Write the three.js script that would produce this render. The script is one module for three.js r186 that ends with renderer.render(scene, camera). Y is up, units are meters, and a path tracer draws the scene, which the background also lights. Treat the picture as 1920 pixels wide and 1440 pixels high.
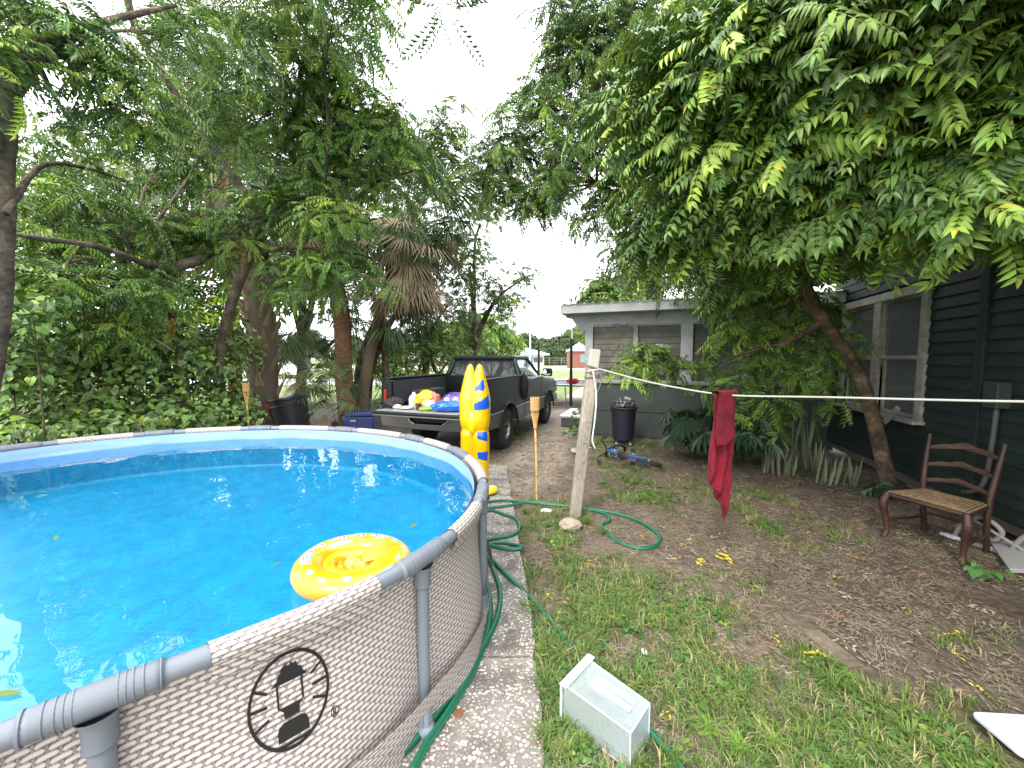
import * as THREE from 'three';
import { mergeGeometries, mergeVertices, toCreasedNormals } from 'three/addons/utils/BufferGeometryUtils.js';
import { RoundedBoxGeometry } from 'three/addons/geometries/RoundedBoxGeometry.js';
import { ConvexGeometry } from 'three/addons/geometries/ConvexGeometry.js';
import { ImprovedNoise } from 'three/addons/math/ImprovedNoise.js';
import { MarchingCubes } from 'three/addons/objects/MarchingCubes.js';

// ---------------------------------------------------------------- camera, sky, sun, exposure
const scene = new THREE.Scene();
const EYE = 1.7, FOCAL = 700, PITCH = Math.atan(48 / 700);      // ultra-wide phone lens, held at eye height, tipped down a little
const camera = new THREE.PerspectiveCamera(2 * Math.atan(720 / FOCAL) * 180 / Math.PI, 4 / 3, 0.05, 600);
camera.position.set(0, EYE, 0);
camera.rotation.x = -PITCH;

const SKY_W = 512, SKY_H = 256, skyData = new Float32Array(SKY_W * SKY_H * 4);
{
  const n = new ImprovedNoise();
  for (let j = 0; j < SKY_H; j++) for (let i = 0; i < SKY_W; i++) {
    const el = (j + 0.5) / SKY_H * Math.PI - Math.PI / 2, az = (i + 0.5) / SKY_W * Math.PI * 2;
    const s = Math.max(0, Math.sin(el)), c = Math.cos(el);
    const X = c * Math.cos(az), Z = c * Math.sin(az), Y = Math.sin(el);
    const cl = n.noise(X * 2 + 5, Y * 4, Z * 2) * 0.5 + n.noise(X * 5, Y * 9 + 3, Z * 5) * 0.25;
    let L = (1 + 0.3 * s) * 1.85 * (1 + 0.16 * cl);       // bright thin overcast, a little brighter overhead
    if (Y < 0) L = 0.5;
    const k = (j * SKY_W + i) * 4;
    skyData[k] = L * 0.965; skyData[k + 1] = L * 0.99; skyData[k + 2] = L * 1.03; skyData[k + 3] = 1;
  }
}
const sky = new THREE.DataTexture(skyData, SKY_W, SKY_H, THREE.RGBAFormat, THREE.FloatType);
sky.mapping = THREE.EquirectangularReflectionMapping; sky.magFilter = THREE.LinearFilter; sky.minFilter = THREE.LinearFilter;
sky.needsUpdate = true;
scene.background = sky; scene.environment = sky;

const sun = new THREE.DirectionalLight(0xfff3e0, 1.3);
sun.position.set(-8, 17, 10); sun.target.position.set(0.5, 0, -4);
sun.castShadow = true; sun.shadow.radius = 26; sun.shadow.mapSize.set(2048, 2048);
Object.assign(sun.shadow.camera, { left: -20, right: 20, top: 22, bottom: -22, near: 0.5, far: 70 });
scene.add(sun, sun.target);

const renderer = new THREE.WebGLRenderer({ antialias: true });
renderer.setSize(1024, 768);
renderer.toneMapping = THREE.LinearToneMapping;
renderer.toneMappingExposure = 2.1;
renderer.shadowMap.enabled = true;

// ---------------------------------------------------------------- helpers
function seeded(a) { return () => { a |= 0; a = a + 0x6D2B79F5 | 0; let t = Math.imul(a ^ a >>> 15, 1 | a); t = t + Math.imul(t ^ t >>> 7, 61 | t) ^ t; return ((t ^ t >>> 14) >>> 0) / 4294967296; }; }
const noise3 = new ImprovedNoise();
const fbm = (x, y, z = 0, o = 4) => { let s = 0, a = 0.5, f = 1; for (let i = 0; i < o; i++) { s += a * noise3.noise(x * f, y * f, z + i * 7.3); a *= 0.5; f *= 2.03; } return s; };
const clamp = (v, a, b) => Math.min(b, Math.max(a, v));
const lerp = (a, b, t) => a + (b - a) * t;
const sstep = (a, b, v) => { const t = clamp((v - a) / (b - a), 0, 1); return t * t * (3 - 2 * t); };
const V = (x, y, z) => new THREE.Vector3(x, y, z);
const R = d => d * Math.PI / 180;
const rgb = (r, g, b) => new THREE.Color().setRGB(r, g, b);
// survey of the yard: a sight line (measured on the 1920 x 1440 picture) taken to a distance or to a height
function sight(px, py) { const a = (px - 960) / FOCAL, b = (py - 720) / FOCAL, c = Math.cos(PITCH), s = Math.sin(PITCH); return V(a, -(s + b * c), -(c - b * s)); }
function at(px, py, d) { const r = sight(px, py), t = -d / r.z; return V(r.x * t, EYE + r.y * t, -d); }
function gr(px, py, h = 0) { const r = sight(px, py), t = (h - EYE) / r.y; return V(r.x * t, h, r.z * t); }

const taken = {};
function numbered(n) { const k = taken[n] = (taken[n] ?? -1) + 1; return k ? n + '_' + String(k).padStart(3, '0') : n; }
function shade(o) { o.traverse(m => { if (m.isMesh) { m.castShadow = true; m.receiveShadow = true; } }); return o; }
function thing(name, label, category, pos = [0, 0, 0], turn = 0, group) {
  const o = new THREE.Group(); o.name = numbered(name); o.position.set(...pos); o.rotation.y = turn;
  o.userData = { label, category }; if (group) o.userData.group = group; scene.add(o); return o;
}
function part(parent, name, geo, mat) { const m = new THREE.Mesh(geo, mat); m.name = name; m.castShadow = m.receiveShadow = true; parent.add(m); return m; }
function single(name, label, category, geo, mat, group) { const m = part(scene, numbered(name), geo, mat); m.userData = { label, category }; if (group) m.userData.group = group; return m; }
function struct(name, geo, mat) { const m = part(scene, numbered(name), geo, mat); m.userData.kind = 'structure'; return m; }
function copyOf(o, label, pos, turn) { const c = o.clone(); c.name = numbered(o.name.replace(/_\d{3}$/, '')); c.userData = { ...o.userData, label }; if (pos) c.position.set(...pos); if (turn !== undefined) c.rotation.y = turn; scene.add(c); return c; }
const std = (color, roughness = 0.8, extra = {}) => new THREE.MeshStandardMaterial({ color, roughness, ...extra });
const phys = (color, roughness, extra = {}) => new THREE.MeshPhysicalMaterial({ color, roughness, ...extra });

function box(w, h, d, x = 0, y = 0, z = 0, r = 0) { const g = r ? new RoundedBoxGeometry(w, h, d, 2, r) : new THREE.BoxGeometry(w, h, d); g.translate(x, y, z); return g; }
function cyl(r0, r1, h, x = 0, y = 0, z = 0, n = 16) { const g = new THREE.CylinderGeometry(r0, r1, h, n); g.translate(x, y, z); return g; }
const merge = gs => mergeGeometries(gs.map(g => { const q = g.index ? g.toNonIndexed() : g; for (const k of Object.keys(q.attributes)) if (!['position', 'normal', 'uv'].includes(k)) q.deleteAttribute(k); if (!q.attributes.normal) q.computeVertexNormals(); if (!q.attributes.uv) q.setAttribute('uv', new THREE.BufferAttribute(new Float32Array(q.attributes.position.count * 2), 2)); return q; }));
// tapered limb through points with a radius at each
function limb(pts, radii, n = 10, seg = 6, rough = 0, seed = 1) {
  const curve = new THREE.CatmullRomCurve3(pts, false, 'centripetal'), N = Math.max(2, (pts.length - 1) * seg);
  const P = [], uv = [], idx = [], fr = curve.computeFrenetFrames(N, false); let len = 0, prev = null;
  for (let i = 0; i <= N; i++) {
    const t = i / N, p = curve.getPoint(t), f = t * (radii.length - 1), k = Math.min(radii.length - 2, Math.floor(f)), r0 = lerp(radii[k], radii[k + 1], f - k);
    if (prev) len += p.distanceTo(prev); prev = p;
    const tt = Math.min(1, curve.getUtoTmapping ? t : t);
    const tan = curve.getTangent(t), nx = fr.normals[i].clone(), b = new THREE.Vector3().crossVectors(tan, nx).normalize(); nx.crossVectors(b, tan).normalize();
    for (let j = 0; j <= n; j++) {
      const a = j / n * Math.PI * 2; let r = r0; if (rough) r *= 1 + rough * noise3.noise(Math.cos(a) * 1.3 + seed, len / (r0 * 3 + 0.01), Math.sin(a) * 1.3);
      P.push(p.x + (nx.x * Math.cos(a) + b.x * Math.sin(a)) * r, p.y + (nx.y * Math.cos(a) + b.y * Math.sin(a)) * r, p.z + (nx.z * Math.cos(a) + b.z * Math.sin(a)) * r);
      uv.push(j / n * Math.max(1, Math.round(r0 * 20)) * 0.3, len);
    }
  }
  for (let i = 0; i < N; i++) for (let j = 0; j < n; j++) { const a = i * (n + 1) + j, c = a + n + 1; idx.push(a, a + 1, c, a + 1, c + 1, c); }
  const c0 = P.length / 3; P.push(pts[0].x, pts[0].y, pts[0].z); uv.push(0, 0); const e = pts[pts.length - 1]; P.push(e.x, e.y, e.z); uv.push(0, len);
  for (let j = 0; j < n; j++) { idx.push(c0, j + 1, j); const q = N * (n + 1) + j; idx.push(c0 + 1, q, q + 1); }
  const g = new THREE.BufferGeometry(); g.setAttribute('position', new THREE.Float32BufferAttribute(P, 3)); g.setAttribute('uv', new THREE.Float32BufferAttribute(uv, 2)); g.setIndex(idx); g.computeVertexNormals(); return g;
}
const rod = (a, b, r, n = 8) => limb([a, b], [r, r], n, 1);
function extr(pts, depth, bevel = 0) { const s = !Array.isArray(pts) ? pts : new THREE.Shape(pts.map(p => new THREE.Vector2(p[0], p[1]))); const g = new THREE.ExtrudeGeometry(s, { depth, bevelEnabled: bevel > 0, bevelThickness: bevel, bevelSize: bevel, bevelOffset: -bevel, bevelSegments: 2, curveSegments: 14 }); return g; }
// grid surface from a function (u,v in 0..1) -> point
function sheet(fn, nu, nv, uvf) {
  const P = [], uv = [], idx = [];
  for (let j = 0; j <= nv; j++) for (let i = 0; i <= nu; i++) { const p = fn(i / nu, j / nv); P.push(p.x, p.y, p.z); const q = uvf ? uvf(i / nu, j / nv) : [i / nu, j / nv]; uv.push(q[0], q[1]); }
  for (let j = 0; j < nv; j++) for (let i = 0; i < nu; i++) { const a = j * (nu + 1) + i, c = a + nu + 1; idx.push(a, a + 1, c, a + 1, c + 1, c); }
  const g = new THREE.BufferGeometry(); g.setAttribute('position', new THREE.Float32BufferAttribute(P, 3)); g.setAttribute('uv', new THREE.Float32BufferAttribute(uv, 2)); g.setIndex(idx); g.computeVertexNormals(); return g;
}
// computed texture: f(u,v) -> [r,g,b] in sRGB 0..255 (colour) or one number 0..1 (data)
function tex(w, h, f, colour = true) {
  const d = new Uint8Array(w * h * 4);
  for (let j = 0; j < h; j++) for (let i = 0; i < w; i++) { const k = (j * w + i) * 4, c = f((i + 0.5) / w, (j + 0.5) / h); if (Array.isArray(c)) { d[k] = clamp(c[0], 0, 255); d[k + 1] = clamp(c[1], 0, 255); d[k + 2] = clamp(c[2], 0, 255); } else d[k] = d[k + 1] = d[k + 2] = clamp(c * 255, 0, 255); d[k + 3] = 255; }
  const t = new THREE.DataTexture(d, w, h); t.wrapS = t.wrapT = THREE.RepeatWrapping; t.magFilter = THREE.LinearFilter; t.minFilter = THREE.LinearMipmapLinearFilter; t.generateMipmaps = true; t.anisotropy = 8;
  if (colour) t.colorSpace = THREE.SRGBColorSpace; t.needsUpdate = true; return t;
}
function hash2(i, j, k) { let h = Math.imul(i, 374761393) + Math.imul(j, 668265263) + Math.imul(k, 2147483647 - 977) | 0; h = Math.imul(h ^ h >>> 13, 1274126177); return ((h ^ h >>> 16) >>> 0) / 4294967296; }
function tileNoise(u, v, f, z = 0) { // seamless value noise, about -0.5 .. 0.5, f cells a side
  const F = Math.round(f), zk = Math.round(z * 17) + 3, x = u * F, y = v * F, i = Math.floor(x), j = Math.floor(y); let a = x - i, b = y - j; a = a * a * (3 - 2 * a); b = b * b * (3 - 2 * b);
  const m = q => ((q % F) + F) % F, i0 = m(i), i1 = m(i + 1), j0 = m(j), j1 = m(j + 1);
  return lerp(lerp(hash2(i0, j0, zk), hash2(i1, j0, zk), a), lerp(hash2(i0, j1, zk), hash2(i1, j1, zk), a), b) - 0.5;
}
function planarUV(g, fu, fv) { const p = g.attributes.position, u = new Float32Array(p.count * 2); for (let i = 0; i < p.count; i++) { const q = V(p.getX(i), p.getY(i), p.getZ(i)); u[i * 2] = fu(q); u[i * 2 + 1] = fv(q); } g.setAttribute('uv', new THREE.BufferAttribute(u, 2)); return g; }
const _m = new THREE.Matrix4(), _q = new THREE.Quaternion(), _s = new THREE.Vector3();
function basisMatrix(pos, axis, spin, s) { const q = new THREE.Quaternion().setFromUnitVectors(V(0, 1, 0), axis); q.multiply(_q.setFromAxisAngle(V(0, 1, 0), spin)); return new THREE.Matrix4().compose(pos, q, _s.set(s, s, s)); }

// ---------------------------------------------------------------- ground, yard, walkway
const houseDir = V(0.342, 0, -0.94);                       // the green house wall runs away to the right
const WALL_X = z => 3.315 - 0.364 * z;                     // x of the green wall at a given z
function distSeg(x, z, a, b) { const dx = b[0] - a[0], dz = b[1] - a[1], t = clamp(((x - a[0]) * dx + (z - a[1]) * dz) / (dx * dx + dz * dz), 0, 1); return Math.hypot(x - a[0] - t * dx, z - a[1] - t * dz); }
const walkEdge = z => 0.135 + Math.min(0, (z + 2.2) * 0.062) + 0.018 * noise3.noise(z * 2.1, 3, 0) + 0.012 * noise3.noise(z * 7, 9, 0);
function pathBare(x, z) { const d = Math.min(distSeg(x, z, [0.15, -5.2], [0.75, -7.5]), distSeg(x, z, [0.75, -7.5], [1.45, -10.6]), distSeg(x, z, [1.45, -10.6], [2.6, -14])); return 1 - sstep(0.25, 0.75, d + 0.25 * fbm(x * 2, z * 2, 4)); }
function grassDensity(x, z) {
  const n = fbm(x * 0.75 + 3, z * 0.75, 1, 3) * 1.2 + fbm(x * 2.6, z * 2.6, 8, 3) * 0.9;
  let d = 0.13 + n;
  const toWall = (WALL_X(z) - x) * 0.94;                    // metres from the green wall
  d -= 0.62 * (1 - sstep(0.6, 2.6, toWall));
  d -= 0.10 * sstep(-3.6, -5.5, z);
  d += 0.26 * sstep(-2.6, -1.5, z) * (1 - sstep(1.6, 2.6, x));
  d += 0.16 * sstep(-3.0, -1.2, z);
  d += 0.35 * (1 - sstep(0.15, 0.55, Math.hypot(x - 0.55, z + 3.95)));      // round the post
  d -= 1.2 * pathBare(x, z);
  d -= 0.55 * (1 - sstep(0.25, 0.6, Math.hypot((x - 1.35) * 0.8, (z + 3.55))));
  if (x < walkEdge(z)) d = -1;
  return d;
}
const gravelly = (x, z) => fbm(x * 14, z * 14, 2, 3);
{
  const W = 2048, H = 1536, X0 = -13, X1 = 9, Z0 = -14.5, Z1 = 2.5;
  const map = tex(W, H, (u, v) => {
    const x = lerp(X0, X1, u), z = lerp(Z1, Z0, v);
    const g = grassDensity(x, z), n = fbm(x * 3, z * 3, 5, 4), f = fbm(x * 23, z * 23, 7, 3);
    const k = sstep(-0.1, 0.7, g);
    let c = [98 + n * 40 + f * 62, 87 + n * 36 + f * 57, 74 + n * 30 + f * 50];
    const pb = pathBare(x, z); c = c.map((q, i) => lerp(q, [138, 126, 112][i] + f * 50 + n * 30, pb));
    const toWall = (WALL_X(z) - x) * 0.94, mouldShade = (1 - sstep(1.0, 3.4, toWall + 0.8 * fbm(x * 1.1, z * 1.1, 9, 2))) + (x < -1.5 ? 0.9 : 0);           // brown leaf mould under the trees, with shade painted in by the green wall
    c = c.map((q, i) => lerp(q, [66, 55, 46][i] + f * 70 + n * 24, clamp(mouldShade, 0, 1) * 0.75));
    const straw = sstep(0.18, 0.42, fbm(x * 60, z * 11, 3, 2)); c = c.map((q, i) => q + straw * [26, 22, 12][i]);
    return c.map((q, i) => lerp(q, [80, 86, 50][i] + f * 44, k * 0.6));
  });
  map.wrapS = map.wrapT = THREE.ClampToEdgeWrapping;
  const bump = tex(1024, 1024, (u, v) => 0.5 + 0.5 * (tileNoise(u, v, 40, 1) * 0.5 + tileNoise(u, v, 130, 4) * 0.5), false); bump.repeat.set(9, 7);
  const g = sheet((u, v) => { const x = lerp(X0, X1, u), z = lerp(Z1, Z0, v); return V(x, 0.004 + 0.012 * Math.max(0, fbm(x * 1.3, z * 1.3, 6, 2) + 0.2) * (x > walkEdge(z) + 0.05 ? 1 : 0), z); }, 110, 85);
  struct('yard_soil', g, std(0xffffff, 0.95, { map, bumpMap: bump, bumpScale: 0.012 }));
}
{ // lawn and park beyond, out to the horizon
  const map = tex(512, 512, (u, v) => { const n = tileNoise(u, v, 9, 1), f = tileNoise(u, v, 60, 2), q = tileNoise(u, v, 150, 5); return [96 + n * 30 + f * 22 + q * 20, 112 + n * 24 + f * 20 + q * 20, 54 + n * 14 + f * 12 + q * 10]; });
  map.repeat.set(120, 120);
  const g = new THREE.PlaneGeometry(1000, 1000, 1, 1); g.rotateX(-Math.PI / 2); g.translate(0, -0.004, 0);
  struct('ground', g, std(0xffffff, 0.95, { map }));
}
{ // exposed-aggregate concrete walkway running along the pool
  const S = 1024, pebble = (() => {
    const rnd = seeded(21), N = 46, cells = []; for (let i = 0; i < N * N; i++) cells.push([rnd(), rnd(), rnd(), rnd()]);
    return (u, v) => { let best = 9, id = 0, b2 = 9; const cx = Math.floor(u * N), cy = Math.floor(v * N); for (let j = -1; j <= 1; j++) for (let i = -1; i <= 1; i++) { const c = cells[((cy + j + N) % N) * N + (cx + i + N) % N], dx = (cx + i + c[0]) - u * N, dy = (cy + j + c[1]) - v * N, d = Math.hypot(dx, dy * (0.7 + c[3] * 0.7)) / (0.35 + c[2]); if (d < best) { best = d; id = c[3]; } } return [best, id]; };
  })();
  const stain = (u, v) => tileNoise(u, v, 7, 11) + 0.5 * tileNoise(u, v, 18, 13);
  const map = tex(S, S, (u, v) => {
    const [d, id] = pebble(u, v), s = stain(u, v), f = tileNoise(u, v, 300, 3) * 26, k = 1 - sstep(0.34, 0.44, d), on = k * (s < 0.28 ? 1 : 0.35) * (id > 0.22 ? 1 : 0.3);
    const base = [120, 114, 108].map(q => q + f - s * 42), stone = id > 0.6 ? [206, 200, 192] : id > 0.4 ? [184, 171, 158] : [156, 147, 140];
    return base.map((q, i) => lerp(q, stone[i] + f * 0.6, on));
  });
  map.repeat.set(1.25, 1.25);
  const bm = tex(512, 512, (u, v) => { const [d] = pebble(u, v); return 0.35 + 0.5 * (1 - sstep(0.3, 0.46, d)) + 0.15 * tileNoise(u, v, 120, 6); }, false); bm.repeat.set(1.25, 1.25);
  const mat = std(0xffffff, 0.85, { map, bumpMap: bm, bumpScale: 0.004 });
  // slabs with joints, ragged right edge
  const cuts = [1.6, -0.75, -1.98, -3.2, -4.42, -5.75]; const root = new THREE.Group(); root.name = 'walkway'; root.userData.kind = 'structure'; scene.add(root);
  for (let i = 0; i + 1 < cuts.length; i++) {
    const z1 = cuts[i] - 0.006, z0 = cuts[i + 1] + 0.006, n = 26, P = [];
    for (let k = 0; k <= n; k++) { const z = lerp(z1, z0, k / n); P.push([walkEdge(z) + (k === 0 || k === n ? -0.02 : 0.012 * noise3.noise(z * 23, i, 2)), -z]); }
    P.push([-0.95, -z0], [-0.95, -z1]);
    const g = extr(P, 0.05, 0.006); g.rotateX(-Math.PI / 2); g.translate(0, -0.02 + i * 0.0012, 0); planarUV(g, q => q.x, q => q.z);
    part(root, i ? 'slab_' + String(i).padStart(3, '0') : 'slab', g, mat);
  }
}

// ---------------------------------------------------------------- swimming pool
const POOL = V(-2.5, 0, -2.36), RIM = 0.84, WATER = 0.732;
const node = [[45.4, 2.065], [20.8, 2.257], [0.7, 2.31], [-25.8, 2.254], [-48, 2.165], [-77, 2.15], [-105, 2.26], [-129.4, 2.43], [-151.9, 2.56]];
for (let i = 1; i <= 6; i++) node.push([-151.9 - 23.25 * i, lerp(2.56, 2.065, i / 7)]);
function poolBay(th) { // th in degrees -> [bay index, fraction]
  let t = th; while (t > 45.4) t -= 360; while (t <= 45.4 - 360) t += 360;
  for (let i = 0; i < node.length; i++) { const a = node[i][0], b = i + 1 < node.length ? node[i + 1][0] : node[0][0] - 360; if (t <= a && t > b) return [i, (a - t) / (a - b)]; }
  return [0, 0];
}
function poolR(th) { const [i, f] = poolBay(th), n = node.length, r = k => node[(k + n) % n][1], p0 = r(i - 1), p1 = r(i), p2 = r(i + 1), p3 = r(i + 2); return 0.5 * ((2 * p1) + (-p0 + p2) * f + (2 * p0 - 5 * p1 + 4 * p2 - p3) * f * f + (-p0 + 3 * p1 - 3 * p2 + p3) * f * f * f); }
const poolPt = (th, y, off = 0) => { const r = poolR(th) + off; return V(POOL.x + r * Math.cos(R(th)), y, POOL.z + r * Math.sin(R(th))); };
const wallOff = (th, y) => { const f = poolBay(th)[1], m = Math.sin(Math.PI * f); const low = sstep(0.75, 0.12, y); return -0.034 + m * (0.018 + 0.045 * low) + 0.004 * noise3.noise(th * 0.25, y * 5, 1) + 0.022 * low; };
const arc = []; { let s = 0, p = poolPt(46, 0); for (let i = 0; i <= 720; i++) { const q = poolPt(46 - i / 2, 0); s += q.distanceTo(p); p = q; arc.push(s); } }
const arcAt = th => { let t = 46 - th; while (t < 0) t += 360; const k = Math.min(719, Math.floor(t * 2)); return lerp(arc[k], arc[k + 1], t * 2 - k); };

// woven-rattan print of the vinyl
const weave = (() => {
  const NX = 5, NY = 12;
  return tex(768, 768, (u, v) => {
    const row = Math.floor(v * NY), fy = v * NY - row, st = (row % 2) * 0.5, xx = u * NX + st, fx = xx - Math.floor(xx), e = Math.abs(fx - 0.5) * 2;   // 0 centre .. 1 end of strand
    const jit = tileNoise(u, v, 26, row) * 0.07;
    const bow = 0.5 + 0.05 * Math.cos((fx - 0.5) * 6.28) + jit + (fx - 0.5) * 0.10;
    const half = lerp(0.46, 0.12, sstep(0.62, 1.0, e)), d = Math.abs(fy - bow) / half;
    const warp = Math.min(Math.abs(fx - 0.035), Math.abs(fx - 0.965)); let c = [80, 70, 70];
    if (warp < 0.024) c = [148, 138, 137]; 
    if (d < 1) { const k = 1 - d * d * 0.42, g = tileNoise(u, v, 120, 2) * 9; const t = 1 - 0.32 * sstep(0.7, 1, e); c = [200, 188, 182].map(q => q * k * t + g); }
    return c;
  });
})();
weave.repeat.set(1 / 0.216, 1 / 0.216);
const wickerMat = std(0xffffff, 0.55, { map: weave });
const grayPlastic = std(rgb(0.135, 0.152, 0.178), 0.45), graySteel = std(rgb(0.15, 0.17, 0.20), 0.38), linerLight = phys(rgb(0.24, 0.37, 0.63), 0.45);
const vinylPrint = std(0x0b0c0e, 0.5);

const pool = thing('swimming_pool', 'round above ground pool with rattan print wall and grey steel frame', 'swimming pool', [0, 0, 0]);
{
  const TH = u => 46 - 360 * u;
  part(pool, 'wall', sheet((u, v) => poolPt(TH(u), 0.035 + v * (RIM - 0.045), wallOff(TH(u), 0.035 + v * 0.8)), 720, 22, (u, v) => [arcAt(TH(Math.min(u, 0.9999))), v * (RIM - 0.045)]), wickerMat);
  // restraining band that passes outside the legs
  part(pool, 'restraining_band', sheet((u, v) => { const th = TH(u), y = 0.185 + v * 0.085, f = poolBay(th)[1], m = Math.sin(Math.PI * f); return poolPt(th, y, 0.012 + 0.040 + 0.004 * (v - 0.5) * 2 + 0.014 * m); }, 720, 2, (u, v) => [arcAt(TH(Math.min(u, 0.9999))) + 0.05, v * 0.1 + 0.3]), wickerMat);
  // inside liner: pale band above the water, blue mosaic below
  part(pool, 'liner_band', sheet((u, v) => poolPt(TH(u), WATER - 0.012 + v * (RIM - WATER - 0.0), -0.062 + 0.01 * noise3.noise(TH(u) * 0.12, v * 2, 4) * (1 - v)), 480, 6), linerLight);
  const mosaic = tex(1024, 1024, (u, v) => {
    const N = 36, i = Math.floor(u * N), j = Math.floor(v * N), fx = u * N - i, fy = v * N - j, e = Math.min(fx, 1 - fx, fy, 1 - fy); const rr = seeded(i * 77 + j * 911 + 5)(), n = tileNoise(u, v, 14, 4) * 14;
    if (e < 0.05) return [9, 132 + n, 168]; return [3, 114 + rr * 12 + n, 154 + rr * 10 + n];
  }); mosaic.repeat.set(1 / 1.3, 1 / 1.3);
  const mosaicMat = phys(rgb(0.92, 1, 1), 0.5, { map: mosaic });
  const floor = sheet((u, v) => { const th = TH(u), r = poolR(th) - 0.065, k = v; return k < 0.8 ? V(POOL.x + r * (k / 0.8) * Math.cos(R(th)), 0.38 - 0.02 * noise3.noise(r * k * 1.5 * Math.cos(R(th)), r * k * 1.5 * Math.sin(R(th)), 0), POOL.z + r * (k / 0.8) * Math.sin(R(th))) : V(POOL.x + r * Math.cos(R(th)), 0.38 + (k - 0.8) / 0.2 * (WATER - 0.392), POOL.z + r * Math.sin(R(th))); }, 240, 40);
  { const p = floor.attributes.position, uv = floor.attributes.uv; for (let i = 0; i < p.count; i++) uv.setXY(i, p.getX(i) + p.getY(i) * 0.7, p.getZ(i) + p.getY(i) * 0.7); }
  part(pool, 'liner', floor, mosaicMat);
  // frame: legs, joints, rails
  for (let i = 0; i < node.length; i++) {
    const th = node[i][0], nx = i + 1 < node.length ? node[i + 1][0] : node[0][0] - 360, deg = m => m / poolR(th) * 180 / Math.PI;
    const span = a => { const p = []; for (let k = 0; k <= 6; k++) p.push(poolPt(lerp(a[0], a[1], k / 6), RIM)); return p; };
    // wicker sleeve round the rail of this bay
    const a0 = th - deg(0.215), a1 = nx + deg(0.215), N = 26;
    part(pool, 'rail_sleeve', sheet((u, v) => { const t = lerp(a0, a1, u), a = lerp(-0.35, 1.35, v) * Math.PI * 1.0; const rr = 0.036 + 0.0012 * noise3.noise(t, v * 4, 2); return poolPt(t, RIM + Math.sin(a) * rr, Math.cos(a) * rr); }, N, 18, (u, v) => [arcAt(lerp(a0, a1, u)), v * 0.23]), wickerMat);
    const skirt = sheet((u, v) => { const t = lerp(a0, a1, u); return poolPt(t, RIM - 0.02 - v * 0.06, lerp(0.036, 0.02, v) * 0.7); }, N, 2, (u, v) => [arcAt(lerp(a0, a1, u)), v * 0.06]);
    part(pool, 'rail_hem', skirt, wickerMat);
    part(pool, 'rail', limb(span([th, nx]), [0.031, 0.031], 12, 3), graySteel);
    // T joint with ribbed sleeve
    const j = part(pool, 'joint', limb(span([th + deg(0.125), th - deg(0.125)]), [0.0375, 0.0385, 0.0395, 0.0405, 0.0395, 0.0385, 0.0375], 16, 2), grayPlastic);
    const C = poolPt(th, RIM), tan = poolPt(th + 1, RIM).sub(poolPt(th - 1, RIM)).normalize();
    const ribs = []; for (const s of [-0.118, -0.085, -0.066, -0.052, -0.038, 0.038, 0.052, 0.066, 0.085, 0.118]) { const t = new THREE.TorusGeometry(0.0385, 0.0026, 6, 20); t.lookAt(tan); const q = poolPt(th + deg(s), RIM); t.translate(q.x, q.y, q.z); ribs.push(t); }
    part(j, 'rib', merge(ribs), grayPlastic);
    const out = V(Math.cos(R(th)), 0, Math.sin(R(th))), L = poolPt(th, 0, 0.002);
    part(j, 'socket', (() => { const g = new THREE.LatheGeometry([[0.046, 0.80], [0.040, 0.785], [0.0345, 0.765], [0.0335, 0.72], [0.0355, 0.716], [0.0355, 0.708], [0.031, 0.704], [0.0, 0.704]].map(q => new THREE.Vector2(...q)), 18); g.translate(L.x, 0.01, L.z); return g; })(), grayPlastic);
    const lg = part(pool, 'leg', cyl(0.0265, 0.0265, 0.66, L.x, 0.40, L.z, 16), graySteel);
    const cap = new THREE.LatheGeometry([[0.0, 0.002], [0.036, 0.002], [0.043, 0.012], [0.043, 0.032], [0.034, 0.048], [0.0315, 0.052], [0.0315, 0.135], [0.029, 0.139], [0.0, 0.139]].map(q => new THREE.Vector2(...q)), 18); cap.translate(L.x, 0.032, L.z);
    const capM = part(lg, 'foot_cap', cap, std(rgb(0.21, 0.24, 0.28), 0.35));
    const fl = []; for (let k = 0; k < 8; k++) { const a = k / 8 * 6.283; fl.push(box(0.004, 0.07, 0.004, L.x + Math.cos(a) * 0.032, 0.125, L.z + Math.sin(a) * 0.032)); }
    part(capM, 'rib', merge(fl), grayPlastic);
  }
  // printed lantern emblem on the wall, flat ink following the vinyl
  const E0 = 34.2, EY = 0.583, ER = 0.158;
  const ink = (pts, holes) => { const s = new THREE.Shape(pts.map(p => new THREE.Vector2(p[0], p[1]))); if (holes) s.holes.push(new THREE.Path(holes.map(p => new THREE.Vector2(p[0], p[1])))); return new THREE.ShapeGeometry(s); };
  const circ = (cx, cy, r, n = 64) => Array.from({ length: n }, (_, i) => [cx + r * Math.cos(i / n * 6.2832), cy + r * Math.sin(i / n * 6.2832)]);
  const bar = (x0, y0, x1, y1, w) => { const l = Math.hypot(x1 - x0, y1 - y0), nx = -(y1 - y0) / l * w / 2, ny = (x1 - x0) / l * w / 2; return ink([[x0 + nx, y0 + ny], [x0 - nx, y0 - ny], [x1 - nx, y1 - ny], [x1 + nx, y1 + ny]]); };
  const onWall = gs => { const g = merge(gs), p = g.attributes.position, r = poolR(E0); for (let i = 0; i < p.count; i++) { const th = E0 - p.getX(i) * 0.72 * ER / r * 180 / Math.PI, y = EY + p.getY(i) * ER, q = poolPt(th, y, wallOff(th, y) + 0.0035); p.setXYZ(i, q.x, q.y, q.z); } g.computeVertexNormals(); return g; };
  const em = part(pool, 'emblem_ring', onWall([ink(circ(0, 0, 1), circ(0, 0, 0.925))]), vinylPrint); em.userData.label = 'round black printed lantern emblem';
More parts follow.
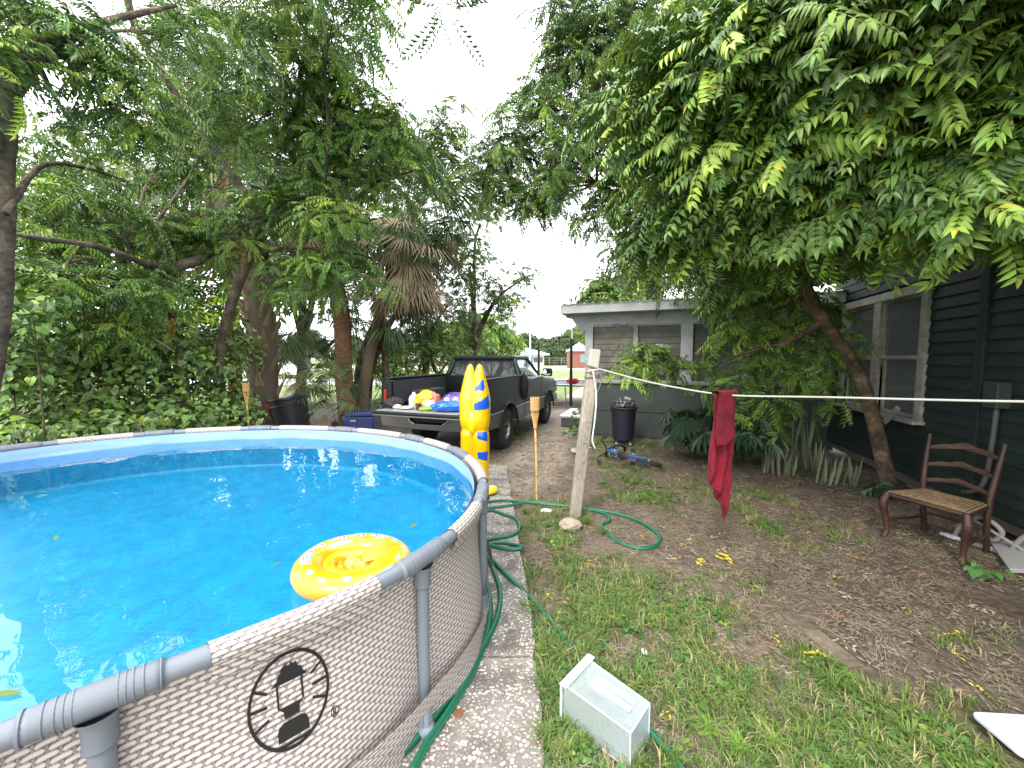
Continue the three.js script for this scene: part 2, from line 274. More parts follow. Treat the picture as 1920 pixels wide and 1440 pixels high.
  part(em, 'lantern_hood', onWall([ink([[-0.46, 0.36], [-0.30, 0.46], [-0.26, 0.56], [-0.20, 0.60], [-0.18, 0.68], [-0.04, 0.76], [-0.04, 0.70], [0.04, 0.70], [0.05, 0.77], [0.12, 0.70], [0.19, 0.72], [0.24, 0.60], [0.31, 0.57], [0.34, 0.47], [0.46, 0.36]])]), vinylPrint);
  for (const k of [-1, 1]) part(em, 'lantern_glass', onWall([ink([[k * 0.275, 0.38], [k * 0.325, 0.38], [k * 0.325, -0.12], [k * 0.275, -0.12]])]), vinylPrint);
  part(em, 'lantern_collar', onWall([ink([[-0.30, -0.12], [0.30, -0.12], [0.19, -0.22], [0.19, -0.36], [-0.19, -0.36], [-0.19, -0.22]])]), vinylPrint);
  part(em, 'lantern_tank', onWall([ink([[-0.38, -0.78], [0.38, -0.78], [0.38, -0.58], [0.33, -0.48], [0.22, -0.42], [-0.22, -0.42], [-0.33, -0.48], [-0.38, -0.58]]), ink([[-0.41, -0.84], [0.41, -0.84], [0.41, -0.90], [-0.41, -0.90]])]), vinylPrint);
  for (const q of [[0.53, 0.30, 0.83, 0.46], [0.55, 0.04, 0.95, 0.06], [0.53, -0.22, 0.88, -0.35], [-0.53, 0.30, -0.83, 0.46], [-0.55, 0.04, -0.95, 0.06], [-0.53, -0.22, -0.88, -0.35]]) part(em, 'ray', onWall([bar(...q, 0.06)]), vinylPrint);
  part(em, 'registered_mark', onWall([ink(circ(1.06, -0.78, 0.115, 32), circ(1.06, -0.78, 0.095, 32)), bar(1.02, -0.845, 1.02, -0.715, 0.025), ink(circ(1.05, -0.745, 0.042, 20), circ(1.05, -0.745, 0.02, 20)), bar(1.045, -0.785, 1.10, -0.85, 0.025)]), vinylPrint);
  // water
  const ripple = (x, z) => { const w = noise3.noise(x * 2.4, z * 2.4, 0) * 0.0019 + noise3.noise(x * 5.5 + 4, z * 5.5, 3) * 0.0010 + noise3.noise(x * 12, z * 12, 5) * 0.0004; return w; };
  const wat = sheet((u, v) => { const th = TH(u), r = (poolR(th) - 0.058) * v; const x = POOL.x + r * Math.cos(R(th)), z = POOL.z + r * Math.sin(R(th)); return V(x, WATER + ripple(x, z), z); }, 460, 130);
  const water = struct('water', wat, phys(rgb(0.80, 0.95, 1), 0.0, { transmission: 1, thickness: 0, ior: 1.33 }));
  const floatLeaf = std(rgb(0.09, 0.14, 0.02), 0.6, { side: THREE.DoubleSide });
  [[775, 985, 'yellow green leaf drifting near the float'], [105, 1008, 'green leaf floating on the left of the pool'], [520, 1057, 'small leaf floating in the middle of the pool'], [12, 1300, 'yellow leaf in the water by the near rim']].forEach(([x, y, l], i) => { const p = gr(x, y, WATER + 0.006), r = seeded(i + 3); const s = [0.045, 0.035, 0.022, 0.045][i]; const g = extr([[-1, 0], [-0.4, 0.22], [0.3, 0.26], [1, 0.05], [0.4, -0.24], [-0.5, -0.2]].map(q => [q[0] * s, q[1] * s]), 0.0012); g.rotateX(-Math.PI / 2); g.rotateY(r() * 6); g.translate(p.x, p.y, p.z); single('floating_leaf', l, 'leaf', g, floatLeaf, 'leaves on the pool water'); });
}

// ---------------------------------------------------------------- baby float with printed top
{
  const C = gr(690, 1062, WATER + 0.05); { const dx = C.x - POOL.x, dz = C.z - POOL.z, r = Math.hypot(dx, dz), lim = poolR(Math.atan2(dz, dx) * 180 / Math.PI) - 0.315; if (r > lim) { C.x = POOL.x + dx / r * lim; C.z = POOL.z + dz / r * lim; } }
  const fl = thing('swim_ring', 'yellow inflatable baby float drifting against the near pool rim', 'pool float', [C.x, WATER, C.z], R(0));
  const RX = 0.255, RZ = 0.225, r = 0.088;
  const ang = R(0);
  const cv = document.createElement('canvas'); cv.width = 2048; cv.height = 512; const c = cv.getContext('2d');
  c.fillStyle = '#c69405'; c.fillRect(0, 0, 2048, 512);
  const bub = (x, y, a, b) => { c.fillStyle = '#2f86a8'; c.beginPath(); c.ellipse(x, y, a, b, 0, 0, 7); c.fill(); c.fillStyle = '#7fd3e8'; c.beginPath(); c.ellipse(x, y, a * 0.82, b * 0.82, 0, 0, 7); c.fill(); c.fillStyle = '#d9f4fa'; c.beginPath(); c.ellipse(x - a * 0.3, y - b * 0.3, a * 0.3, b * 0.28, 0.4, 0, 7); c.fill(); };
  // u = angle round the ring, v = 0 outer equator .. over the top; the print faces the far side
  for (const [x, y, a, b] of [[150, 150, 30, 34], [300, 120, 26, 24], [430, 160, 34, 30], [640, 175, 70, 62], [1360, 170, 80, 66], [1500, 150, 44, 40], [1620, 130, 26, 24], [1780, 160, 30, 28], [1930, 130, 26, 26]]) bub(x, y + 115, a, b);
  c.font = 'bold 118px sans-serif'; c.textAlign = 'center'; c.textBaseline = 'middle'; c.lineJoin = 'round';
  const word = (t, x0, dx) => [...t].forEach((ch, i) => { c.save(); c.translate(x0 + dx * i, 165 + (i % 2 ? 10 : -8)); c.lineWidth = 16; c.strokeStyle = '#8c3f9a'; c.strokeText(ch, 0, 0); c.lineWidth = 8; c.strokeStyle = '#ffffff'; c.strokeText(ch, 0, 0); c.fillStyle = i % 2 ? '#3a62b8' : '#e0566a'; c.fillText(ch, 0, 0); c.restore(); });
  c.save(); c.translate(2080, 450); c.rotate(Math.PI); word('MY', 700, 76); word('BABY', 890, 76); word('FLOAT', 1225, 70); c.restore();
  c.fillStyle = '#e9e4da'; c.beginPath(); c.ellipse(985, 400, 130, 30, 0, 0, 7); c.fill(); c.fillStyle = '#8a8a8a'; for (let i = 0; i < 9; i++) c.fillRect(900 + i * 19, 390, 12, 20);
  const t = new THREE.CanvasTexture(cv); t.colorSpace = THREE.SRGBColorSpace; t.anisotropy = 8; t.wrapS = THREE.RepeatWrapping;
  const vinyl = phys(0xffffff, 0.28, { map: t, clearcoat: 0.4, clearcoatRoughness: 0.2 }), plain = phys(rgb(0.56, 0.30, 0.003), 0.3, { clearcoat: 0.4, clearcoatRoughness: 0.2 });
  const ringPt = (u, v, rr = r, lift = 0.062) => { const a = u * 6.2832 - 5.4, b = lerp(-0.35, 3.6, v), w = 1 + 0.02 * noise3.noise(Math.cos(a) * 5, Math.sin(a) * 5, b); return V((RX + Math.cos(b) * rr * w) * Math.cos(a), lift + Math.sin(b) * rr * 0.92 * w, (RZ + Math.cos(b) * rr * w) * Math.sin(a)); };
  const outer = part(fl, 'ring', sheet((u, v) => ringPt(u, v), 96, 24, (u, v) => [u, 1 - clamp(v * 1.25, 0, 1)]), vinyl);
  part(fl, 'ring_underside', sheet((u, v) => { const a = -u * 6.2832 + 1.2, b = lerp(3.6, 5.95, v); return V((RX + Math.cos(b) * r) * Math.cos(a), 0.062 + Math.sin(b) * r * 0.92, (RZ + Math.cos(b) * r) * Math.sin(a)); }, 64, 10), plain);
  const inner = []; const ir = 0.047; part(fl, 'inner_ring', sheet((u, v) => { const a = u * 6.2832, b = v * 6.2832, w = 1 + 0.03 * noise3.noise(Math.cos(a) * 4, Math.sin(a) * 4, b + 3); return V((0.150 + Math.cos(b) * ir * w) * Math.cos(a), 0.058 + Math.sin(b) * ir * w, (0.125 + Math.cos(b) * ir * w) * Math.sin(a)); }, 60, 18), plain);
  part(fl, 'seat_sling', sheet((u, v) => { const a = u * 6.2832, k = v; return V(0.125 * k * Math.cos(a), 0.075 - 0.075 * (1 - k) + 0.035 * noise3.noise(Math.cos(a) * 2.6 * k, Math.sin(a) * 2.6 * k, 2) + 0.02 * Math.abs(noise3.noise(a * 3, k * 4, 7)), 0.10 * k * Math.sin(a)); }, 48, 12), plain);
  const fold = part(fl, 'backrest', toCreasedNormals(new ConvexGeometry([V(-0.10, 0.06, -0.03), V(0.10, 0.06, -0.03), V(0.12, 0.14, 0.015), V(0.04, 0.165, 0.02), V(-0.09, 0.13, 0.02), V(0, 0.08, 0.06), V(0.10, 0.08, 0.05), V(-0.08, 0.075, 0.05)]), 0.4), plain); fold.position.set(0.11, 0.015, -0.07); fold.rotation.y = 0.5;
  fl.rotation.set(R(1.5), ang, R(-2)); fl.scale.set(0.74, 0.66, 0.74);
}

// ---------------------------------------------------------------- houses on the right
const paintTex = (base, amp, seed, streak = 1) => tex(512, 512, (u, v) => { const n = tileNoise(u, v, 5, seed) + 0.6 * tileNoise(u, v, 11, seed + 1), g = tileNoise(u, v, 48, seed + 2), s = tileNoise(u, v, streak < 1 ? 12 : 160, seed + 3) , w = tileNoise(streak < 1 ? u * 1 : u, (v * (streak < 1 ? 8 : 1)) % 1, 40, seed + 5); const k = 1 + amp * (n * 0.8 + g * 0.5 + s * 0.35 + w * 0.35); return base.map(q => q * k); });
const greyPaint = paintTex([156, 159, 160], 0.16, 2), greenPaint = paintTex([24, 39, 35], 0.38, 5), slatePaint = paintTex([56, 64, 62], 0.22, 7), oldWhite = paintTex([142, 139, 130], 0.3, 9), boardTex = paintTex([104, 102, 92], 0.35, 11), rawWood = paintTex([128, 116, 100], 0.5, 15, 0.25);
const greyMat = std(0xffffff, 0.7, { map: greyPaint }), greenMat = std(0xffffff, 0.72, { map: greenPaint }), slateMat = std(0xffffff, 0.65, { map: slatePaint }), whiteTrim = std(0xffffff, 0.75, { map: oldWhite }), slatMat = std(0xffffff, 0.8, { map: boardTex }), slatDark = std(rgb(0.55, 0.58, 0.60), 0.6, { map: boardTex });
const darkMat = std(rgb(0.13, 0.12, 0.105), 0.9), glassMat = phys(rgb(0.55, 0.6, 0.62), 0.06, { transmission: 0.85, thickness: 0 });
const boxUV = g => planarUV(g, q => q.x + q.z * 0.7, q => q.y + q.z * 0.3);

const annex = thing('annex', 'low grey house extension with a flat eave and boarded window openings', 'house', [1.61, 0, -8.24], R(-20));
{
  const L = 4.5, T = 0.12;
  part(annex, 'side_wall', boxUV(box(T, 2.64, 5.2, T / 2, 1.32, -2.62)), greyMat);
  // lower wall in wide painted panels
  let y = 0.02; for (const h of [0.54, 0.60]) { part(annex, 'panel', boxUV(box(L - 0.01, h - 0.012, T, L / 2 + 0.002, y + h / 2, -T / 2 + 0.006, 0.005)), slateMat); y += h; }
  part(annex, 'backing', box(L - 0.3, 1.2, 0.04, L / 2 + 0.1, 0.6, -0.12), darkMat);
  part(annex, 'sill', boxUV(box(L + 0.03, 0.05, 0.15, L / 2 - 0.02, 1.19, -0.02, 0.006)), whiteTrim);
  part(annex, 'header', boxUV(box(L, 0.24, T, L / 2, 2.53, -T / 2)), greyMat);
  for (const [a, b] of [[-0.005, 0.165], [1.0, 1.096], [1.918, 2.14], [3.02, 3.20], [4.3, 4.5]]) part(annex, 'post', boxUV(box(b - a, 1.196, T + 0.02, (a + b) / 2, 1.812, -T / 2, 0.004)), a === 1.0 ? whiteTrim : greyMat);
  const rnd = seeded(8);
  [[0.165, 1.0], [1.096, 1.918], [2.14, 3.02], [3.2, 4.3]].forEach(([a, b], k) => {
    const w = part(annex, 'window', box(b - a, 1.19, 0.02, (a + b) / 2, 1.81, -0.105), darkMat), n = 9;
    for (let i = 0; i < n; i++) { const g = box(b - a - 0.004, 1.19 / n + 0.012, 0.012, 0, 0, 0); g.rotateX(-0.09 - 0.05 * rnd()); g.translate((a + b) / 2, 1.225 + (i + 0.5) * 1.19 / n, -0.07); boxUV(g); part(w, 'slat', g, k === 0 ? slatMat : slatDark); }
    const f = []; const fw = 0.022; f.push(box(b - a, fw, 0.03, (a + b) / 2, 1.226, -0.045), box(b - a, fw, 0.03, (a + b) / 2, 2.394, -0.045)); part(w, 'frame', boxUV(merge(f)), greyMat);
  });
  // roof: fascia, rafter tail, corrugated sheets
  const ov = 0.38, soff = part(annex, 'soffit', boxUV(box(L + 0.5, 0.02, ov + 0.1, L / 2 - 0.22, 2.655, ov / 2)), greyMat);
  part(annex, 'fascia', boxUV(box(L + 0.5, 0.165, 0.03, L / 2 - 0.22, 2.735, ov + 0.015, 0.004)), greyMat);
  part(annex, 'side_fascia', boxUV(box(0.03, 0.15, 5.4, -0.475, 2.74, -2.35)), greyMat);
  part(annex, 'rafter_tail', (() => { const g = extr([[0, 0], [-0.44, 0], [-0.44, -0.04], [-0.30, -0.08], [-0.07, -0.42], [0, -0.42]], 0.045); g.translate(0.0, 2.645, -0.06); return boxUV(g); })(), greyMat);
  const tin = std(rgb(0.55, 0.56, 0.57), 0.42, { metalness: 0.7 });
  for (let k = 0; k < 7; k++) { const x0 = -0.52 + k * 0.74; part(annex, 'roof_sheet', sheet((u, v) => { const x = x0 + u * 0.76, ph = x / 0.19 % 1; return V(x, 2.835 + k % 2 * 0.003 + v * 0.52 + 0.016 * (Math.abs(((ph + 1) % 1) - 0.5) > 0.36 ? 1 : 0), ov + 0.07 - v * 5.6); }, 48, 2), tin); }
  const hose = part(annex, 'cable', limb([V(0.9, 2.44, 0.02), V(0.8, 2.39, 0.03), V(0.66, 2.43, 0.03), V(0.55, 2.40, 0.02)], [0.008, 0.008], 6, 4), darkMat);
  part(annex, 'cable', limb([V(-0.012, 2.3, 0.02), V(-0.05, 2.2, 0.04), V(-0.02, 2.05, 0.03), V(-0.012, 1.9, 0.02)], [0.008, 0.008], 6, 4), darkMat);
  part(annex, 'latch_bar', box(0.15, 0.03, 0.02, 1.52, 1.98, -0.03), std(rgb(0.6, 0.6, 0.6), 0.5));
}

const house = thing('clapboard_house', 'dark green clapboard house on low piers with a paired white sash window', 'house', [5.765, 0, -6.73], R(-110));
{
  const LEN = 7.4, H0 = 0.23, EXP = 0.127, rnd = seeded(4), W0 = 0.47, W1 = 2.39, WB = 0.95, WT = 2.50, CB = 3.22;
  const rows = 25;
  const plank = w => { const g = extr([[0, 0], [0.024, 0.0], [0.024, 0.008], [0.009, 0.148], [0, 0.148]], w); g.rotateY(-Math.PI / 2); return g; };   // profile in x-y swept along
  const board = (a, b, y, i) => { const g = extr([[0, 0], [0.026, 0], [0.026, 0.01], [0.008, EXP + 0.014], [0, EXP + 0.014]], b - a); g.rotateY(-Math.PI / 2); g.translate(b, 0, 0); /* sweep along -x from b to a, profile thickness along +z */ const p = g.attributes.position; for (let k = 0; k < p.count; k++) { const Z = p.getZ(k); p.setZ(k, Z + 0); } g.translate(0, y, 0); planarUV(g, q => q.x * 0.6 + i * 0.37, q => q.y * 1.5 + i * 0.19); g.computeVertexNormals(); part(house, 'siding_board', g, greenMat); };
  for (let i = 0; i < rows; i++) {
    const y = H0 + i * EXP, inWin = y + EXP > WB - 0.02 && y < WT + 0.05; const j = (rnd() - 0.5) * 0.004;
    if (inWin) { board(0, W0 - 0.075, y + j, i); board(W1 + 0.075, CB - 0.05, y + j, i); } else board(0, CB - 0.05, y + j, i);
    board(CB + 0.05, LEN, y + j, i + 3);
  }
  part(house, 'sheathing', (() => { const g = merge([box(W0, 3.3, 0.1, W0 / 2, 1.86, -0.055), box(LEN - W1, 3.3, 0.1, (LEN + W1) / 2, 1.86, -0.055), box(W1 - W0, WB - H0, 0.1, (W0 + W1) / 2, (WB + H0) / 2, -0.055), box(W1 - W0, 3.5 - WT, 0.1, (W0 + W1) / 2, (WT + 3.5) / 2, -0.055)]); return boxUV(g); })(), greenMat);
  part(house, 'corner_board', boxUV(box(0.10, 3.2, 0.035, CB, 1.84, 0.02, 0.004)), greenMat);
  part(house, 'sill_beam', box(LEN, 0.14, 0.16, LEN / 2, 0.16, -0.14), darkMat);
  for (let k = 0; k < 5; k++) part(house, 'pier', box(0.3, 0.22, 0.3, 0.5 + k * 1.6, 0.10, -0.3), std(rgb(0.2, 0.19, 0.18), 0.9));
  part(house, 'far_wall', box(LEN, 3.2, 0.1, LEN / 2, 1.85, -5), greenMat); part(house, 'floor', box(LEN - 0.1, 0.1, 4.8, LEN / 2, 0.30, -2.5), darkMat);
  part(house, 'end_wall', box(0.1, 3.2, 4.8, 0.06, 1.85, -2.5), greenMat); part(house, 'end_wall', box(0.1, 3.2, 4.8, LEN - 0.06, 1.85, -2.5), greenMat);
  part(house, 'ceiling', box(LEN - 0.1, 0.1, 4.8, LEN / 2, 3.4, -2.5), darkMat);
  const roofM = std(rgb(0.30, 0.30, 0.30), 0.7); part(house, 'roof', (() => { const g = extr([[0.35, 3.38], [0.35, 3.5], [-2.5, 4.9], [-5.3, 3.5], [-5.3, 3.38], [-2.5, 4.78]], LEN + 0.5); g.rotateY(-Math.PI / 2); g.translate(LEN + 0.25, 0, 0); return g; })(), roofM);
  for (const x of [-0.27, LEN + 0.27]) { const rk = (() => { const g = extr([[0.37, 3.36], [0.37, 3.52], [-2.5, 4.93], [-5.32, 3.52], [-5.32, 3.36], [-2.5, 4.77]], 0.03); g.rotateY(-Math.PI / 2); g.translate(x, 0, 0); return g; })(); part(house, 'rake_board', rk, whiteTrim); }
  // paired sash window
  const win = new THREE.Group(); win.name = 'window'; house.add(win); win.userData.label = 'paired weathered white sash window with a broken sill';
  const fr = (w, h, d, x, y, z) => boxUV(box(w, h, d, x, y, z, 0.004)), mid = (W0 + W1) / 2;
  const frame = (n, g) => part(win, n, g, whiteTrim);
  frame('casing', fr(0.12, WT - WB + 0.02, 0.045, W0 - 0.02, (WT + WB) / 2, 0.03)); frame('casing', fr(0.12, WT - WB + 0.02, 0.045, W1 + 0.02, (WT + WB) / 2, 0.03)); frame('casing', fr(0.17, WT - WB, 0.045, mid, (WT + WB) / 2, 0.03)); frame('head_casing', fr(W1 - W0 + 0.22, 0.11, 0.05, mid, WT + 0.05, 0.033));
  frame('sill', fr(W1 - W0 + 0.24, 0.04, 0.15, mid, WB - 0.025, 0.06));
  frame('loose_sill_piece', (() => { const g = box(0.30, 0.07, 0.022, 0, 0, 0, 0.004); g.rotateZ(0.85); g.rotateY(0.2); g.translate(W1 - 0.26, WB + 0.02, 0.15); return boxUV(g); })());
  const cell = (a, b, y0, y1, kind) => {
    const z = y0 > 1.6 ? 0.0 : -0.03, s = 0.045, parts = [fr(b - a, s, 0.035, (a + b) / 2, y0 + s / 2, z), fr(b - a, s, 0.035, (a + b) / 2, y1 - s / 2, z), fr(s, y1 - y0, 0.035, a + s / 2, (y0 + y1) / 2, z), fr(s, y1 - y0, 0.035, b - s / 2, (y0 + y1) / 2, z)];
    const m = part(win, 'sash', merge(parts), whiteTrim); part(m, 'pane', box(b - a - 2 * s, y1 - y0 - 2 * s, 0.004, (a + b) / 2, (y0 + y1) / 2, z - 0.008), glassMat);
    if (kind === 'blind') for (let i = 0; i < 15; i++) { const g = box((b - a) * 0.62, 0.042, 0.003, 0, 0, 0); g.rotateX(0.7); g.rotateZ((i % 3 - 1) * 0.014); g.translate(a + (b - a) * 0.66, y0 + 0.06 + i * (y1 - y0 - 0.1) / 15, z - 0.06); part(m, 'blind_slat', g, std(rgb(0.30, 0.27, 0.23), 0.7)); }
    if (kind === 'board') part(m, 'board', boxUV(box(b - a - 0.06, y1 - y0 - 0.06, 0.01, (a + b) / 2, (y0 + y1) / 2, z - 0.03)), slatMat);
    if (kind === 'cloth') part(m, 'curtain', sheet((u, v) => V(a + 0.05 + u * (b - a - 0.1), y0 + 0.03 + v * (y1 - y0 - 0.05), z - 0.07 + 0.015 * Math.sin(u * 38) + 0.02 * noise3.noise(u * 5, v * 3, 1)), 60, 12), std(rgb(0.24, 0.20, 0.17), 0.9));
  };
  const yM = 1.69; cell(W0 + 0.04, mid - 0.085, yM, WT, 'blind'); cell(mid + 0.085, W1 - 0.04, yM, WT, 'dark'); cell(W0 + 0.04, mid - 0.085, WB, yM + 0.03, 'board'); cell(mid + 0.085, W1 - 0.04, WB, yM + 0.03, 'cloth');
  // grey conduit on the wall
  part(house, 'conduit', limb([V(3.52, 1.25, 0.06), V(3.50, 0.9, 0.06), V(3.47, 0.6, 0.06), V(3.42, 0.44, 0.07), V(3.30, 0.36, 0.09), V(3.2, 0.34, 0.05)], [0.02, 0.02], 8, 5), std(rgb(0.07, 0.075, 0.075), 0.6));
  part(house, 'meter_box', box(0.16, 0.24, 0.10, 3.52, 1.36, 0.07, 0.008), std(rgb(0.03, 0.038, 0.036), 0.6));
}

// ---------------------------------------------------------------- pickup truck
const truck = thing('pickup_truck', 'dark green pickup truck with grey lower panels and its tailgate down', 'pickup truck', [-0.97, 0, -7.26], R(-20));
truck.updateMatrixWorld();
const paint = phys(rgb(0.005, 0.010, 0.009), 0.42, { clearcoat: 0.3, clearcoatRoughness: 0.12, specularIntensity: 0.6 }), lowerPaint = phys(rgb(0.06, 0.062, 0.06), 0.45, { clearcoat: 0.5, clearcoatRoughness: 0.3 }), chrome = std(rgb(0.60, 0.60, 0.61), 0.18, { metalness: 1 }), dullChrome = std(rgb(0.24, 0.235, 0.23), 0.36, { metalness: 0.8 }), trimBlack = std(rgb(0.014, 0.014, 0.015), 0.6), linerBlack = std(rgb(0.030, 0.032, 0.036), 0.65), rubber = std(rgb(0.022, 0.021, 0.020), 0.85), carGlass = phys(rgb(0.42, 0.5, 0.48), 0.03, { transmission: 0.9, thickness: 0 }), darkGlass = phys(rgb(0.10, 0.11, 0.11), 0.04, { transmission: 0.6, thickness: 0 });
{
  const side = (pts, x0, x1, bev = 0.012) => { const g = extr(pts, x1 - x0 - 2 * bev, bev); g.rotateY(Math.PI / 2); g.translate(x0 + bev, 0, 0); return g; };
  const arch = (f, r, n = 14, base = 0.5) => { const cy = 0.40, out = [], a0 = Math.asin((base - cy) / r); for (let i = 0; i <= n; i++) { const a = lerp(Math.PI - a0, a0, i / n); out.push([f + Math.cos(a) * r, cy + Math.sin(a) * r]); } return out; };
  const bed = (y0, y1, withArch) => [[-1.06, y0], ...(withArch ? arch(0, 0.47, 14, y0) : []), [0.88, y0], [0.88, y1], [-1.06, y1]];
  for (const s of [-1, 1]) {
    const a = s < 0 ? -0.98 : 0.88, b = s < 0 ? -0.88 : 0.98;
    const up = [[-1.06, 0.77], ...arch(0, 0.47, 12, 0.77), [0.88, 0.77], [0.88, 1.34], [-1.06, 1.34]];
    const bs = part(truck, 'bed_side', side(up, a, b, 0.02), paint);
    part(bs, 'rail_cap', box(0.13, 0.035, 1.95, s * 0.915, 1.35, 0.09, 0.012), trimBlack);
    const lw = [[-1.06, 0.50], ...arch(0, 0.47, 16, 0.50), [0.88, 0.50], [0.88, 0.755], [0.45, 0.755], ...arch(0, 0.48, 12, 0.755).reverse().slice(1, -1), [-1.06, 0.755]];
    // lower cladding fore and aft of the wheel
    part(bs, 'lower_panel', side([[0.475, 0.50], [0.88, 0.50], [0.88, 0.755], [0.31, 0.755], [0.40, 0.66]], a, b, 0.012), lowerPaint);
    part(bs, 'lower_panel', side([[-1.06, 0.52], [-0.475, 0.50], [-0.40, 0.66], [-0.31, 0.755], [-1.06, 0.755]], a, b, 0.012), lowerPaint);
    part(bs, 'moulding', box(0.016, 0.026, 0.56, s * 0.988, 0.765, -0.59, 0.006), chrome); part(bs, 'moulding', box(0.016, 0.026, 0.72, s * 0.988, 0.765, 0.68, 0.006), chrome);
    const fl = []; for (let i = 0; i <= 18; i++) { const t = Math.PI * i / 18; fl.push(V(s * 0.985, 0.40 + Math.sin(t) * 0.485, Math.cos(t) * 0.485)); } part(bs, 'wheel_arch_lip', limb(fl, [0.018, 0.022, 0.018], 8, 2), paint);
    part(bs, 'inner_panel', box(0.03, 0.42, 1.92, s * 0.862, 1.10, 0.09), linerBlack);
    part(bs, 'wheel_house', box(0.22, 0.24, 0.9, s * 0.75, 0.98, 0, 0.04), linerBlack);
    part(bs, 'tail_post', box(0.14, 0.48, 0.07, s * 0.90, 1.08, 1.045, 0.02), paint);
    const tl = part(truck, 'tail_light', box(0.06, 0.21, 0.03, s * 0.955, 1.05, 1.083, 0.008), phys(rgb(0.30, 0.008, 0.008), 0.2, { clearcoat: 1 }));
  }
  const floor = part(truck, 'bed_floor', box(1.74, 0.05, 1.95, 0, 0.80, 0.09), linerBlack);
  for (let i = 0; i < 12; i++) part(floor, 'rib', box(0.06, 0.014, 1.9, -0.7 + i * 0.127, 0.831, 0.09, 0.004), linerBlack);
  part(truck, 'bed_front', box(1.76, 0.52, 0.05, 0, 1.07, -0.86, 0.01), paint);
  const gate = part(truck, 'tailgate', box(1.60, 0.07, 0.52, 0, 0.815, 1.36, 0.016), paint); part(gate, 'gate_liner', box(1.5, 0.012, 0.46, 0, 0.858, 1.35, 0.004), std(rgb(0.30, 0.30, 0.31), 0.4)); part(gate, 'edge_trim', box(1.58, 0.02, 0.012, 0, 0.79, 1.622, 0.004), dullChrome); part(gate, 'handle', box(0.2, 0.012, 0.07, 0, 0.776, 1.42, 0.004), trimBlack);
  for (const s of [-1, 1]) part(gate, 'strap', rod(V(s * 0.80, 1.02, 1.07), V(s * 0.78, 0.85, 1.5), 0.009, 6), dullChrome);
  // rear bumper with a dropped centre step
  const bp = [[-0.96, 0.74], [-0.42, 0.74], [-0.35, 0.66], [-0.28, 0.61], [0.28, 0.61], [0.35, 0.66], [0.42, 0.74], [0.96, 0.74], [0.97, 0.62], [0.93, 0.53], [0.5, 0.505], [-0.5, 0.505], [-0.93, 0.53], [-0.97, 0.62]];
  const bg = extr(bp, 0.07, 0.02); bg.translate(0, 0, 1.13); const bum = part(truck, 'rear_bumper', bg, dullChrome);
  part(bum, 'bumper_step', box(0.66, 0.06, 0.10, 0, 0.66, 1.13, 0.01), trimBlack); part(bum, 'plate_recess', box(0.34, 0.14, 0.03, 0, 0.69, 1.07, 0.01), trimBlack);
  for (const s of [-1, 1]) part(bum, 'bracket', limb([V(s * 0.40, 0.735, 1.225), V(s * 0.345, 0.655, 1.232), V(s * 0.26, 0.612, 1.232)], [0.012, 0.012], 6, 4), chrome);
  part(truck, 'valance', box(1.7, 0.06, 0.06, 0, 0.765, 1.08), trimBlack);
  // chassis
  const ch = part(truck, 'chassis', merge([box(0.10, 0.16, 4.7, -0.4, 0.52, -1.4), box(0.10, 0.16, 4.7, 0.4, 0.52, -1.4), box(1.0, 0.10, 0.1, 0, 0.5, 0.9), box(1.6, 0.06, 3.2, 0, 0.62, -2.2)]), trimBlack);
  part(ch, 'rear_axle', (() => { const g = cyl(0.05, 0.05, 1.5, 0, 0, 0, 12); g.rotateZ(Math.PI / 2); g.translate(0, 0.385, 0); return merge([g, (() => { const s = new THREE.SphereGeometry(0.15, 16, 12); s.translate(0, 0.385, 0); return s; })()]); })(), std(rgb(0.05, 0.045, 0.04), 0.8));
  part(ch, 'muffler', (() => { const g = cyl(0.09, 0.09, 0.6, 0, 0, 0, 14); g.rotateX(Math.PI / 2); g.translate(0.55, 0.42, 0.55); return g; })(), std(rgb(0.12, 0.10, 0.085), 0.6, { metalness: 0.6 }));
  // cab and front
  const low = [[0.93, 0.77], [0.93, 1.30], [2.42, 1.28], [2.55, 1.25], [3.55, 1.17], [3.86, 1.08], [3.93, 0.95], [3.93, 0.77], [3.46, 0.77], ...arch(3.0, 0.475, 12, 0.77).reverse().slice(1), [2.5, 0.77]];
  const body = part(truck, 'cab_body', side(low, -0.97, 0.97, 0.045), paint);
  part(body, 'rocker_panel', side([[0.93, 0.46], [0.93, 0.755], [2.66, 0.755], [2.545, 0.6], [2.52, 0.46]], -0.968, 0.968, 0.03), lowerPaint);
  part(body, 'front_lower', side([[3.475, 0.52], [3.42, 0.64], [3.36, 0.755], [3.93, 0.755], [3.93, 0.52]], -0.968, 0.968, 0.03), lowerPaint);
  for (const s of [-1, 1]) {
    part(body, 'moulding', box(0.016, 0.028, 1.66, s * 0.975, 0.766, -1.77, 0.006), chrome);
    part(body, 'door_seam', box(0.008, 0.80, 0.010, s * 0.9695, 0.89, -1.06), trimBlack); part(body, 'door_seam', box(0.008, 0.80, 0.010, s * 0.9695, 0.89, -2.28), trimBlack);
    part(body, 'door_handle', box(0.025, 0.045, 0.17, s * 0.978, 1.10, -1.22, 0.01), trimBlack);
    const fl = []; for (let i = 0; i <= 18; i++) { const t = Math.PI * i / 18; fl.push(V(s * 0.972, 0.40 + Math.sin(t) * 0.49, -3 + Math.cos(t) * 0.49)); } part(body, 'wheel_arch_lip', limb(fl, [0.018, 0.022, 0.018], 8, 2), paint);
    part(body, 'head_light', box(0.26, 0.14, 0.04, s * 0.76, 0.93, -3.935, 0.012), phys(rgb(0.7, 0.7, 0.7), 0.1, { clearcoat: 1 }));
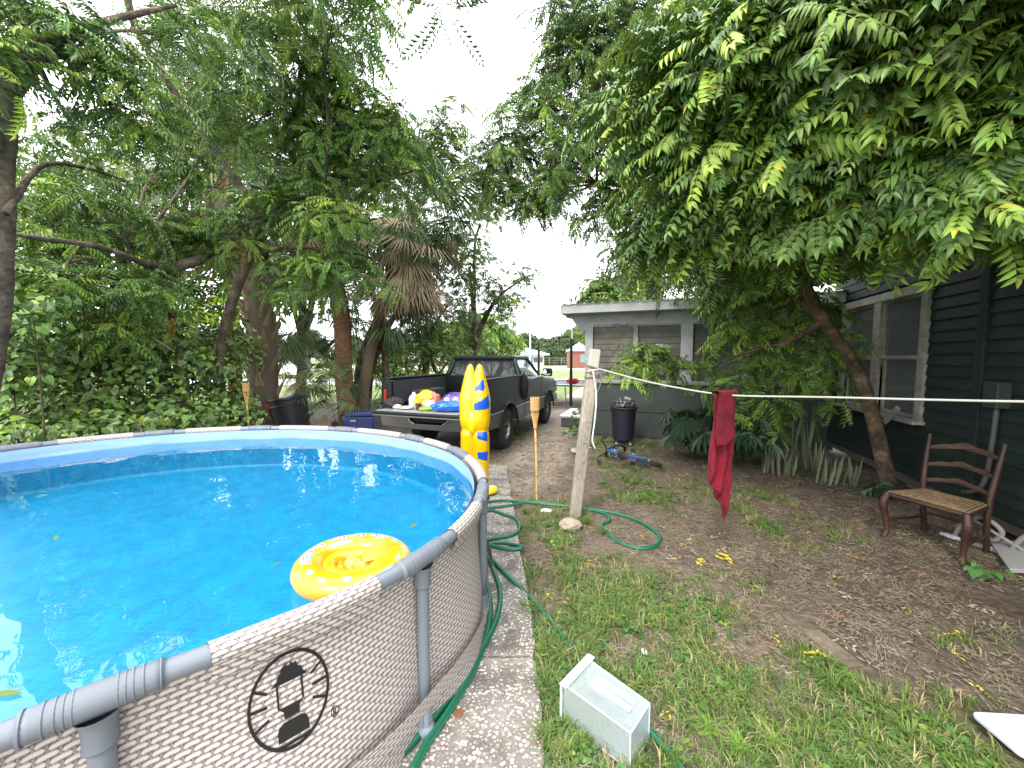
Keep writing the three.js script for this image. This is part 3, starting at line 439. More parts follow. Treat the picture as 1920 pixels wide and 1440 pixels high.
    // mirror
    const m = part(truck, 'side_mirror', (() => { const g = new RoundedBoxGeometry(0.24, 0.20, 0.09, 3, 0.044); g.translate(s * 1.12, 1.37, -2.26); return g; })(), trimBlack); part(m, 'mirror_glass', (() => { const g = new THREE.CircleGeometry(0.082, 24); g.scale(1.25, 0.98, 1); g.translate(s * 1.12, 1.372, -2.2135); return g; })(), std(0xffffff, 0.03, { metalness: 1 })); part(m, 'mirror_arm', rod(V(s * 0.96, 1.30, -2.24), V(s * 1.06, 1.35, -2.26), 0.02, 6), trimBlack);
  }
  part(body, 'grille', box(0.9, 0.22, 0.03, 0, 0.95, -3.945, 0.01), chrome); part(body, 'front_bumper', box(1.92, 0.22, 0.16, 0, 0.60, -3.98, 0.03), chrome);
  // greenhouse: roof, pillars, glass
  const q = { rb: [0.86, 1.29, -0.955], rt: [0.70, 1.69, -1.03], ft: [0.70, 1.69, -1.92], fb: [0.88, 1.26, -2.42], };
  const pt = (k, s, dy = 0) => V(q[k][0] * s, q[k][1] + dy, q[k][2]);
  part(truck, 'roof', (() => { const g = new RoundedBoxGeometry(1.46, 0.09, 1.02, 4, 0.04); g.translate(0, 1.715, -1.475); return g; })(), paint);
  for (const s of [-1, 1]) {
    part(truck, 'rear_pillar', limb([pt('rb', s), pt('rt', s)], [0.07, 0.045], 8, 3), paint); part(truck, 'windscreen_pillar', limb([pt('fb', s), pt('ft', s)], [0.035, 0.035], 8, 3), paint);
    part(truck, 'drip_rail', limb([V(s * 0.715, 1.705, -0.99), V(s * 0.725, 1.705, -1.5), V(s * 0.715, 1.70, -1.95), V(s * 0.80, 1.50, -2.18)], [0.014, 0.014], 6, 4), trimBlack);
    const tri = (a, b, c, d) => sheet((u, v) => a.clone().lerp(b, u).lerp(d.clone().lerp(c, u), v), 4, 4);
    part(truck, 'side_glass', tri(V(s * 0.865, 1.295, -1.02), V(s * 0.885, 1.27, -2.36), V(s * 0.705, 1.675, -1.90), V(s * 0.705, 1.675, -1.07)), carGlass);
  }
  part(truck, 'rear_glass', sheet((u, v) => V(lerp(-1, 1, u) * lerp(0.80, 0.66, v), lerp(1.31, 1.665, v), lerp(-0.945, -1.02, v)), 4, 4), darkGlass);
  part(truck, 'rear_glass_seal', merge([rod(V(-0.80, 1.315, -0.935), V(0.80, 1.315, -0.935), 0.016, 6), rod(V(-0.66, 1.665, -1.01), V(0.66, 1.665, -1.01), 0.016, 6), rod(V(-0.22, 1.31, -0.94), V(-0.18, 1.665, -1.013), 0.01, 6), rod(V(0.22, 1.31, -0.94), V(0.18, 1.665, -1.013), 0.01, 6)]), trimBlack);
  part(truck, 'windscreen', sheet((u, v) => V(lerp(-1, 1, u) * lerp(0.85, 0.68, v), lerp(1.26, 1.68, v), lerp(-2.43, -1.93, v) - 0.05 * Math.sin(u * 3.14)), 8, 4), carGlass);
  const seat = part(truck, 'bench_seat', merge([box(1.5, 0.5, 0.14, 0, 1.22, -1.12, 0.04), box(1.5, 0.14, 0.5, 0, 1.0, -1.4, 0.04)]), trimBlack); for (const s of [-1, 1]) part(seat, 'headrest', box(0.26, 0.16, 0.1, s * 0.42, 1.53, -1.12, 0.04), trimBlack);
  part(truck, 'dashboard', box(1.6, 0.12, 0.3, 0, 1.24, -2.2, 0.04), trimBlack);
  part(truck, 'steering_wheel', (() => { const g = new THREE.TorusGeometry(0.19, 0.016, 6, 20); g.rotateX(-0.5); g.translate(-0.42, 1.32, -1.95); return g; })(), trimBlack);
  // wheels
  const prof = [[0.20, -0.125], [0.30, -0.13], [0.345, -0.125], [0.378, -0.10], [0.386, -0.06], [0.386, 0.06], [0.378, 0.10], [0.345, 0.125], [0.30, 0.13], [0.20, 0.125]];
  const tyreG = new THREE.LatheGeometry(prof.map(p => new THREE.Vector2(...p)), 40); tyreG.rotateZ(-Math.PI / 2);
  const tread = []; for (let i = 0; i < 36; i++) for (const o of [-1, 1]) { const g = box(0.085, 0.014, 0.045, o * 0.055, 0.388, 0); g.rotateX(i / 36 * 6.283 + (o > 0 ? 0.087 : 0)); tread.push(g); } const treadG = merge(tread);
  const rimG = new THREE.LatheGeometry([[0.0, 0.02], [0.06, 0.03], [0.075, 0.02], [0.10, 0.0], [0.16, 0.025], [0.19, 0.05], [0.205, 0.095], [0.222, 0.115], [0.222, 0.09], [0.205, 0.0], [0.2, -0.1]].map(p => new THREE.Vector2(...p)), 36); rimG.rotateZ(-Math.PI / 2);
  const holes = []; for (let i = 0; i < 8; i++) { const g = cyl(0.028, 0.028, 0.02, 0, 0, 0, 12); g.rotateZ(Math.PI / 2); g.translate(0.045, Math.cos(i / 8 * 6.283) * 0.165, Math.sin(i / 8 * 6.283) * 0.165); holes.push(g); } const holeG = merge(holes);
  for (const [x, z] of [[0.82, 0], [-0.82, 0], [0.82, -3.0], [-0.82, -3.0]]) { const w = new THREE.Group(); w.name = 'wheel'; truck.add(w); w.position.set(x, 0.39, z); w.rotation.y = x < 0 ? Math.PI : 0; part(w, 'tyre', tyreG, rubber); part(w, 'tread', treadG, rubber); part(w, 'rim', rimG, dullChrome); part(w, 'rim_holes', holeG, trimBlack); }
}
// shopping left on the tailgate and bed
function lump(w, h, d, seed, amp = 0.2, freq = 3, detail = 5) { // crumpled soft bag standing on y = 0
  const g = mergeVertices(new THREE.IcosahedronGeometry(1, detail * 2).deleteAttribute('uv').deleteAttribute('normal'), 1e-4), p = g.attributes.position;
  for (let i = 0; i < p.count; i++) { const v = V(p.getX(i), p.getY(i), p.getZ(i)), n = noise3.noise(v.x * freq + seed, v.y * freq, v.z * freq), c = 1 - Math.abs(noise3.noise(v.x * freq * 1.7, v.y * freq * 1.7 + seed, v.z * freq * 1.7)) * 2; const k = 1 + amp * (n + c * 0.5); v.multiplyScalar(k); let y = v.y * 0.5 + 0.5; y = Math.max(0, y); p.setXYZ(i, v.x * w / 2, y * h, v.z * d / 2); }
  g.computeVertexNormals(); return g;
}
function vcol(g, f) { const q = g, p = q.attributes.position, c = new Float32Array(p.count * 3); for (let i = 0; i < p.count; i++) { const r = f(V(p.getX(i), p.getY(i), p.getZ(i))); c[i * 3] = r[0]; c[i * 3 + 1] = r[1]; c[i * 3 + 2] = r[2]; } q.setAttribute('color', new THREE.BufferAttribute(c, 3)); return q; }
{
  const put = (m, x, y, z, turn = 0) => { const w = truck.localToWorld(V(x, y, z)); m.position.copy(w); m.rotation.y = turn; };
  const film = (c, r = 0.3) => phys(c, r, { clearcoat: 0.5, clearcoatRoughness: 0.2 }), vc = phys(0xffffff, 0.35, { vertexColors: true, clearcoat: 0.4 });
  put(single('plastic_jug', 'white plastic jug with a pointed top standing in the truck bed', 'jug', new THREE.LatheGeometry([[0, 0], [0.085, 0], [0.09, 0.03], [0.09, 0.17], [0.075, 0.21], [0.03, 0.255], [0.024, 0.27], [0.024, 0.285], [0, 0.285]].map(p => new THREE.Vector2(...p)), 20), film(rgb(0.62, 0.72, 0.76), 0.35)), -0.42, 0.83, 1.0);
  put(single('snack_bag', 'orange and yellow snack bag slumped beside the white jug', 'bag', vcol(lump(0.40, 0.31, 0.25, 4, 0.22, 2.2), v => (v.x > 0.04 + v.y * 0.1 ? [0.75, 0.18, 0.12] : v.y < 0.07 ? [0.75, 0.16, 0.03] : [0.80, 0.42, 0.01])), vc), -0.16, 0.83, 0.98, 0.3);
  put(single('snack_bag', 'pink and white bag tilted against the yellow snack bag', 'bag', vcol(lump(0.30, 0.15, 0.2, 14, 0.25, 2.4), v => (v.x > 0.05 ? [0.55, 0.01, 0.03] : [0.72, 0.45, 0.42])), vc), 0.03, 0.855, 1.16, 0.2);
  put(single('grocery_pack', 'purple and white printed grocery pack behind the blue package', 'package', vcol(lump(0.44, 0.30, 0.24, 7, 0.14, 2), v => (v.y > 0.20 + 0.03 * Math.sin(v.x * 40) ? [0.07, 0.035, 0.22] : [0.66, 0.66, 0.70])), vc), 0.38, 0.83, 0.98, -0.1);
  put(single('blue_package', 'glossy bright blue soft package on the open tailgate', 'package', lump(0.56, 0.17, 0.25, 11, 0.16, 2.2), film(rgb(0.005, 0.13, 0.62), 0.2)), 0.50, 0.866, 1.36, 0.05);
  put(single('green_packet', 'small lime green packet beside the blue package', 'packet', lump(0.24, 0.07, 0.14, 15, 0.2, 2.3), film(rgb(0.20, 0.48, 0.02), 0.3)), 0.10, 0.866, 1.40, 0.1);
  put(single('dark_can', 'dark red round tin on the tailgate beside the green packet', 'tin', cyl(0.045, 0.045, 0.11, 0, 0.055, 0, 18), film(rgb(0.09, 0.01, 0.012), 0.3)), -0.08, 0.866, 1.36);
  put(single('foil_tray', 'crumpled silver foil tray near the middle of the tailgate', 'tray', lump(0.24, 0.06, 0.14, 19, 0.22, 3), std(rgb(0.55, 0.55, 0.56), 0.35, { metalness: 0.5 })), -0.30, 0.866, 1.36, 0.2);
  put(single('paper_cup', 'small white crumpled cup at the left of the tailgate', 'cup', lump(0.14, 0.07, 0.10, 23, 0.2, 2.6), std(rgb(0.66, 0.65, 0.62), 0.7)), -0.52, 0.866, 1.34);
  put(single('duffel_bag', 'dark grey slumped bag at the left tailgate corner', 'bag', lump(0.30, 0.17, 0.36, 27, 0.2, 2), std(rgb(0.035, 0.032, 0.035), 0.8)), -0.66, 0.86, 1.24, 0.4);
  put(single('black_sack', 'black sack slumped in the bed behind the blue package', 'sack', lump(0.42, 0.24, 0.3, 31, 0.2, 2), std(rgb(0.012, 0.012, 0.014), 0.5)), 0.62, 0.83, 0.70, 0.2);
  put(single('jacket', 'black jacket hanging over the right truck bed rail by the cab', 'jacket', (() => { const g = lump(0.16, 0.52, 0.24, 35, 0.25, 2.6); g.translate(0, -0.30, 0); return g; })(), std(rgb(0.010, 0.010, 0.011), 0.9)), 0.985, 1.15, -0.85, R(-20));
}

// ---------------------------------------------------------------- yard objects
{ // tall inflatable toy standing on the walkway
  const P = gr(896, 925, 0.035), toy = thing('inflatable_toy', 'tall yellow inflatable pool toy with blue patches standing behind the pool', 'inflatable toy', [P.x, 0.035, P.z], R(10));
  const cv = k => {
    const c = document.createElement('canvas'); c.width = 512; c.height = 1024; const x = c.getContext('2d'); x.fillStyle = '#dcae00'; x.fillRect(0, 0, 512, 1024);
    const Y = h => 1024 * (1 - h / 1.6);                                     // u 0.5 faces the pool side
    const poly = (pts, f) => { x.fillStyle = f; x.beginPath(); pts.forEach(([u, h], i) => i ? x.lineTo(u * 512, Y(h)) : x.moveTo(u * 512, Y(h))); x.closePath(); x.fill(); };
    const zig = (u0, h0, u1, h1, n) => Array.from({ length: n * 2 + 1 }, (_, i) => [lerp(u0, u1, i / (2 * n)), lerp(h0, h1, i / (2 * n)) + (i % 2 ? 0.012 : 0)]);
    const B = '#0f4fc0';
    if (k === 0) { poly([...zig(0.40, 1.30, 0.58, 1.27, 5), [0.58, 1.38], [0.40, 1.33]].map(q => q), B); poly([[0.36, 1.27], [0.60, 1.31], [0.60, 1.42], [0.54, 1.40]], B); poly([[0.40, 1.05], [0.66, 1.07], [0.66, 1.23], ...zig(0.66, 1.23, 0.40, 1.12, 5)], B); for (const h of [0.74, 0.50]) poly([[0.44, h - 0.03], [0.64, h - 0.07], [0.65, h + 0.05], [0.43, h + 0.05]], B); }
    else { x.strokeStyle = '#1f6f8f'; x.lineWidth = 16; x.fillStyle = '#d9d6d2'; x.beginPath(); x.ellipse(0.62 * 512, Y(1.30), 62, 90, 0.12, 0, 7); x.fill(); x.stroke(); poly([[0.50, 0.72], [0.66, 0.70], [0.66, 0.80], [0.48, 0.79]], B); x.fillStyle = '#c8542a'; x.beginPath(); x.ellipse(0.53 * 512, Y(1.0), 34, 34, 0, 0, 7); x.fill(); x.fillStyle = '#2a1a12'; x.beginPath(); x.ellipse(0.535 * 512, Y(1.03), 15, 26, 0, 0, 7); x.fill(); x.strokeStyle = '#efe9df'; x.lineWidth = 18; x.beginPath(); x.arc(0.56 * 512, Y(0.97), 48, -1.2, 1.6); x.stroke(); x.strokeStyle = '#6b4a10'; x.lineWidth = 6; x.beginPath(); x.arc(0.60 * 512, Y(0.90), 52, 0.2, 1.9); x.stroke(); }
    const t = new THREE.CanvasTexture(c); t.colorSpace = THREE.SRGBColorSpace; t.anisotropy = 8; return t;
  };
  const prof = [[0, 0.075], [0.04, 0.092], [0.10, 0.086], [0.2, 0.088], [0.4, 0.095], [0.6, 0.102], [0.74, 0.103], [0.79, 0.092], [0.815, 0.090], [0.84, 0.104], [0.92, 0.118], [1.02, 0.118], [1.10, 0.121], [1.16, 0.124], [1.22, 0.116], [1.30, 0.10], [1.40, 0.078], [1.50, 0.055], [1.57, 0.032], [1.595, 0.014], [1.6, 0.001]];
  const rad = h => { for (let i = 0; i + 1 < prof.length; i++) if (h <= prof[i + 1][0]) { const t = (h - prof[i][0]) / (prof[i + 1][0] - prof[i][0]); return lerp(prof[i][1], prof[i + 1][1], t); } return 0.001; };
  for (let k = 0; k < 2; k++) {
    const half = part(toy, k ? 'left_side' : 'right_side', sheet((u, v) => { const h = v * 1.6, a = u * 6.2832 - 1.57 - 3.14, r = rad(h) * (1 + 0.015 * noise3.noise(Math.cos(a) * 3 + k, h * 9, Math.sin(a) * 3)), lean = k ? 0.022 * h : -0.012 * h; return V(Math.cos(-a) * r * 1.04 + lean, h, Math.sin(-a) * r * 1.1); }, 56, 90, (u, v) => [u, v]), phys(0xffffff, 0.22, { map: cv(k), clearcoat: 0.7, clearcoatRoughness: 0.12 }));
    half.position.set(k ? -0.112 : 0.045, 0, k ? -0.06 : 0.03); half.rotation.y = k ? 0.2 : -0.1;
  }
  const yel = phys(rgb(0.90, 0.55, 0.003), 0.22, { clearcoat: 0.7, clearcoatRoughness: 0.12 });
  const foot = new THREE.SphereGeometry(1, 28, 18); foot.scale(0.135, 0.058, 0.115); foot.translate(0.11, 0.056, 0.05); part(toy, 'foot', foot, yel);
  const foot2 = new THREE.SphereGeometry(1, 28, 18); foot2.scale(0.125, 0.055, 0.11); foot2.translate(-0.09, 0.054, -0.07); part(toy, 'foot', foot2, yel);
  part(toy, 'muzzle', (() => { const g = new THREE.SphereGeometry(1, 24, 16); g.scale(0.075, 0.16, 0.10); g.translate(-0.06, 0.90, 0.045); return g; })(), yel);
}
// clothesline post, rope, towel
const postBase = V(0.67, 0, -3.9), postTop = at(1111, 690, 3.86), woodPost = std(0xffffff, 0.9, { map: (() => { const t = tex(256, 1024, (u, v) => { const g = tileNoise(u, v, 42, 1) * 0.5 + tileNoise(u, (v * 2) % 1, 90, 4) * 0.3 + tileNoise(u, v, 6, 8) * 0.6; const crack = Math.abs(tileNoise(u, v, 7, 3)) < 0.012 && tileNoise(u, v, 5, 9) > 0 ? 0.6 : 1; return [150, 141, 128].map(q => q * (1 + g * 0.38) * crack); }); return t; })() });
{
  const post = thing('clothesline_post', 'leaning weathered wooden post with a block on top tied with white rope', 'post', [postBase.x, 0, postBase.z]);
  const d = postTop.clone().sub(postBase), L = d.length(), q = new THREE.Quaternion().setFromUnitVectors(V(0, 1, 0), d.clone().normalize());
  const g = box(0.115, L + 0.12, 0.105, 0, (L - 0.12) / 2, 0, 0.012); { const p = g.attributes.position; for (let i = 0; i < p.count; i++) p.setX(i, p.getX(i) + 0.006 * noise3.noise(p.getY(i) * 3, p.getZ(i) * 9, 1)); } planarUV(g, v => v.x * 2.2 + v.z * 2.2, v => v.y * 0.6); g.applyQuaternion(q); part(post, 'shaft', g, woodPost);
  const b = box(0.105, 0.19, 0.10, 0, L + 0.095 + 0.003, 0, 0.01); planarUV(b, v => v.x * 3, v => v.y); b.applyQuaternion(q); part(post, 'top_block', b, std(rgb(0.42, 0.40, 0.34), 0.6));
  const ropeM = std(rgb(0.62, 0.62, 0.58), 0.85);
  const loop = (y, tilt, r) => { const pts = []; for (let i = 0; i <= 16; i++) { const a = i / 16 * 6.2832, c = Math.cos(a), s = Math.sin(a), m = 0.068 / Math.max(Math.abs(c), Math.abs(s) * 1.08); pts.push(V(c * Math.min(m, 0.08), y + tilt * c, s * Math.min(m, 0.078))); } const g = limb(pts, [r, r], 6, 2); g.applyQuaternion(q); return g; };
  const greyRope = std(rgb(0.16, 0.155, 0.145), 0.9);
  part(post, 'rope_wrap', loop(L - 0.02, 0.02, 0.008), ropeM); part(post, 'rope_wrap', loop(L - 0.055, -0.028, 0.008), greyRope); part(post, 'rope_wrap', loop(L - 0.09, 0.015, 0.008), greyRope); part(post, 'rope_wrap', loop(L + 0.01, -0.015, 0.007), greyRope);
  const off = p => p.clone().sub(postBase);
  part(post, 'hanging_rope', limb([off(at(1112, 696, 3.79)), off(at(1118, 740, 3.78)), off(at(1115, 790, 3.77)), off(at(1112, 812, 3.77)), off(at(1111, 828, 3.77)), off(at(1116, 841, 3.77))], [0.009, 0.008], 6, 5), ropeM);
  part(post, 'hanging_rope', limb([off(at(1120, 696, 3.79)), off(at(1128, 705, 3.76)), off(at(1124, 725, 3.77)), off(at(1119, 738, 3.78))], [0.006, 0.006], 6, 5), greyRope);
}
const ropeTex = tex(128, 128, (u, v) => { const s = Math.abs((((u + v * 2) * 4) % 1) - 0.5) * 2; return [128 + 72 * s, 126 + 72 * s, 120 + 70 * s]; }); ropeTex.repeat.set(1, 30);
const ropeMat = std(0xffffff, 0.85, { map: ropeTex });
const lineA = at(1117, 690, 3.82), lineT0 = at(1330, 737, 3.06), lineT1 = at(1386, 742, 2.96), lineEnd = at(2250, 756, 1.62);
single('clothesline', 'white rope clothesline stretched from the leaning post to the right', 'clothesline', limb([lineA, at(1220, 717, 3.42), lineT0, at(1358, 740, 3.01), lineT1, at(1560, 745, 2.56), at(1760, 750, 2.2), at(1925, 753, 1.98), lineEnd], [0.0072, 0.0072], 8, 8), ropeMat);
single('guy_rope', 'short white rope from the leaning post up to the grey house corner', 'rope', limb([at(1108, 684, 3.85), at(1099, 673, 5.4), at(1091, 665, 8.16)], [0.008, 0.010], 6, 6), ropeMat);
{
  const mid = lineT0.clone().lerp(lineT1, 0.5), tw = thing('towel', 'crimson towel folded over the clothesline', 'towel', [mid.x, mid.y, mid.z], R(25));
  const tm = phys(rgb(0.21, 0.005, 0.026), 0.95, { sheen: 0.35, sheenColor: rgb(0.5, 0.06, 0.12), sheenRoughness: 0.6, map: tex(256, 256, (u, v) => { const k = 1 + 0.35 * tileNoise(u, v, 14, 3) + 0.3 * tileNoise(u, v, 90, 6); return [235 * k, 200 * k, 205 * k]; }), bumpMap: tex(256, 256, (u, v) => 0.5 + tileNoise(u, v, 120, 2) * 0.7 + tileNoise(u, v, 60, 5) * 0.4, false), bumpScale: 0.004 }); tm.bumpMap.repeat.set(4, 8);
  // long back fall, gathered and coming to a point low on the right
  const L = 1.075;
  part(tw, 'long_fall', sheet((u, v) => {
    const y = 0.012 - v * L, xl = lerp(-0.118, -0.128, sstep(0.05, 0.45, v)) + sstep(0.60, 1, v) * 0.205 + 0.012 * Math.sin(v * 9), xr = lerp(0.118, 0.135, sstep(0, 0.4, v)) - sstep(0.75, 1, v) * 0.03, a = u * 6.2832, c = Math.cos(a), s = Math.sin(a);
    const X = lerp(xl, xr, c * 0.5 + 0.5), fold = 0.027 * Math.sin(X * 58 + 1.5 + v * 3 + 2 * noise3.noise(v * 3, 1, 1)) * sstep(0.1, 0.4, v) + 0.016 * noise3.noise(X * 14, v * 5, 2), th = lerp(0.016, 0.030, sstep(0, 0.5, v)) * (1 - 0.6 * sstep(0.85, 1, v));
    return V(X, y + 0.022 * noise3.noise(X * 9, 3, 1) * sstep(0.5, 1, v), s * th + fold - 0.012);
  }, 96, 90), tm);
  part(tw, 'short_flap', sheet((u, v) => {
    const y = 0.022 - v * 0.40 + (v > 0.5 ? 0.03 : 0), a = u * 6.2832, c = Math.cos(a), s = Math.sin(a), X = 0.112 * c + lerp(-0.004, -0.02, v); const dip = v > 0.9 ? -0.05 * (X < 0 ? 1 : 0.2) * Math.abs(X) * 4 : 0;
    return V(X * (1 + 0.1 * v), 0.022 - v * 0.375 - sstep(0.6, 1, v) * (0.10 - X) * 0.22 + 0.01 * Math.sin(X * 40), s * 0.013 + 0.034 + 0.010 * noise3.noise(X * 12, v * 4, 8) + 0.012 * sstep(0.85, 1, v));
  }, 72, 40), tm);
  part(tw, 'fold_over_rope', sheet((u, v) => { const a = lerp(-0.4, 3.54, v); return V(lerp(-0.116, 0.118, u), 0.012 + Math.sin(a) * 0.022 + 0.004 * noise3.noise(u * 9, v * 2, 4), Math.cos(a) * 0.036 + 0.008); }, 30, 10), tm);
  tw.rotation.y = R(28);
}
// bamboo torches
function torch(label, base, height, tilt) {
  const t = thing('bamboo_torch', label, 'garden torch', [base.x, 0, base.z], 0, 'bamboo garden torches'); t.rotation.z = tilt;
  const cane = std(0xffffff, 0.6, { map: tex(64, 256, (u, v) => { const n = tileNoise(u, v, 20, 3); const k = (v * 5) % 1 < 0.05 ? 0.62 : 1; return [206, 164, 98].map(q => q * k * (1 + n * 0.25)); }) }), H = height;
  part(t, 'pole', limb([V(0, -0.1, 0), V(0.006, H * 0.4, 0.004), V(0, H - 0.36, 0)], [0.0125, 0.013, 0.014], 8, 5), cane);
  const st = []; for (let i = 0; i < 10; i++) { const a = i / 10 * 6.283, c = Math.cos(a), s = Math.sin(a); part(t, 'splint', limb([V(c * 0.012, H - 0.38, s * 0.012), V(c * 0.022, H - 0.30, s * 0.022), V(c * 0.040, H - 0.18, s * 0.040), V(c * 0.043, H, s * 0.043)], [0.0062, 0.0062], 5, 3), cane); }
  const weaveM = std(rgb(0.62, 0.36, 0.15), 0.7); for (let k = 0; k < 9; k++) { const pts = []; for (let i = 0; i <= 40; i++) { const a = i / 40 * 6.2832, w = (i + k * 2) % 4 < 2 ? 0.006 : -0.006; pts.push(V(Math.cos(a) * (0.0435 + w), H - 0.015 - k * 0.0165, Math.sin(a) * (0.0435 + w))); } part(t, 'woven_band', limb(pts, [0.0075, 0.0075], 5, 1), weaveM); }
  part(t, 'fuel_tin', cyl(0.034, 0.030, 0.09, 0, H - 0.05, 0, 14), std(rgb(0.08, 0.075, 0.07), 0.5, { metalness: 0.6 }));
  return t;
}
torch('bamboo torch standing beside the leaning clothesline post', gr(1006, 940), 1.25, R(1.2));
{ const b = at(466, 800, 6.6); torch('bamboo torch rising behind the far pool rim on the left', V(b.x, 0, b.z), 1.27, R(0.5)); }
// tilted black barrel, blue cooler, wheeled bin
{
  const b = at(553, 800, 8.3), t = thing('rubbish_barrel', 'tilted black plastic barrel full of rubbish under the palm', 'barrel', [b.x, 0, b.z]); t.rotation.z = R(9); t.scale.setScalar(1.3);
  const blk = phys(rgb(0.020, 0.021, 0.024), 0.42, { bumpMap: tex(128, 128, (u, v) => 0.5 + tileNoise(u, v, 30, 1), false), bumpScale: 0.004 });
  part(t, 'drum', new THREE.LatheGeometry([[0, 0.02], [0.24, 0.02], [0.25, 0.05], [0.285, 0.58], [0.305, 0.60], [0.312, 0.64], [0.30, 0.655], [0.275, 0.65], [0.26, 0.5], [0, 0.5]].map(p => new THREE.Vector2(...p)), 36), blk);
  part(t, 'rim_band', (() => { const g = new THREE.TorusGeometry(0.294, 0.012, 8, 36); g.rotateX(Math.PI / 2); g.translate(0, 0.52, 0); return g; })(), blk);
  const w = (n, l, m, x, y, z, s) => { const p = t.localToWorld(V(x, y, z)); };
  t.updateMatrixWorld(true);
  const trash = (name, label, cat, geo, mat, x, y, z) => { const p = t.localToWorld(V(x, y, z)); const m = single(name, label, cat, geo, mat, 'rubbish heaped in the black barrel'); m.position.copy(p); };
  trash('plastic_bag', 'white plastic bag on top of the black barrel', 'bag', lump(0.34, 0.16, 0.3, 41, 0.25, 2.6), std(rgb(0.62, 0.62, 0.62), 0.5), 0.04, 0.56, 0);
  trash('paper_cup', 'red cup hanging out of the black barrel', 'cup', cyl(0.045, 0.032, 0.12, 0, 0, 0, 14).rotateZ(0.7), std(rgb(0.5, 0.015, 0.012), 0.4), -0.29, 0.54, 0.1);
  trash('drink_can', 'light blue can at the lip of the black barrel', 'can', cyl(0.034, 0.034, 0.115, 0, 0, 0, 14).rotateZ(1.0), std(rgb(0.08, 0.30, 0.45), 0.3, { metalness: 0.4 }), -0.27, 0.665, 0.06);
  trash('flying_disc', 'dark blue plastic disc lying across the black barrel', 'disc', cyl(0.09, 0.09, 0.02, 0, 0, 0, 18).rotateX(0.3), std(rgb(0.03, 0.05, 0.12), 0.4), 0.16, 0.66, 0.04);
}
{
  const b = at(679, 800, 8.6), c = thing('cooler', 'blue plastic cooler on the ground left of the truck', 'cooler', [b.x, 0, b.z], R(8));
  const blue = phys(rgb(0.018, 0.035, 0.135), 0.5), bright = phys(rgb(0.015, 0.10, 0.55), 0.4);
  c.scale.setScalar(1.2); part(c, 'body', box(0.50, 0.30, 0.34, 0, 0.16, 0, 0.035), blue); part(c, 'lid', box(0.52, 0.09, 0.36, 0, 0.355, 0, 0.03), blue); part(c, 'end_panel', box(0.025, 0.3, 0.28, -0.262, 0.19, 0, 0.012), bright); part(c, 'handle', limb([V(-0.27, 0.22, 0.13), V(-0.30, 0.30, 0.13), V(-0.30, 0.30, -0.13), V(-0.27, 0.22, -0.13)], [0.012, 0.012], 6, 4), bright); part(c, 'badge', box(0.10, 0.022, 0.006, -0.12, 0.24, 0.172, 0.002), std(rgb(0.55, 0.56, 0.58), 0.4)); for (const x of [-0.2, 0.2]) part(c, 'foot', box(0.06, 0.03, 0.26, x, 0.01, 0), blue);
}
{
  const b = at(1168, 828, 7.25), t = thing('wheeled_bin', 'black wheeled dustbin overflowing beside the grey house wall', 'dustbin', [b.x, 0, b.z], R(-15));
  const blk = phys(rgb(0.012, 0.014, 0.022), 0.45);
  part(t, 'tub', new THREE.LatheGeometry([[0, 0.10], [0.185, 0.10], [0.195, 0.13], [0.235, 0.70], [0.25, 0.715], [0.258, 0.75], [0.245, 0.765], [0.228, 0.755], [0.215, 0.6], [0, 0.6]].map(p => new THREE.Vector2(...p)), 32), blk);
  part(t, 'rim', (() => { const g = new THREE.TorusGeometry(0.252, 0.014, 8, 32); g.rotateX(Math.PI / 2); g.translate(0, 0.745, 0); return g; })(), blk);
  for (const s of [-1, 1]) { const g = cyl(0.06, 0.06, 0.04, 0, 0, 0, 18); g.rotateX(Math.PI / 2); g.translate(s * 0.13, 0.062, 0.15); const w = part(t, 'wheel', g, trimBlack); const h = cyl(0.02, 0.02, 0.046, 0, 0, 0, 12); h.rotateX(Math.PI / 2); h.translate(s * 0.13, 0.062, 0.15); part(w, 'hub', h, std(rgb(0.4, 0.4, 0.4), 0.4)); }
  part(t, 'axle', box(0.34, 0.05, 0.24, 0, 0.085, 0.02), blk);
  const bag = single('bin_bag', 'crumpled black and silver rubbish bag piled on the wheeled dustbin', 'bag', lump(0.36, 0.24, 0.32, 51, 0.3, 2.8), phys(rgb(0.05, 0.052, 0.058), 0.22, { clearcoat: 0.6 })); bag.position.set(b.x + 0.01, 0.68, b.z); const can = single('drink_can', 'silver can on the rubbish bag by the grey house wall', 'can', cyl(0.033, 0.033, 0.115, 0, 0, 0, 14).rotateZ(1.3), std(rgb(0.6, 0.6, 0.62), 0.3, { metalness: 0.6 })); can.position.set(b.x + 0.05, 0.92, b.z + 0.06);
}
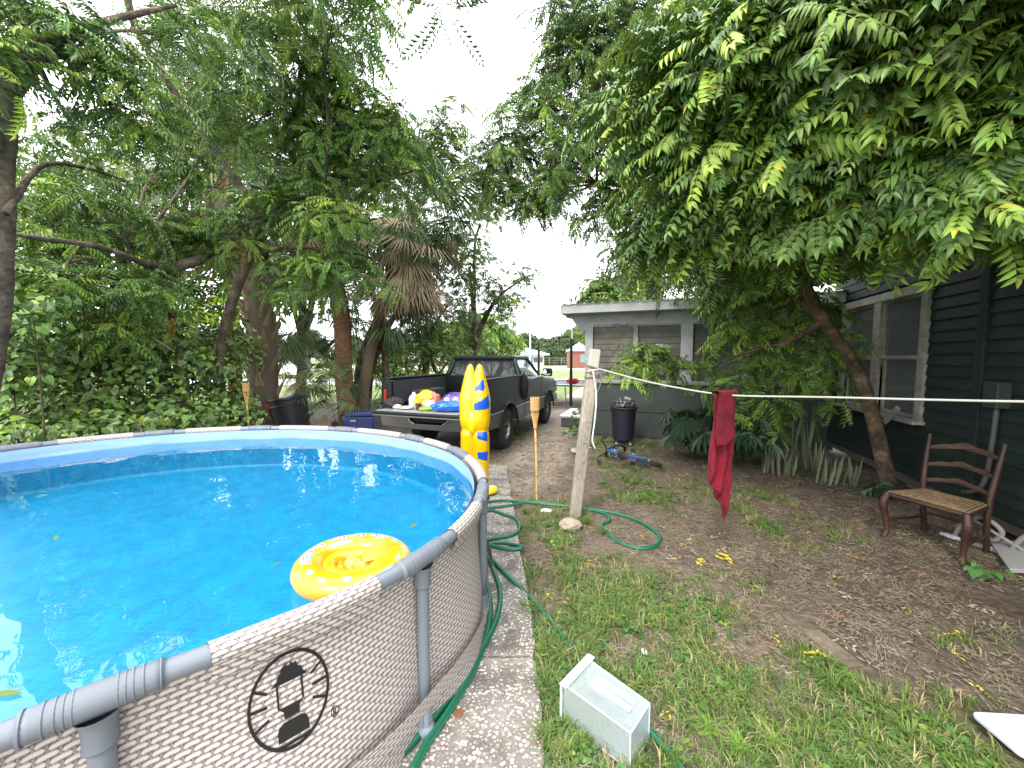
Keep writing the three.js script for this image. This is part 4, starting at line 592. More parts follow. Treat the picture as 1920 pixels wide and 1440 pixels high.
// child's bicycle lying on its side
{
  const b = V(1.93, 0, -5.95), k = thing('bicycle', 'small blue child bicycle lying on its side in the dirt', 'bicycle', [b.x, 0.12, b.z]);
  const blue = phys(rgb(0.012, 0.10, 0.40), 0.3, { clearcoat: 0.8 }), sil = std(rgb(0.55, 0.55, 0.56), 0.3, { metalness: 0.8 }), tyre = new THREE.TorusGeometry(0.17, 0.026, 10, 32), rim = new THREE.TorusGeometry(0.148, 0.008, 6, 28);
  const bike = k;
  for (const [x, n, tr] of [[-0.36, 'rear_wheel', 0], [0.36, 'front_wheel', 0.9]]) { const w = new THREE.Group(); w.name = n; k.add(w); w.position.set(x, 0, 0.0); w.rotation.y = tr; part(w, 'tyre', tyre, rubber); part(w, 'rim', rim, sil); const sp = []; for (let i = 0; i < 12; i++) { const a = i / 12 * 6.283; sp.push(rod(V(0, 0, 0.02 * (i % 2 ? 1 : -1)), V(Math.cos(a) * 0.148, Math.sin(a) * 0.148, 0), 0.002, 4)); } part(w, 'spokes', merge(sp), sil); const h = cyl(0.02, 0.02, 0.07, 0, 0, 0, 10); h.rotateX(Math.PI / 2); part(w, 'hub', h, sil); }
  part(k, 'frame', merge([rod(V(-0.12, 0.22, 0), V(0.24, 0.26, 0), 0.017), rod(V(-0.02, -0.02, 0), V(0.25, 0.22, 0), 0.019), rod(V(-0.02, -0.02, 0), V(-0.13, 0.30, 0), 0.016), rod(V(-0.36, 0, 0.04), V(-0.02, -0.02, 0.02), 0.010), rod(V(-0.36, 0, -0.04), V(-0.02, -0.02, -0.02), 0.010), rod(V(-0.36, 0, 0.04), V(-0.12, 0.24, 0.01), 0.009), rod(V(-0.36, 0, -0.04), V(-0.12, 0.24, -0.01), 0.009), rod(V(0.23, 0.30, 0), V(0.27, 0.18, 0), 0.022)]), blue);
  part(k, 'fork', merge([rod(V(0.26, 0.19, 0.045), V(0.36, 0, 0.05), 0.012), rod(V(0.26, 0.19, -0.045), V(0.36, 0, -0.05), 0.012), rod(V(0.26, 0.19, -0.05), V(0.26, 0.19, 0.05), 0.014)]), blue);
  part(k, 'handlebar', limb([V(0.16, 0.50, -0.25), V(0.20, 0.50, -0.15), V(0.225, 0.36, -0.05), V(0.225, 0.34, 0), V(0.225, 0.36, 0.05), V(0.20, 0.50, 0.15), V(0.16, 0.50, 0.25)], [0.011, 0.011], 8, 4), trimBlack);
  for (const s of [-1, 1]) part(k, 'grip', rod(V(0.15, 0.50, s * 0.17), V(0.13, 0.50, s * 0.28), 0.018, 8), trimBlack);
  part(k, 'saddle', (() => { const g = new THREE.SphereGeometry(1, 18, 12); g.scale(0.12, 0.028, 0.065); g.translate(-0.16, 0.36, 0); return g; })(), trimBlack);
  part(k, 'crank', merge([rod(V(-0.02, -0.02, 0.05), V(0.06, -0.08, 0.06), 0.009), rod(V(-0.02, -0.02, -0.05), V(-0.10, 0.04, -0.06), 0.009), (() => { const g = cyl(0.06, 0.06, 0.006, 0, 0, 0, 20); g.rotateX(Math.PI / 2); g.translate(-0.02, -0.02, 0.04); return g; })()]), sil);
  for (const s of [-1, 1]) part(k, 'pedal', box(0.08, 0.022, 0.06, s > 0 ? 0.06 : -0.10, s > 0 ? -0.08 : 0.04, s * 0.10, 0.006), trimBlack);
  k.rotation.set(R(-74), R(0), R(0)); const yaw = new THREE.Quaternion().setFromAxisAngle(V(0, 1, 0), R(118)); k.quaternion.premultiply(yaw); k.position.y = 0.115;
}
// ladder-back chair by the green wall
{
  const c = thing('ladder_back_chair', 'brown ladder back chair with a woven rush seat by the green wall', 'chair', [3.84, 0, -3.27], R(-73));
  const wood = std(0xffffff, 0.55, { map: paintTex([56, 35, 26], 0.6, 21, 0.3) }), SH = 0.43;
  const leg = (pts, rr) => limb(pts, rr, 10, 5);
  for (const s of [-1, 1]) {
    part(c, 'front_leg', leg([V(s * 0.255, SH + 0.01, 0.215), V(s * 0.275, 0.34, 0.24), V(s * 0.262, 0.2, 0.225), V(s * 0.25, 0.08, 0.21), V(s * 0.262, 0.0, 0.235)], [0.026, 0.034, 0.025, 0.019, 0.023]), wood);
    part(c, 'back_post', leg([V(s * 0.20, 0, -0.26), V(s * 0.205, 0.25, -0.215), V(s * 0.21, SH, -0.205), V(s * 0.225, 0.72, -0.25), V(s * 0.235, 0.97, -0.31)], [0.02, 0.022, 0.024, 0.022, 0.017]), wood);
  }
  for (const [y, z, w, hh] of [[0.55, -0.222, 0.215, 0.05], [0.70, -0.248, 0.22, 0.055], [0.86, -0.285, 0.228, 0.065]]) { const top = []; const N = 14; for (let i = 0; i <= N; i++) { const t = i / N * 2 - 1; top.push([t * w, hh * (0.55 + 0.45 * Math.cos(t * 3.14) + 0.12 * Math.cos(t * 9.4))]); } for (let i = N; i >= 0; i--) { const t = i / N * 2 - 1; top.push([t * w, -0.012 + 0.018 * Math.cos(t * 3.14)]); } const g = extr(top, 0.012, 0.003); g.translate(0, y, z); const p = g.attributes.position; for (let i = 0; i < p.count; i++) p.setZ(i, p.getZ(i) - 0.03 * (1 - (p.getX(i) / w) ** 2)); g.computeVertexNormals(); part(c, 'ladder_slat', g, wood); }
  const rush = std(0xffffff, 0.9, { map: tex(256, 256, (u, v) => { const a = Math.abs(u - 0.5) > Math.abs(v - 0.5) ? u : v, s = 0.72 + 0.28 * Math.sin(a * 150) + tileNoise(u, v, 40, 2) * 0.35; return [142 * s, 116 * s, 84 * s]; }) });
  part(c, 'rush_seat', sheet((u, v) => { const w = lerp(0.215, 0.275, v), x = lerp(-w, w, u), z = lerp(-0.205, 0.225, v), e = Math.min(u, 1 - u, v, 1 - v); return V(x, SH + 0.015 + 0.016 * sstep(0, 0.1, e) - 0.015 * sstep(0.2, 0.5, e) + 0.003 * Math.sin((Math.abs(u - 0.5) > Math.abs(v - 0.5) ? u : v) * 150), z); }, 60, 60), rush);
  part(c, 'seat_rail', merge([rod(V(-0.26, SH - 0.01, 0.215), V(0.26, SH - 0.01, 0.215), 0.022), rod(V(-0.2, SH - 0.01, -0.2), V(0.2, SH - 0.01, -0.2), 0.018), rod(V(-0.26, SH - 0.01, 0.215), V(-0.2, SH - 0.01, -0.2), 0.02), rod(V(0.26, SH - 0.01, 0.215), V(0.2, SH - 0.01, -0.2), 0.02)]), wood);
  for (const s of [-1, 1]) part(c, 'stretcher', rod(V(s * 0.262, 0.17, 0.22), V(s * 0.203, 0.17, -0.23), 0.012), wood);
  part(c, 'front_stretcher', rod(V(-0.20, 0.22, -0.22), V(0.20, 0.22, -0.22), 0.012), wood);
  // white bracket-like ironwork pieces behind it
  const w = thing('iron_bench_end', 'white scrolled iron bench end lying behind the chair', 'bench end', [4.2, 0, -3.05], R(-80)), iron = std(rgb(0.24, 0.23, 0.21), 0.7);
  part(w, 'scroll', limb([V(-0.35, 0.02, 0), V(-0.28, 0.20, 0.02), V(-0.16, 0.30, 0.02), V(-0.05, 0.22, 0), V(-0.10, 0.12, 0), V(-0.18, 0.17, 0)], [0.016, 0.020, 0.016], 8, 5), iron); part(w, 'scroll', limb([V(0.0, 0.06, 0), V(0.08, 0.24, 0), V(0.20, 0.33, 0), V(0.30, 0.26, 0), V(0.24, 0.16, 0)], [0.018, 0.022, 0.016], 8, 5), iron); part(w, 'bar', limb([V(-0.38, 0.02, 0), V(0, 0.05, 0.02), V(0.36, 0.02, 0)], [0.02, 0.026, 0.02], 8, 5), iron); part(w, 'post', limb([V(0.30, 0.02, 0), V(0.33, 0.2, 0), V(0.30, 0.36, 0)], [0.034, 0.028, 0.03], 8, 5), iron); part(w, 'brace', rod(V(-0.3, 0.28, 0.0), V(0.3, 0.03, 0.01), 0.015), iron);
}
// upturned clear plastic box, white lid, pale board
{
  const a = V(0.22, 0, -1.66), f = V(0.455, 0, -1.435), r = V(0.635, 0, -1.53), ctr = a.clone().add(r).multiplyScalar(0.5);
  const ang = Math.atan2(-(f.z - a.z), f.x - a.x), L = a.distanceTo(f), W = 0.205, H = 0.18;
  const b = thing('storage_box', 'clear plastic storage box lying on its side in the grass', 'plastic box', [ctr.x, 0.012, ctr.z], ang);
  const pl = phys(rgb(0.78, 0.86, 0.92), 0.34, { transmission: 0.71, thickness: 0, bumpMap: tex(256, 256, (u, v) => 0.5 + tileNoise(u, v, 20, 1) * 0.5 + tileNoise(u, v, 70, 2) * 0.6, false), bumpScale: 0.001 }), edgeM = phys(rgb(0.80, 0.88, 0.92), 0.3, { transmission: 0.45, thickness: 0 });
  const T = 0.003, x0 = -L / 2, x1 = L / 2, fl = 0.016;                                // open end at -x, a little wider than the floor end at +x
  const Q = (x, y, z) => V(x, y, z), wid = x => lerp(W / 2, W / 2 - 0.012, (x - x0) / L), hgt = x => lerp(H, H - 0.012, (x - x0) / L), bot = x => lerp(0, 0.006, (x - x0) / L);
  const pane = (n, fn) => part(b, n, sheet(fn, 24, 8), pl);
  pane('upper_wall', (u, v) => { const x = lerp(x0, x1, u), s = lerp(-1, 1, v), groove = (Math.abs(Math.abs(s) - 0.12) < 0.2 && u > 0.25 && u < 0.9) ? -0.003 : 0; return Q(x, hgt(x) + groove, s * wid(x)); });
  pane('lower_wall', (u, v) => { const x = lerp(x0, x1, u); return Q(x, bot(x), lerp(-1, 1, v) * wid(x)); });
  pane('side_wall', (u, v) => { const x = lerp(x0, x1, u); return Q(x, lerp(bot(x), hgt(x), v), wid(x)); }); pane('side_wall', (u, v) => { const x = lerp(x0, x1, u); return Q(x, lerp(bot(x), hgt(x), v), -wid(x)); });
  pane('floor_panel', (u, v) => Q(x1, lerp(bot(x1), hgt(x1), v), lerp(-1, 1, u) * wid(x1)));
  const ring = x => [Q(x, bot(x), -wid(x)), Q(x, hgt(x), -wid(x)), Q(x, hgt(x), wid(x)), Q(x, bot(x), wid(x)), Q(x, bot(x), -wid(x))];
  const rf = ring(x1); for (let i = 0; i < 4; i++) { part(b, 'edge', rod(rf[i], rf[i + 1], 0.0035, 6), edgeM); part(b, 'edge', rod(ring(x0)[i], rf[i], 0.0035, 6), edgeM); }
  for (const s of [-0.4, 0.05]) part(b, 'moulded_rib', box(L * 0.62, 0.006, 0.028, L * 0.06, H - 0.004, s * W * 0.5, 0.003), edgeM);
  part(b, 'lip', merge([box(0.012, 0.004, W + 0.04, x0 - 0.004, H + 0.008, 0), box(0.034, 0.004, W + 0.04, x0 + 0.012, H + 0.010, 0), box(0.012, H + 0.02, 0.004, x0 - 0.004, H / 2, W / 2 + 0.012), box(0.012, H + 0.02, 0.004, x0 - 0.004, H / 2, -W / 2 - 0.012), box(0.012, 0.004, W + 0.03, x0 - 0.004, 0.003, 0)]), edgeM);
}
{
  const s = new THREE.Shape(); const w = 0.34, h = 0.20, r = 0.035; s.moveTo(r, 0); s.lineTo(w - r, 0); s.quadraticCurveTo(w, 0, w, r); s.lineTo(w, h - r); s.quadraticCurveTo(w, h, w - r, h); s.lineTo(r, h); s.quadraticCurveTo(0, h, 0, h - r); s.lineTo(0, r); s.quadraticCurveTo(0, 0, r, 0);
  const g = extr(s, 0.010, 0.004); g.rotateX(-Math.PI / 2); const l = thing('box_lid', 'white plastic lid lying in the grass at the right edge', 'lid', [2.10, 0.055, -1.425], R(-6)); l.rotation.z = R(2); part(l, 'panel', g, phys(rgb(0.52, 0.55, 0.59), 0.4));
  const s2 = extr(s, 0.004, 0.002); s2.scale(0.86, 0.80, 1); s2.rotateX(-Math.PI / 2); s2.translate(0.024, 0.013, -0.02); part(l, 'raised_panel', s2, phys(rgb(0.52, 0.55, 0.59), 0.4));
  const bd = box(0.75, 0.035, 0.5, 0, 0, 0, 0.006); planarUV(bd, q => q.x, q => q.z); const m = single('pale_board', 'pale grey board propped at the right edge beside the house', 'board', bd, std(rgb(0.27, 0.27, 0.27), 0.8)); m.position.set(4.34, 0.17, -2.78); m.rotation.set(R(6), R(-40), R(22));
}
// garden hose
{
  const hoseM = (() => { const t = tex(64, 64, (u, v) => { const s = Math.abs(((u * 6) % 1) - 0.5) * 2; return [18 + 14 * s, 84 + 28 * s, 62 + 22 * s]; }); t.repeat.set(2, 1); return phys(0xffffff, 0.4, { map: t }); })();
  const H = pts => pts.map(([x, y, h]) => { const p = gr(x, y, h ?? (x < 985 && y > 880 ? 0.052 : 0.024)); return p; });
  const mk = (label, pts, r = 0.0145) => single('garden_hose', label, 'hose', limb(H(pts), [r * 1.22, r * 1.22], 10, 7), hoseM, 'green garden hoses by the pool');
  mk('green garden hose running doubled along the pool wall over the walkway', [[690, 1470], [742, 1425], [800, 1362], [860, 1285], [905, 1215], [934, 1150], [937, 1105], [922, 1060], [911, 1030], [930, 1018], [968, 1022], [980, 1027], [958, 1030], [925, 1024], [905, 1016], [925, 1010], [962, 1003], [974, 990], [965, 972], [948, 966], [925, 958], [903, 957], [890, 962], [897, 990], [905, 1030, 0.055], [909, 1080], [919, 1130], [916, 1175], [895, 1240], [850, 1320], [800, 1395], [770, 1450]]);
  mk('green garden hose looping around the leaning post through the grass', [[880, 947], [905, 943], [940, 938], [965, 939], [1000, 943], [1035, 947], [1070, 950], [1110, 955], [1150, 962], [1190, 974], [1222, 992], [1238, 1010], [1230, 1022], [1205, 1028], [1180, 1024], [1150, 1010], [1128, 985], [1142, 976], [1138, 966], [1118, 958], [1080, 952], [1040, 946], [1000, 940], [960, 947], [905, 954]], 0.0135);
  mk('green garden hose crossing the walkway edge and passing under the plastic box', [[900, 1028], [925, 1052], [955, 1083], [985, 1112], [1015, 1145], [1045, 1180], [1075, 1222], [1110, 1270, 0.02], [1160, 1320, 0.018], [1205, 1360, 0.02], [1238, 1392], [1262, 1420], [1300, 1470]]);
}
// rock, bits of litter
{
  const rock = (x, y, s, label, col) => { const g = lump(s * 1.3, s * 0.8, s, x, 0.22, 1.6), p = gr(x, y); const m = single('stone', label, 'stone', g, std(col, 0.95)); m.position.set(p.x, -0.01, p.z); };
  rock(1070, 993, 0.15, 'pale stone in the grass at the foot of the leaning post', rgb(0.34, 0.28, 0.22)); rock(975, 1240, 0.04, 'tiny stone on the walkway edge', rgb(0.4, 0.36, 0.3));
  const scrap = (x, y, s, label, col, cat = 'litter', name = 'paper_scrap') => { const g = lump(s, s * 0.28, s * 0.5, y, 0.4, 2.4), p = gr(x, y); const m = single(name, label, cat, g, std(col, 0.7)); m.position.set(p.x, 0.02, p.z); m.rotation.y = x; };
  scrap(1024, 963, 0.11, 'white torn packet in the grass left of the post', rgb(0.66, 0.66, 0.68)); scrap(1208, 1230, 0.045, 'small white scrap in the grass behind the plastic box', rgb(0.66, 0.64, 0.6)); scrap(1076, 850, 0.20, 'pale broken tile lying near the leaning post', rgb(0.45, 0.36, 0.28), 'tile', 'broken_tile'); scrap(1106, 842, 0.06, 'white cap beside the pale broken tile', rgb(0.6, 0.6, 0.58), 'cap', 'bottle_cap');
  scrap(1780, 1012, 0.12, 'white scrap on the dirt under the chair', rgb(0.5, 0.5, 0.5));
  // fallen yellow leaf sprays
  const yl = std(rgb(0.58, 0.42, 0.01), 0.7, { side: THREE.DoubleSide });
  const spray = (x, y, n, s, label) => { const rnd = seeded(x + y), gs = []; for (let i = 0; i < n; i++) { const L = s * (0.10 + 0.07 * rnd()), g = new THREE.BufferGeometry(); g.setAttribute('position', new THREE.Float32BufferAttribute([0, 0, 0, L * 0.22, L * 0.1, L * 0.5, 0, L * 0.05, L, 0, 0, 0, 0, L * 0.05, L, -L * 0.22, L * 0.1, L * 0.5], 3)); g.computeVertexNormals(); g.rotateY((rnd() - 0.5) * 2.4); g.rotateX(-0.25 * rnd()); g.translate(s * 0.25 * (rnd() - 0.5), 0.03 + 0.04 * rnd(), s * 0.5 * (rnd() - 0.5)); gs.push(g); } const p = gr(x, y), m = single('fallen_leaves', label, 'leaves', merge(gs), yl, 'yellow fallen leaf sprays'); m.position.copy(p); m.rotation.y = x; m.userData.kind = 'stuff'; };
  spray(1360, 1055, 12, 0.34, 'upright yellow leaf spray on the grass below the towel'); spray(1316, 1070, 9, 0.28, 'flat yellow leaf spray left of the upright one'); spray(1522, 1240, 11, 0.2, 'bright yellow leaf spray by the dark groove in the grass'); spray(1166, 1085, 3, 0.18, 'single orange yellow leaf in the grass near the post');
}
{ // old plank half sunk in the ground
  const a = gr(1475, 1150), b = gr(1605, 1255), g = box(0.11, 0.03, a.distanceTo(b), 0, 0.004, 0, 0.006); planarUV(g, q => q.z * 1.2, q => q.x); const m = single('sunken_plank', 'grey old plank half sunk in the dirt right of the yellow leaves', 'plank', g, std(rgb(0.62, 0.60, 0.58), 0.95, { map: rawWood })); m.position.copy(a.clone().lerp(b, 0.5)); m.rotation.y = Math.atan2(b.x - a.x, b.z - a.z);
}

// ---------------------------------------------------------------- trees and plants
const leafMat = phys(0xffffff, 0.42, { side: THREE.DoubleSide, vertexColors: true });
const vineMat = phys(0xffffff, 0.46, { vertexColors: true, side: THREE.DoubleSide });
const barkTex = tex(256, 512, (u, v) => { const n = tileNoise(u, v, 8, 3) + tileNoise(u, v, 30, 5) * 0.7, g = Math.abs(tileNoise(u, (v * 1) % 1, 22, 8)); return [116, 104, 88].map(q => q * (0.86 + n * 0.5 - (g < 0.03 ? 0.2 : 0))); });
const barkBump = tex(256, 256, (u, v) => 0.5 + tileNoise(u, v, 24, 5) * 0.6 + tileNoise(u, v, 60, 6) * 0.4, false);
const bark = std(0xffffff, 0.92, { map: barkTex, bumpMap: barkBump, bumpScale: 0.01 }), barkDark = std(rgb(0.66, 0.62, 0.58), 0.95, { map: barkTex, bumpMap: barkBump, bumpScale: 0.01 }), barkRed = std(rgb(0.80, 0.68, 0.58), 0.92, { map: barkTex, bumpMap: barkBump, bumpScale: 0.008 }), deadWood = std(rgb(1.05, 1.02, 0.98), 0.9, { map: barkTex });
class Tris { constructor() { this.p = []; this.c = []; this.k = [1, 1, 1]; } tri(a, b, c) { this.p.push(a.x, a.y, a.z, b.x, b.y, b.z, c.x, c.y, c.z); for (let i = 0; i < 3; i++) this.c.push(...this.k); } geo() { const g = new THREE.BufferGeometry(); g.setAttribute('position', new THREE.Float32BufferAttribute(this.p, 3)); g.setAttribute('color', new THREE.Float32BufferAttribute(this.c, 3)); g.computeVertexNormals(); return g; } }
const leafTint = seeded(4242);
function leaf(T, base, dir, side, L, W, bend = 0.15, fine = false) { // folded lance-shaped leaf
  { const v = 0.72 + leafTint() * 0.56, y = leafTint(); T.k = y > 0.985 ? [2.0, 1.25, 0.8] : [v * (0.9 + 0.25 * y), v, v * (0.8 + 0.3 * y)]; }   // each leaflet its own tint, now and then a yellowed one
  const up = new THREE.Vector3().crossVectors(side, dir).normalize(), P = (k, w, u) => base.clone().addScaledVector(dir, L * k).addScaledVector(side, W * w).addScaledVector(up, u), t = P(1, 0, -L * bend);
  if (!fine) { const l = P(0.42, 0.5, L * 0.05 + W * 0.18), r = P(0.42, -0.5, L * 0.05 + W * 0.18); T.tri(base, l, t); T.tri(base, t, r); return; }
  const m1 = P(0.3, 0, L * 0.04), m2 = P(0.65, 0, -L * bend * 0.25);
  for (const s of [1, -1]) { const a = P(0.24, 0.47 * s, L * 0.04 + W * 0.2), b = P(0.55, 0.40 * s, W * 0.16 - L * bend * 0.12), c = P(0.80, 0.20 * s, W * 0.08 - L * bend * 0.5), q = s > 0 ? (x, y, z) => T.tri(x, y, z) : (x, y, z) => T.tri(x, z, y); q(base, a, m1); q(m1, a, b); q(m1, b, m2); q(m2, b, c); q(m2, c, t); }
}
// a shoot with compound (pinnate) leaves round its tip
function shoot(seed, { fronds = 7, L = 0.45, pairs = 7, leafL = 0.085, leafW = 0.032, droop = 0.35, rise = 0.5, hang = 0.35, fine = false } = {}) {
  const rnd = seeded(seed), T = new Tris(), up = V(0, 1, 0);
  for (let f = 0; f < fronds; f++) {
    const az = f / fronds * 6.283 + rnd() * 0.9, e = rise * (0.4 + rnd() * 0.9) - 0.1, l = L * (0.75 + 0.45 * rnd()), h = V(Math.cos(az), 0, Math.sin(az)), lat = V(-h.z, 0, h.x), y0 = (rnd() - 0.6) * 0.12;
    const pt = s => h.clone().multiplyScalar(l * s * Math.cos(e)).addScaledVector(up, y0 + l * (s * Math.sin(e) - droop * s * s));
    let q = pt(0.02);
    for (let i = 1; i <= 4; i++) { const p = pt(i / 4); const w = lat.clone().multiplyScalar(0.0025); T.tri(q.clone().add(w), q.clone().sub(w), p); q = p; }
    for (let i = 0; i < pairs; i++) {
      const s = lerp(0.24, 0.97, i / (pairs - 1)), p = pt(s), tan = pt(Math.min(1.05, s + 0.05)).sub(p).normalize(), k = (0.75 + 0.5 * Math.sin(Math.min(1, (i + 1) / pairs) * 2.4)) * (0.85 + 0.3 * rnd());
      for (const sd of [-1, 1]) { const dir = lat.clone().multiplyScalar(sd).addScaledVector(tan, 0.75 + rnd() * 0.3).addScaledVector(up, -hang - rnd() * 0.35).normalize(), side = new THREE.Vector3().crossVectors(dir, up).normalize(); leaf(T, p, dir, side, leafL * k, leafW * k, 0.12 + rnd() * 0.2, fine); }
    }
    const p = pt(1), tan = pt(1).sub(pt(0.92)).normalize(); leaf(T, p, tan, lat, leafL * 1.05, leafW * 1.1, 0.15, fine);
  }
  return T.geo();
}
// a spray of broad heart-shaped vine leaves
function vineSpray(seed, { n = 10, R0 = 0.22, size = 0.085 } = {}) {
  const rnd = seeded(seed), T = new Tris();
  for (let i = 0; i < n; i++) {
    const az = rnd() * 6.283, r = R0 * Math.sqrt(rnd()), p = V(Math.cos(az) * r, (rnd() - 0.4) * R0, Math.sin(az) * r), nrm = V(Math.cos(az) * 0.6 + (rnd() - 0.5), 0.8 + rnd() * 0.6, Math.sin(az) * 0.6 + (rnd() - 0.5)).normalize(), dn = V(Math.cos(az), -0.7 - rnd(), Math.sin(az)), dir = dn.addScaledVector(nrm, -dn.dot(nrm)).normalize(), sd = new THREE.Vector3().crossVectors(dir, nrm).normalize(), s = size * (0.6 + rnd() * 0.8);
    const a = (x, y, z = 0) => p.clone().addScaledVector(dir, y * s).addScaledVector(sd, x * s).addScaledVector(nrm, z * s);
    { const v = 0.72 + rnd() * 0.56; T.k = [v, v, v]; }
    const o = a(0, 0.12), tip = a(0, 1.05, -0.15);
    const ring = [tip, a(0.34, 0.62, 0.06), a(0.50, 0.22, 0.08), a(0.30, -0.06, 0.05), o]; const left = [tip, a(-0.34, 0.62, 0.06), a(-0.50, 0.22, 0.08), a(-0.30, -0.06, 0.05), o];
    for (let k = 0; k < 3; k++) { T.tri(o, ring[k], ring[k + 1]); T.tri(o, left[k + 1], left[k]); }
  }
  return T.geo();
}
const SH = {
  big: [11, 12, 13, 14, 15].map((s, i) => shoot(s, { fronds: 6 + i % 3, L: 0.34 + 0.05 * (i % 4), pairs: 6 + i % 3, leafL: 0.072 + 0.008 * (i % 3), leafW: 0.027 + 0.003 * (i % 2), droop: 0.18 + 0.08 * (i % 3), rise: 0.45 + 0.15 * (i % 3), hang: 0.15 + 0.12 * (i % 3), fine: true })),
  mid: [21, 22, 23].map(s => shoot(s, { fronds: 7, L: 0.42, pairs: 7, leafL: 0.085, leafW: 0.028, droop: 0.45, rise: 0.5, hang: 0.4 })),
  fine: [31, 32, 33].map(s => shoot(s, { fronds: 8, L: 0.40, pairs: 9, leafL: 0.062, leafW: 0.019, droop: 0.40, rise: 0.4, hang: 0.3 })),
  far: [41, 42].map(s => shoot(s, { fronds: 7, L: 0.75, pairs: 5, leafL: 0.20, leafW: 0.075, droop: 0.4, rise: 0.5, hang: 0.4 })),
  vine: [51, 52, 53].map(s => vineSpray(s)), ivy: [55, 56].map(s => vineSpray(s, { n: 12, R0: 0.26, size: 0.12 })),
};
const GREEN = { mature: [0.078, 0.152, 0.036], fresh: [0.122, 0.218, 0.042], lime: [0.215, 0.335, 0.046], yellow: [0.36, 0.33, 0.03], blue: [0.070, 0.142, 0.062] };
// blobs: [px, py, distance, half width px, half height px, shoots, mix] measured as the masses of foliage were seen
function crownInto(root, kind, blobs, seed, scale = 1, name = 'crown') {
  const rnd = seeded(seed), sets = SH[kind].map(() => []), cols = SH[kind].map(() => []);
  for (const [px, py, d, wx, wy, n, mix = {}, zr] of blobs) {
    const c = at(px, py, d), rx = wx / FOCAL * d, ry = wy / FOCAL * d, rz = zr ?? rx * 0.75;
    for (let i = 0; i < n; i++) {
      const u = rnd() * 2 - 1, a = rnd() * 6.283, s = Math.sqrt(1 - u * u), rr = Math.pow(rnd(), 0.42), dir = V(s * Math.cos(a), u, s * Math.sin(a)), p = V(c.x + dir.x * rx * rr, c.y + dir.y * ry * rr, c.z + dir.z * rz * rr);
      const ax = dir.clone().multiplyScalar(0.75).add(V((rnd() - 0.5) * 0.8, 0.75, (rnd() - 0.5) * 0.8)).normalize(), k = Math.floor(rnd() * sets.length);
      sets[k].push(basisMatrix(p, ax, rnd() * 6.283, scale * (0.65 + 0.6 * rnd()) * (mix.s ?? 1)));
      const q = rnd(); let base = q < (mix.lime ?? 0.06) ? GREEN.lime : q < (mix.lime ?? 0.06) + (mix.fresh ?? 0.3) ? GREEN.fresh : mix.blue ? GREEN.blue : GREEN.mature; if (rnd() < (mix.yellow ?? 0.0008)) base = GREEN.yellow;
      const v = 0.75 + rnd() * 0.5; cols[k].push(rgb(base[0] * v * (0.9 + rnd() * 0.25), base[1] * v, base[2] * v));
    }
  }
  sets.forEach((S, k) => { if (!S.length) return; const m = new THREE.InstancedMesh(SH[kind][k], kind === 'vine' || kind === 'ivy' ? vineMat : leafMat, S.length); S.forEach((M, i) => { m.setMatrixAt(i, M); m.setColorAt(i, cols[k][i]); }); m.name = name; m.castShadow = m.receiveShadow = true; m.userData.kind = 'stuff'; root.add(m); });
}
function tree(name, label, { limbs = [], twigsTo = [], mat = bark, group, category = 'tree' }) {
  const t = thing(name, label, category, [0, 0, 0], 0, group);
  limbs.forEach(([pts, radii], i) => part(t, i ? 'limb' : 'trunk', limb(pts, radii, i ? 8 : 14, 6, 0.18, i * 3.1), mat));
  twigsTo.forEach(([from, px, py, d, w, h, n = 7], i) => { const rnd = seeded(i * 17 + 5), c = at(px, py, d), rx = w / FOCAL * d, ry = h / FOCAL * d, gs = []; const mid = from.clone().lerp(c, 0.5).add(V((rnd() - 0.5) * 0.3, 0.1, (rnd() - 0.5) * 0.3)); gs.push(limb([from, mid, c], [0.03, 0.02, 0.012], 6, 5)); for (let k = 0; k < n; k++) { const a = rnd() * 6.283, e = rnd() * 1.6 - 0.5, p = V(c.x + Math.cos(a) * rx * 0.8, c.y + Math.sin(e) * ry * 0.8, c.z + Math.sin(a) * rx * 0.6), s = mid.clone().lerp(c, 0.3 + 0.7 * rnd()); gs.push(limb([s, s.clone().lerp(p, 0.5).add(V(0, 0.06, 0)), p], [0.010, 0.007, 0.003], 5, 3)); } const m = part(t, 'twigs', merge(gs), mat); m.userData.kind = 'stuff'; });
  return t;
}
const limeTree = { lime: 0.24, fresh: 0.46 }, roofTree = { lime: 0.10, fresh: 0.5 }, pinnate = { lime: 0.16, fresh: 0.5 }, thicket = { lime: 0.16, fresh: 0.5 }, parkTree = { lime: 0.14, fresh: 0.5 }, limeLeaved = { lime: 0.8, fresh: 0.2 };

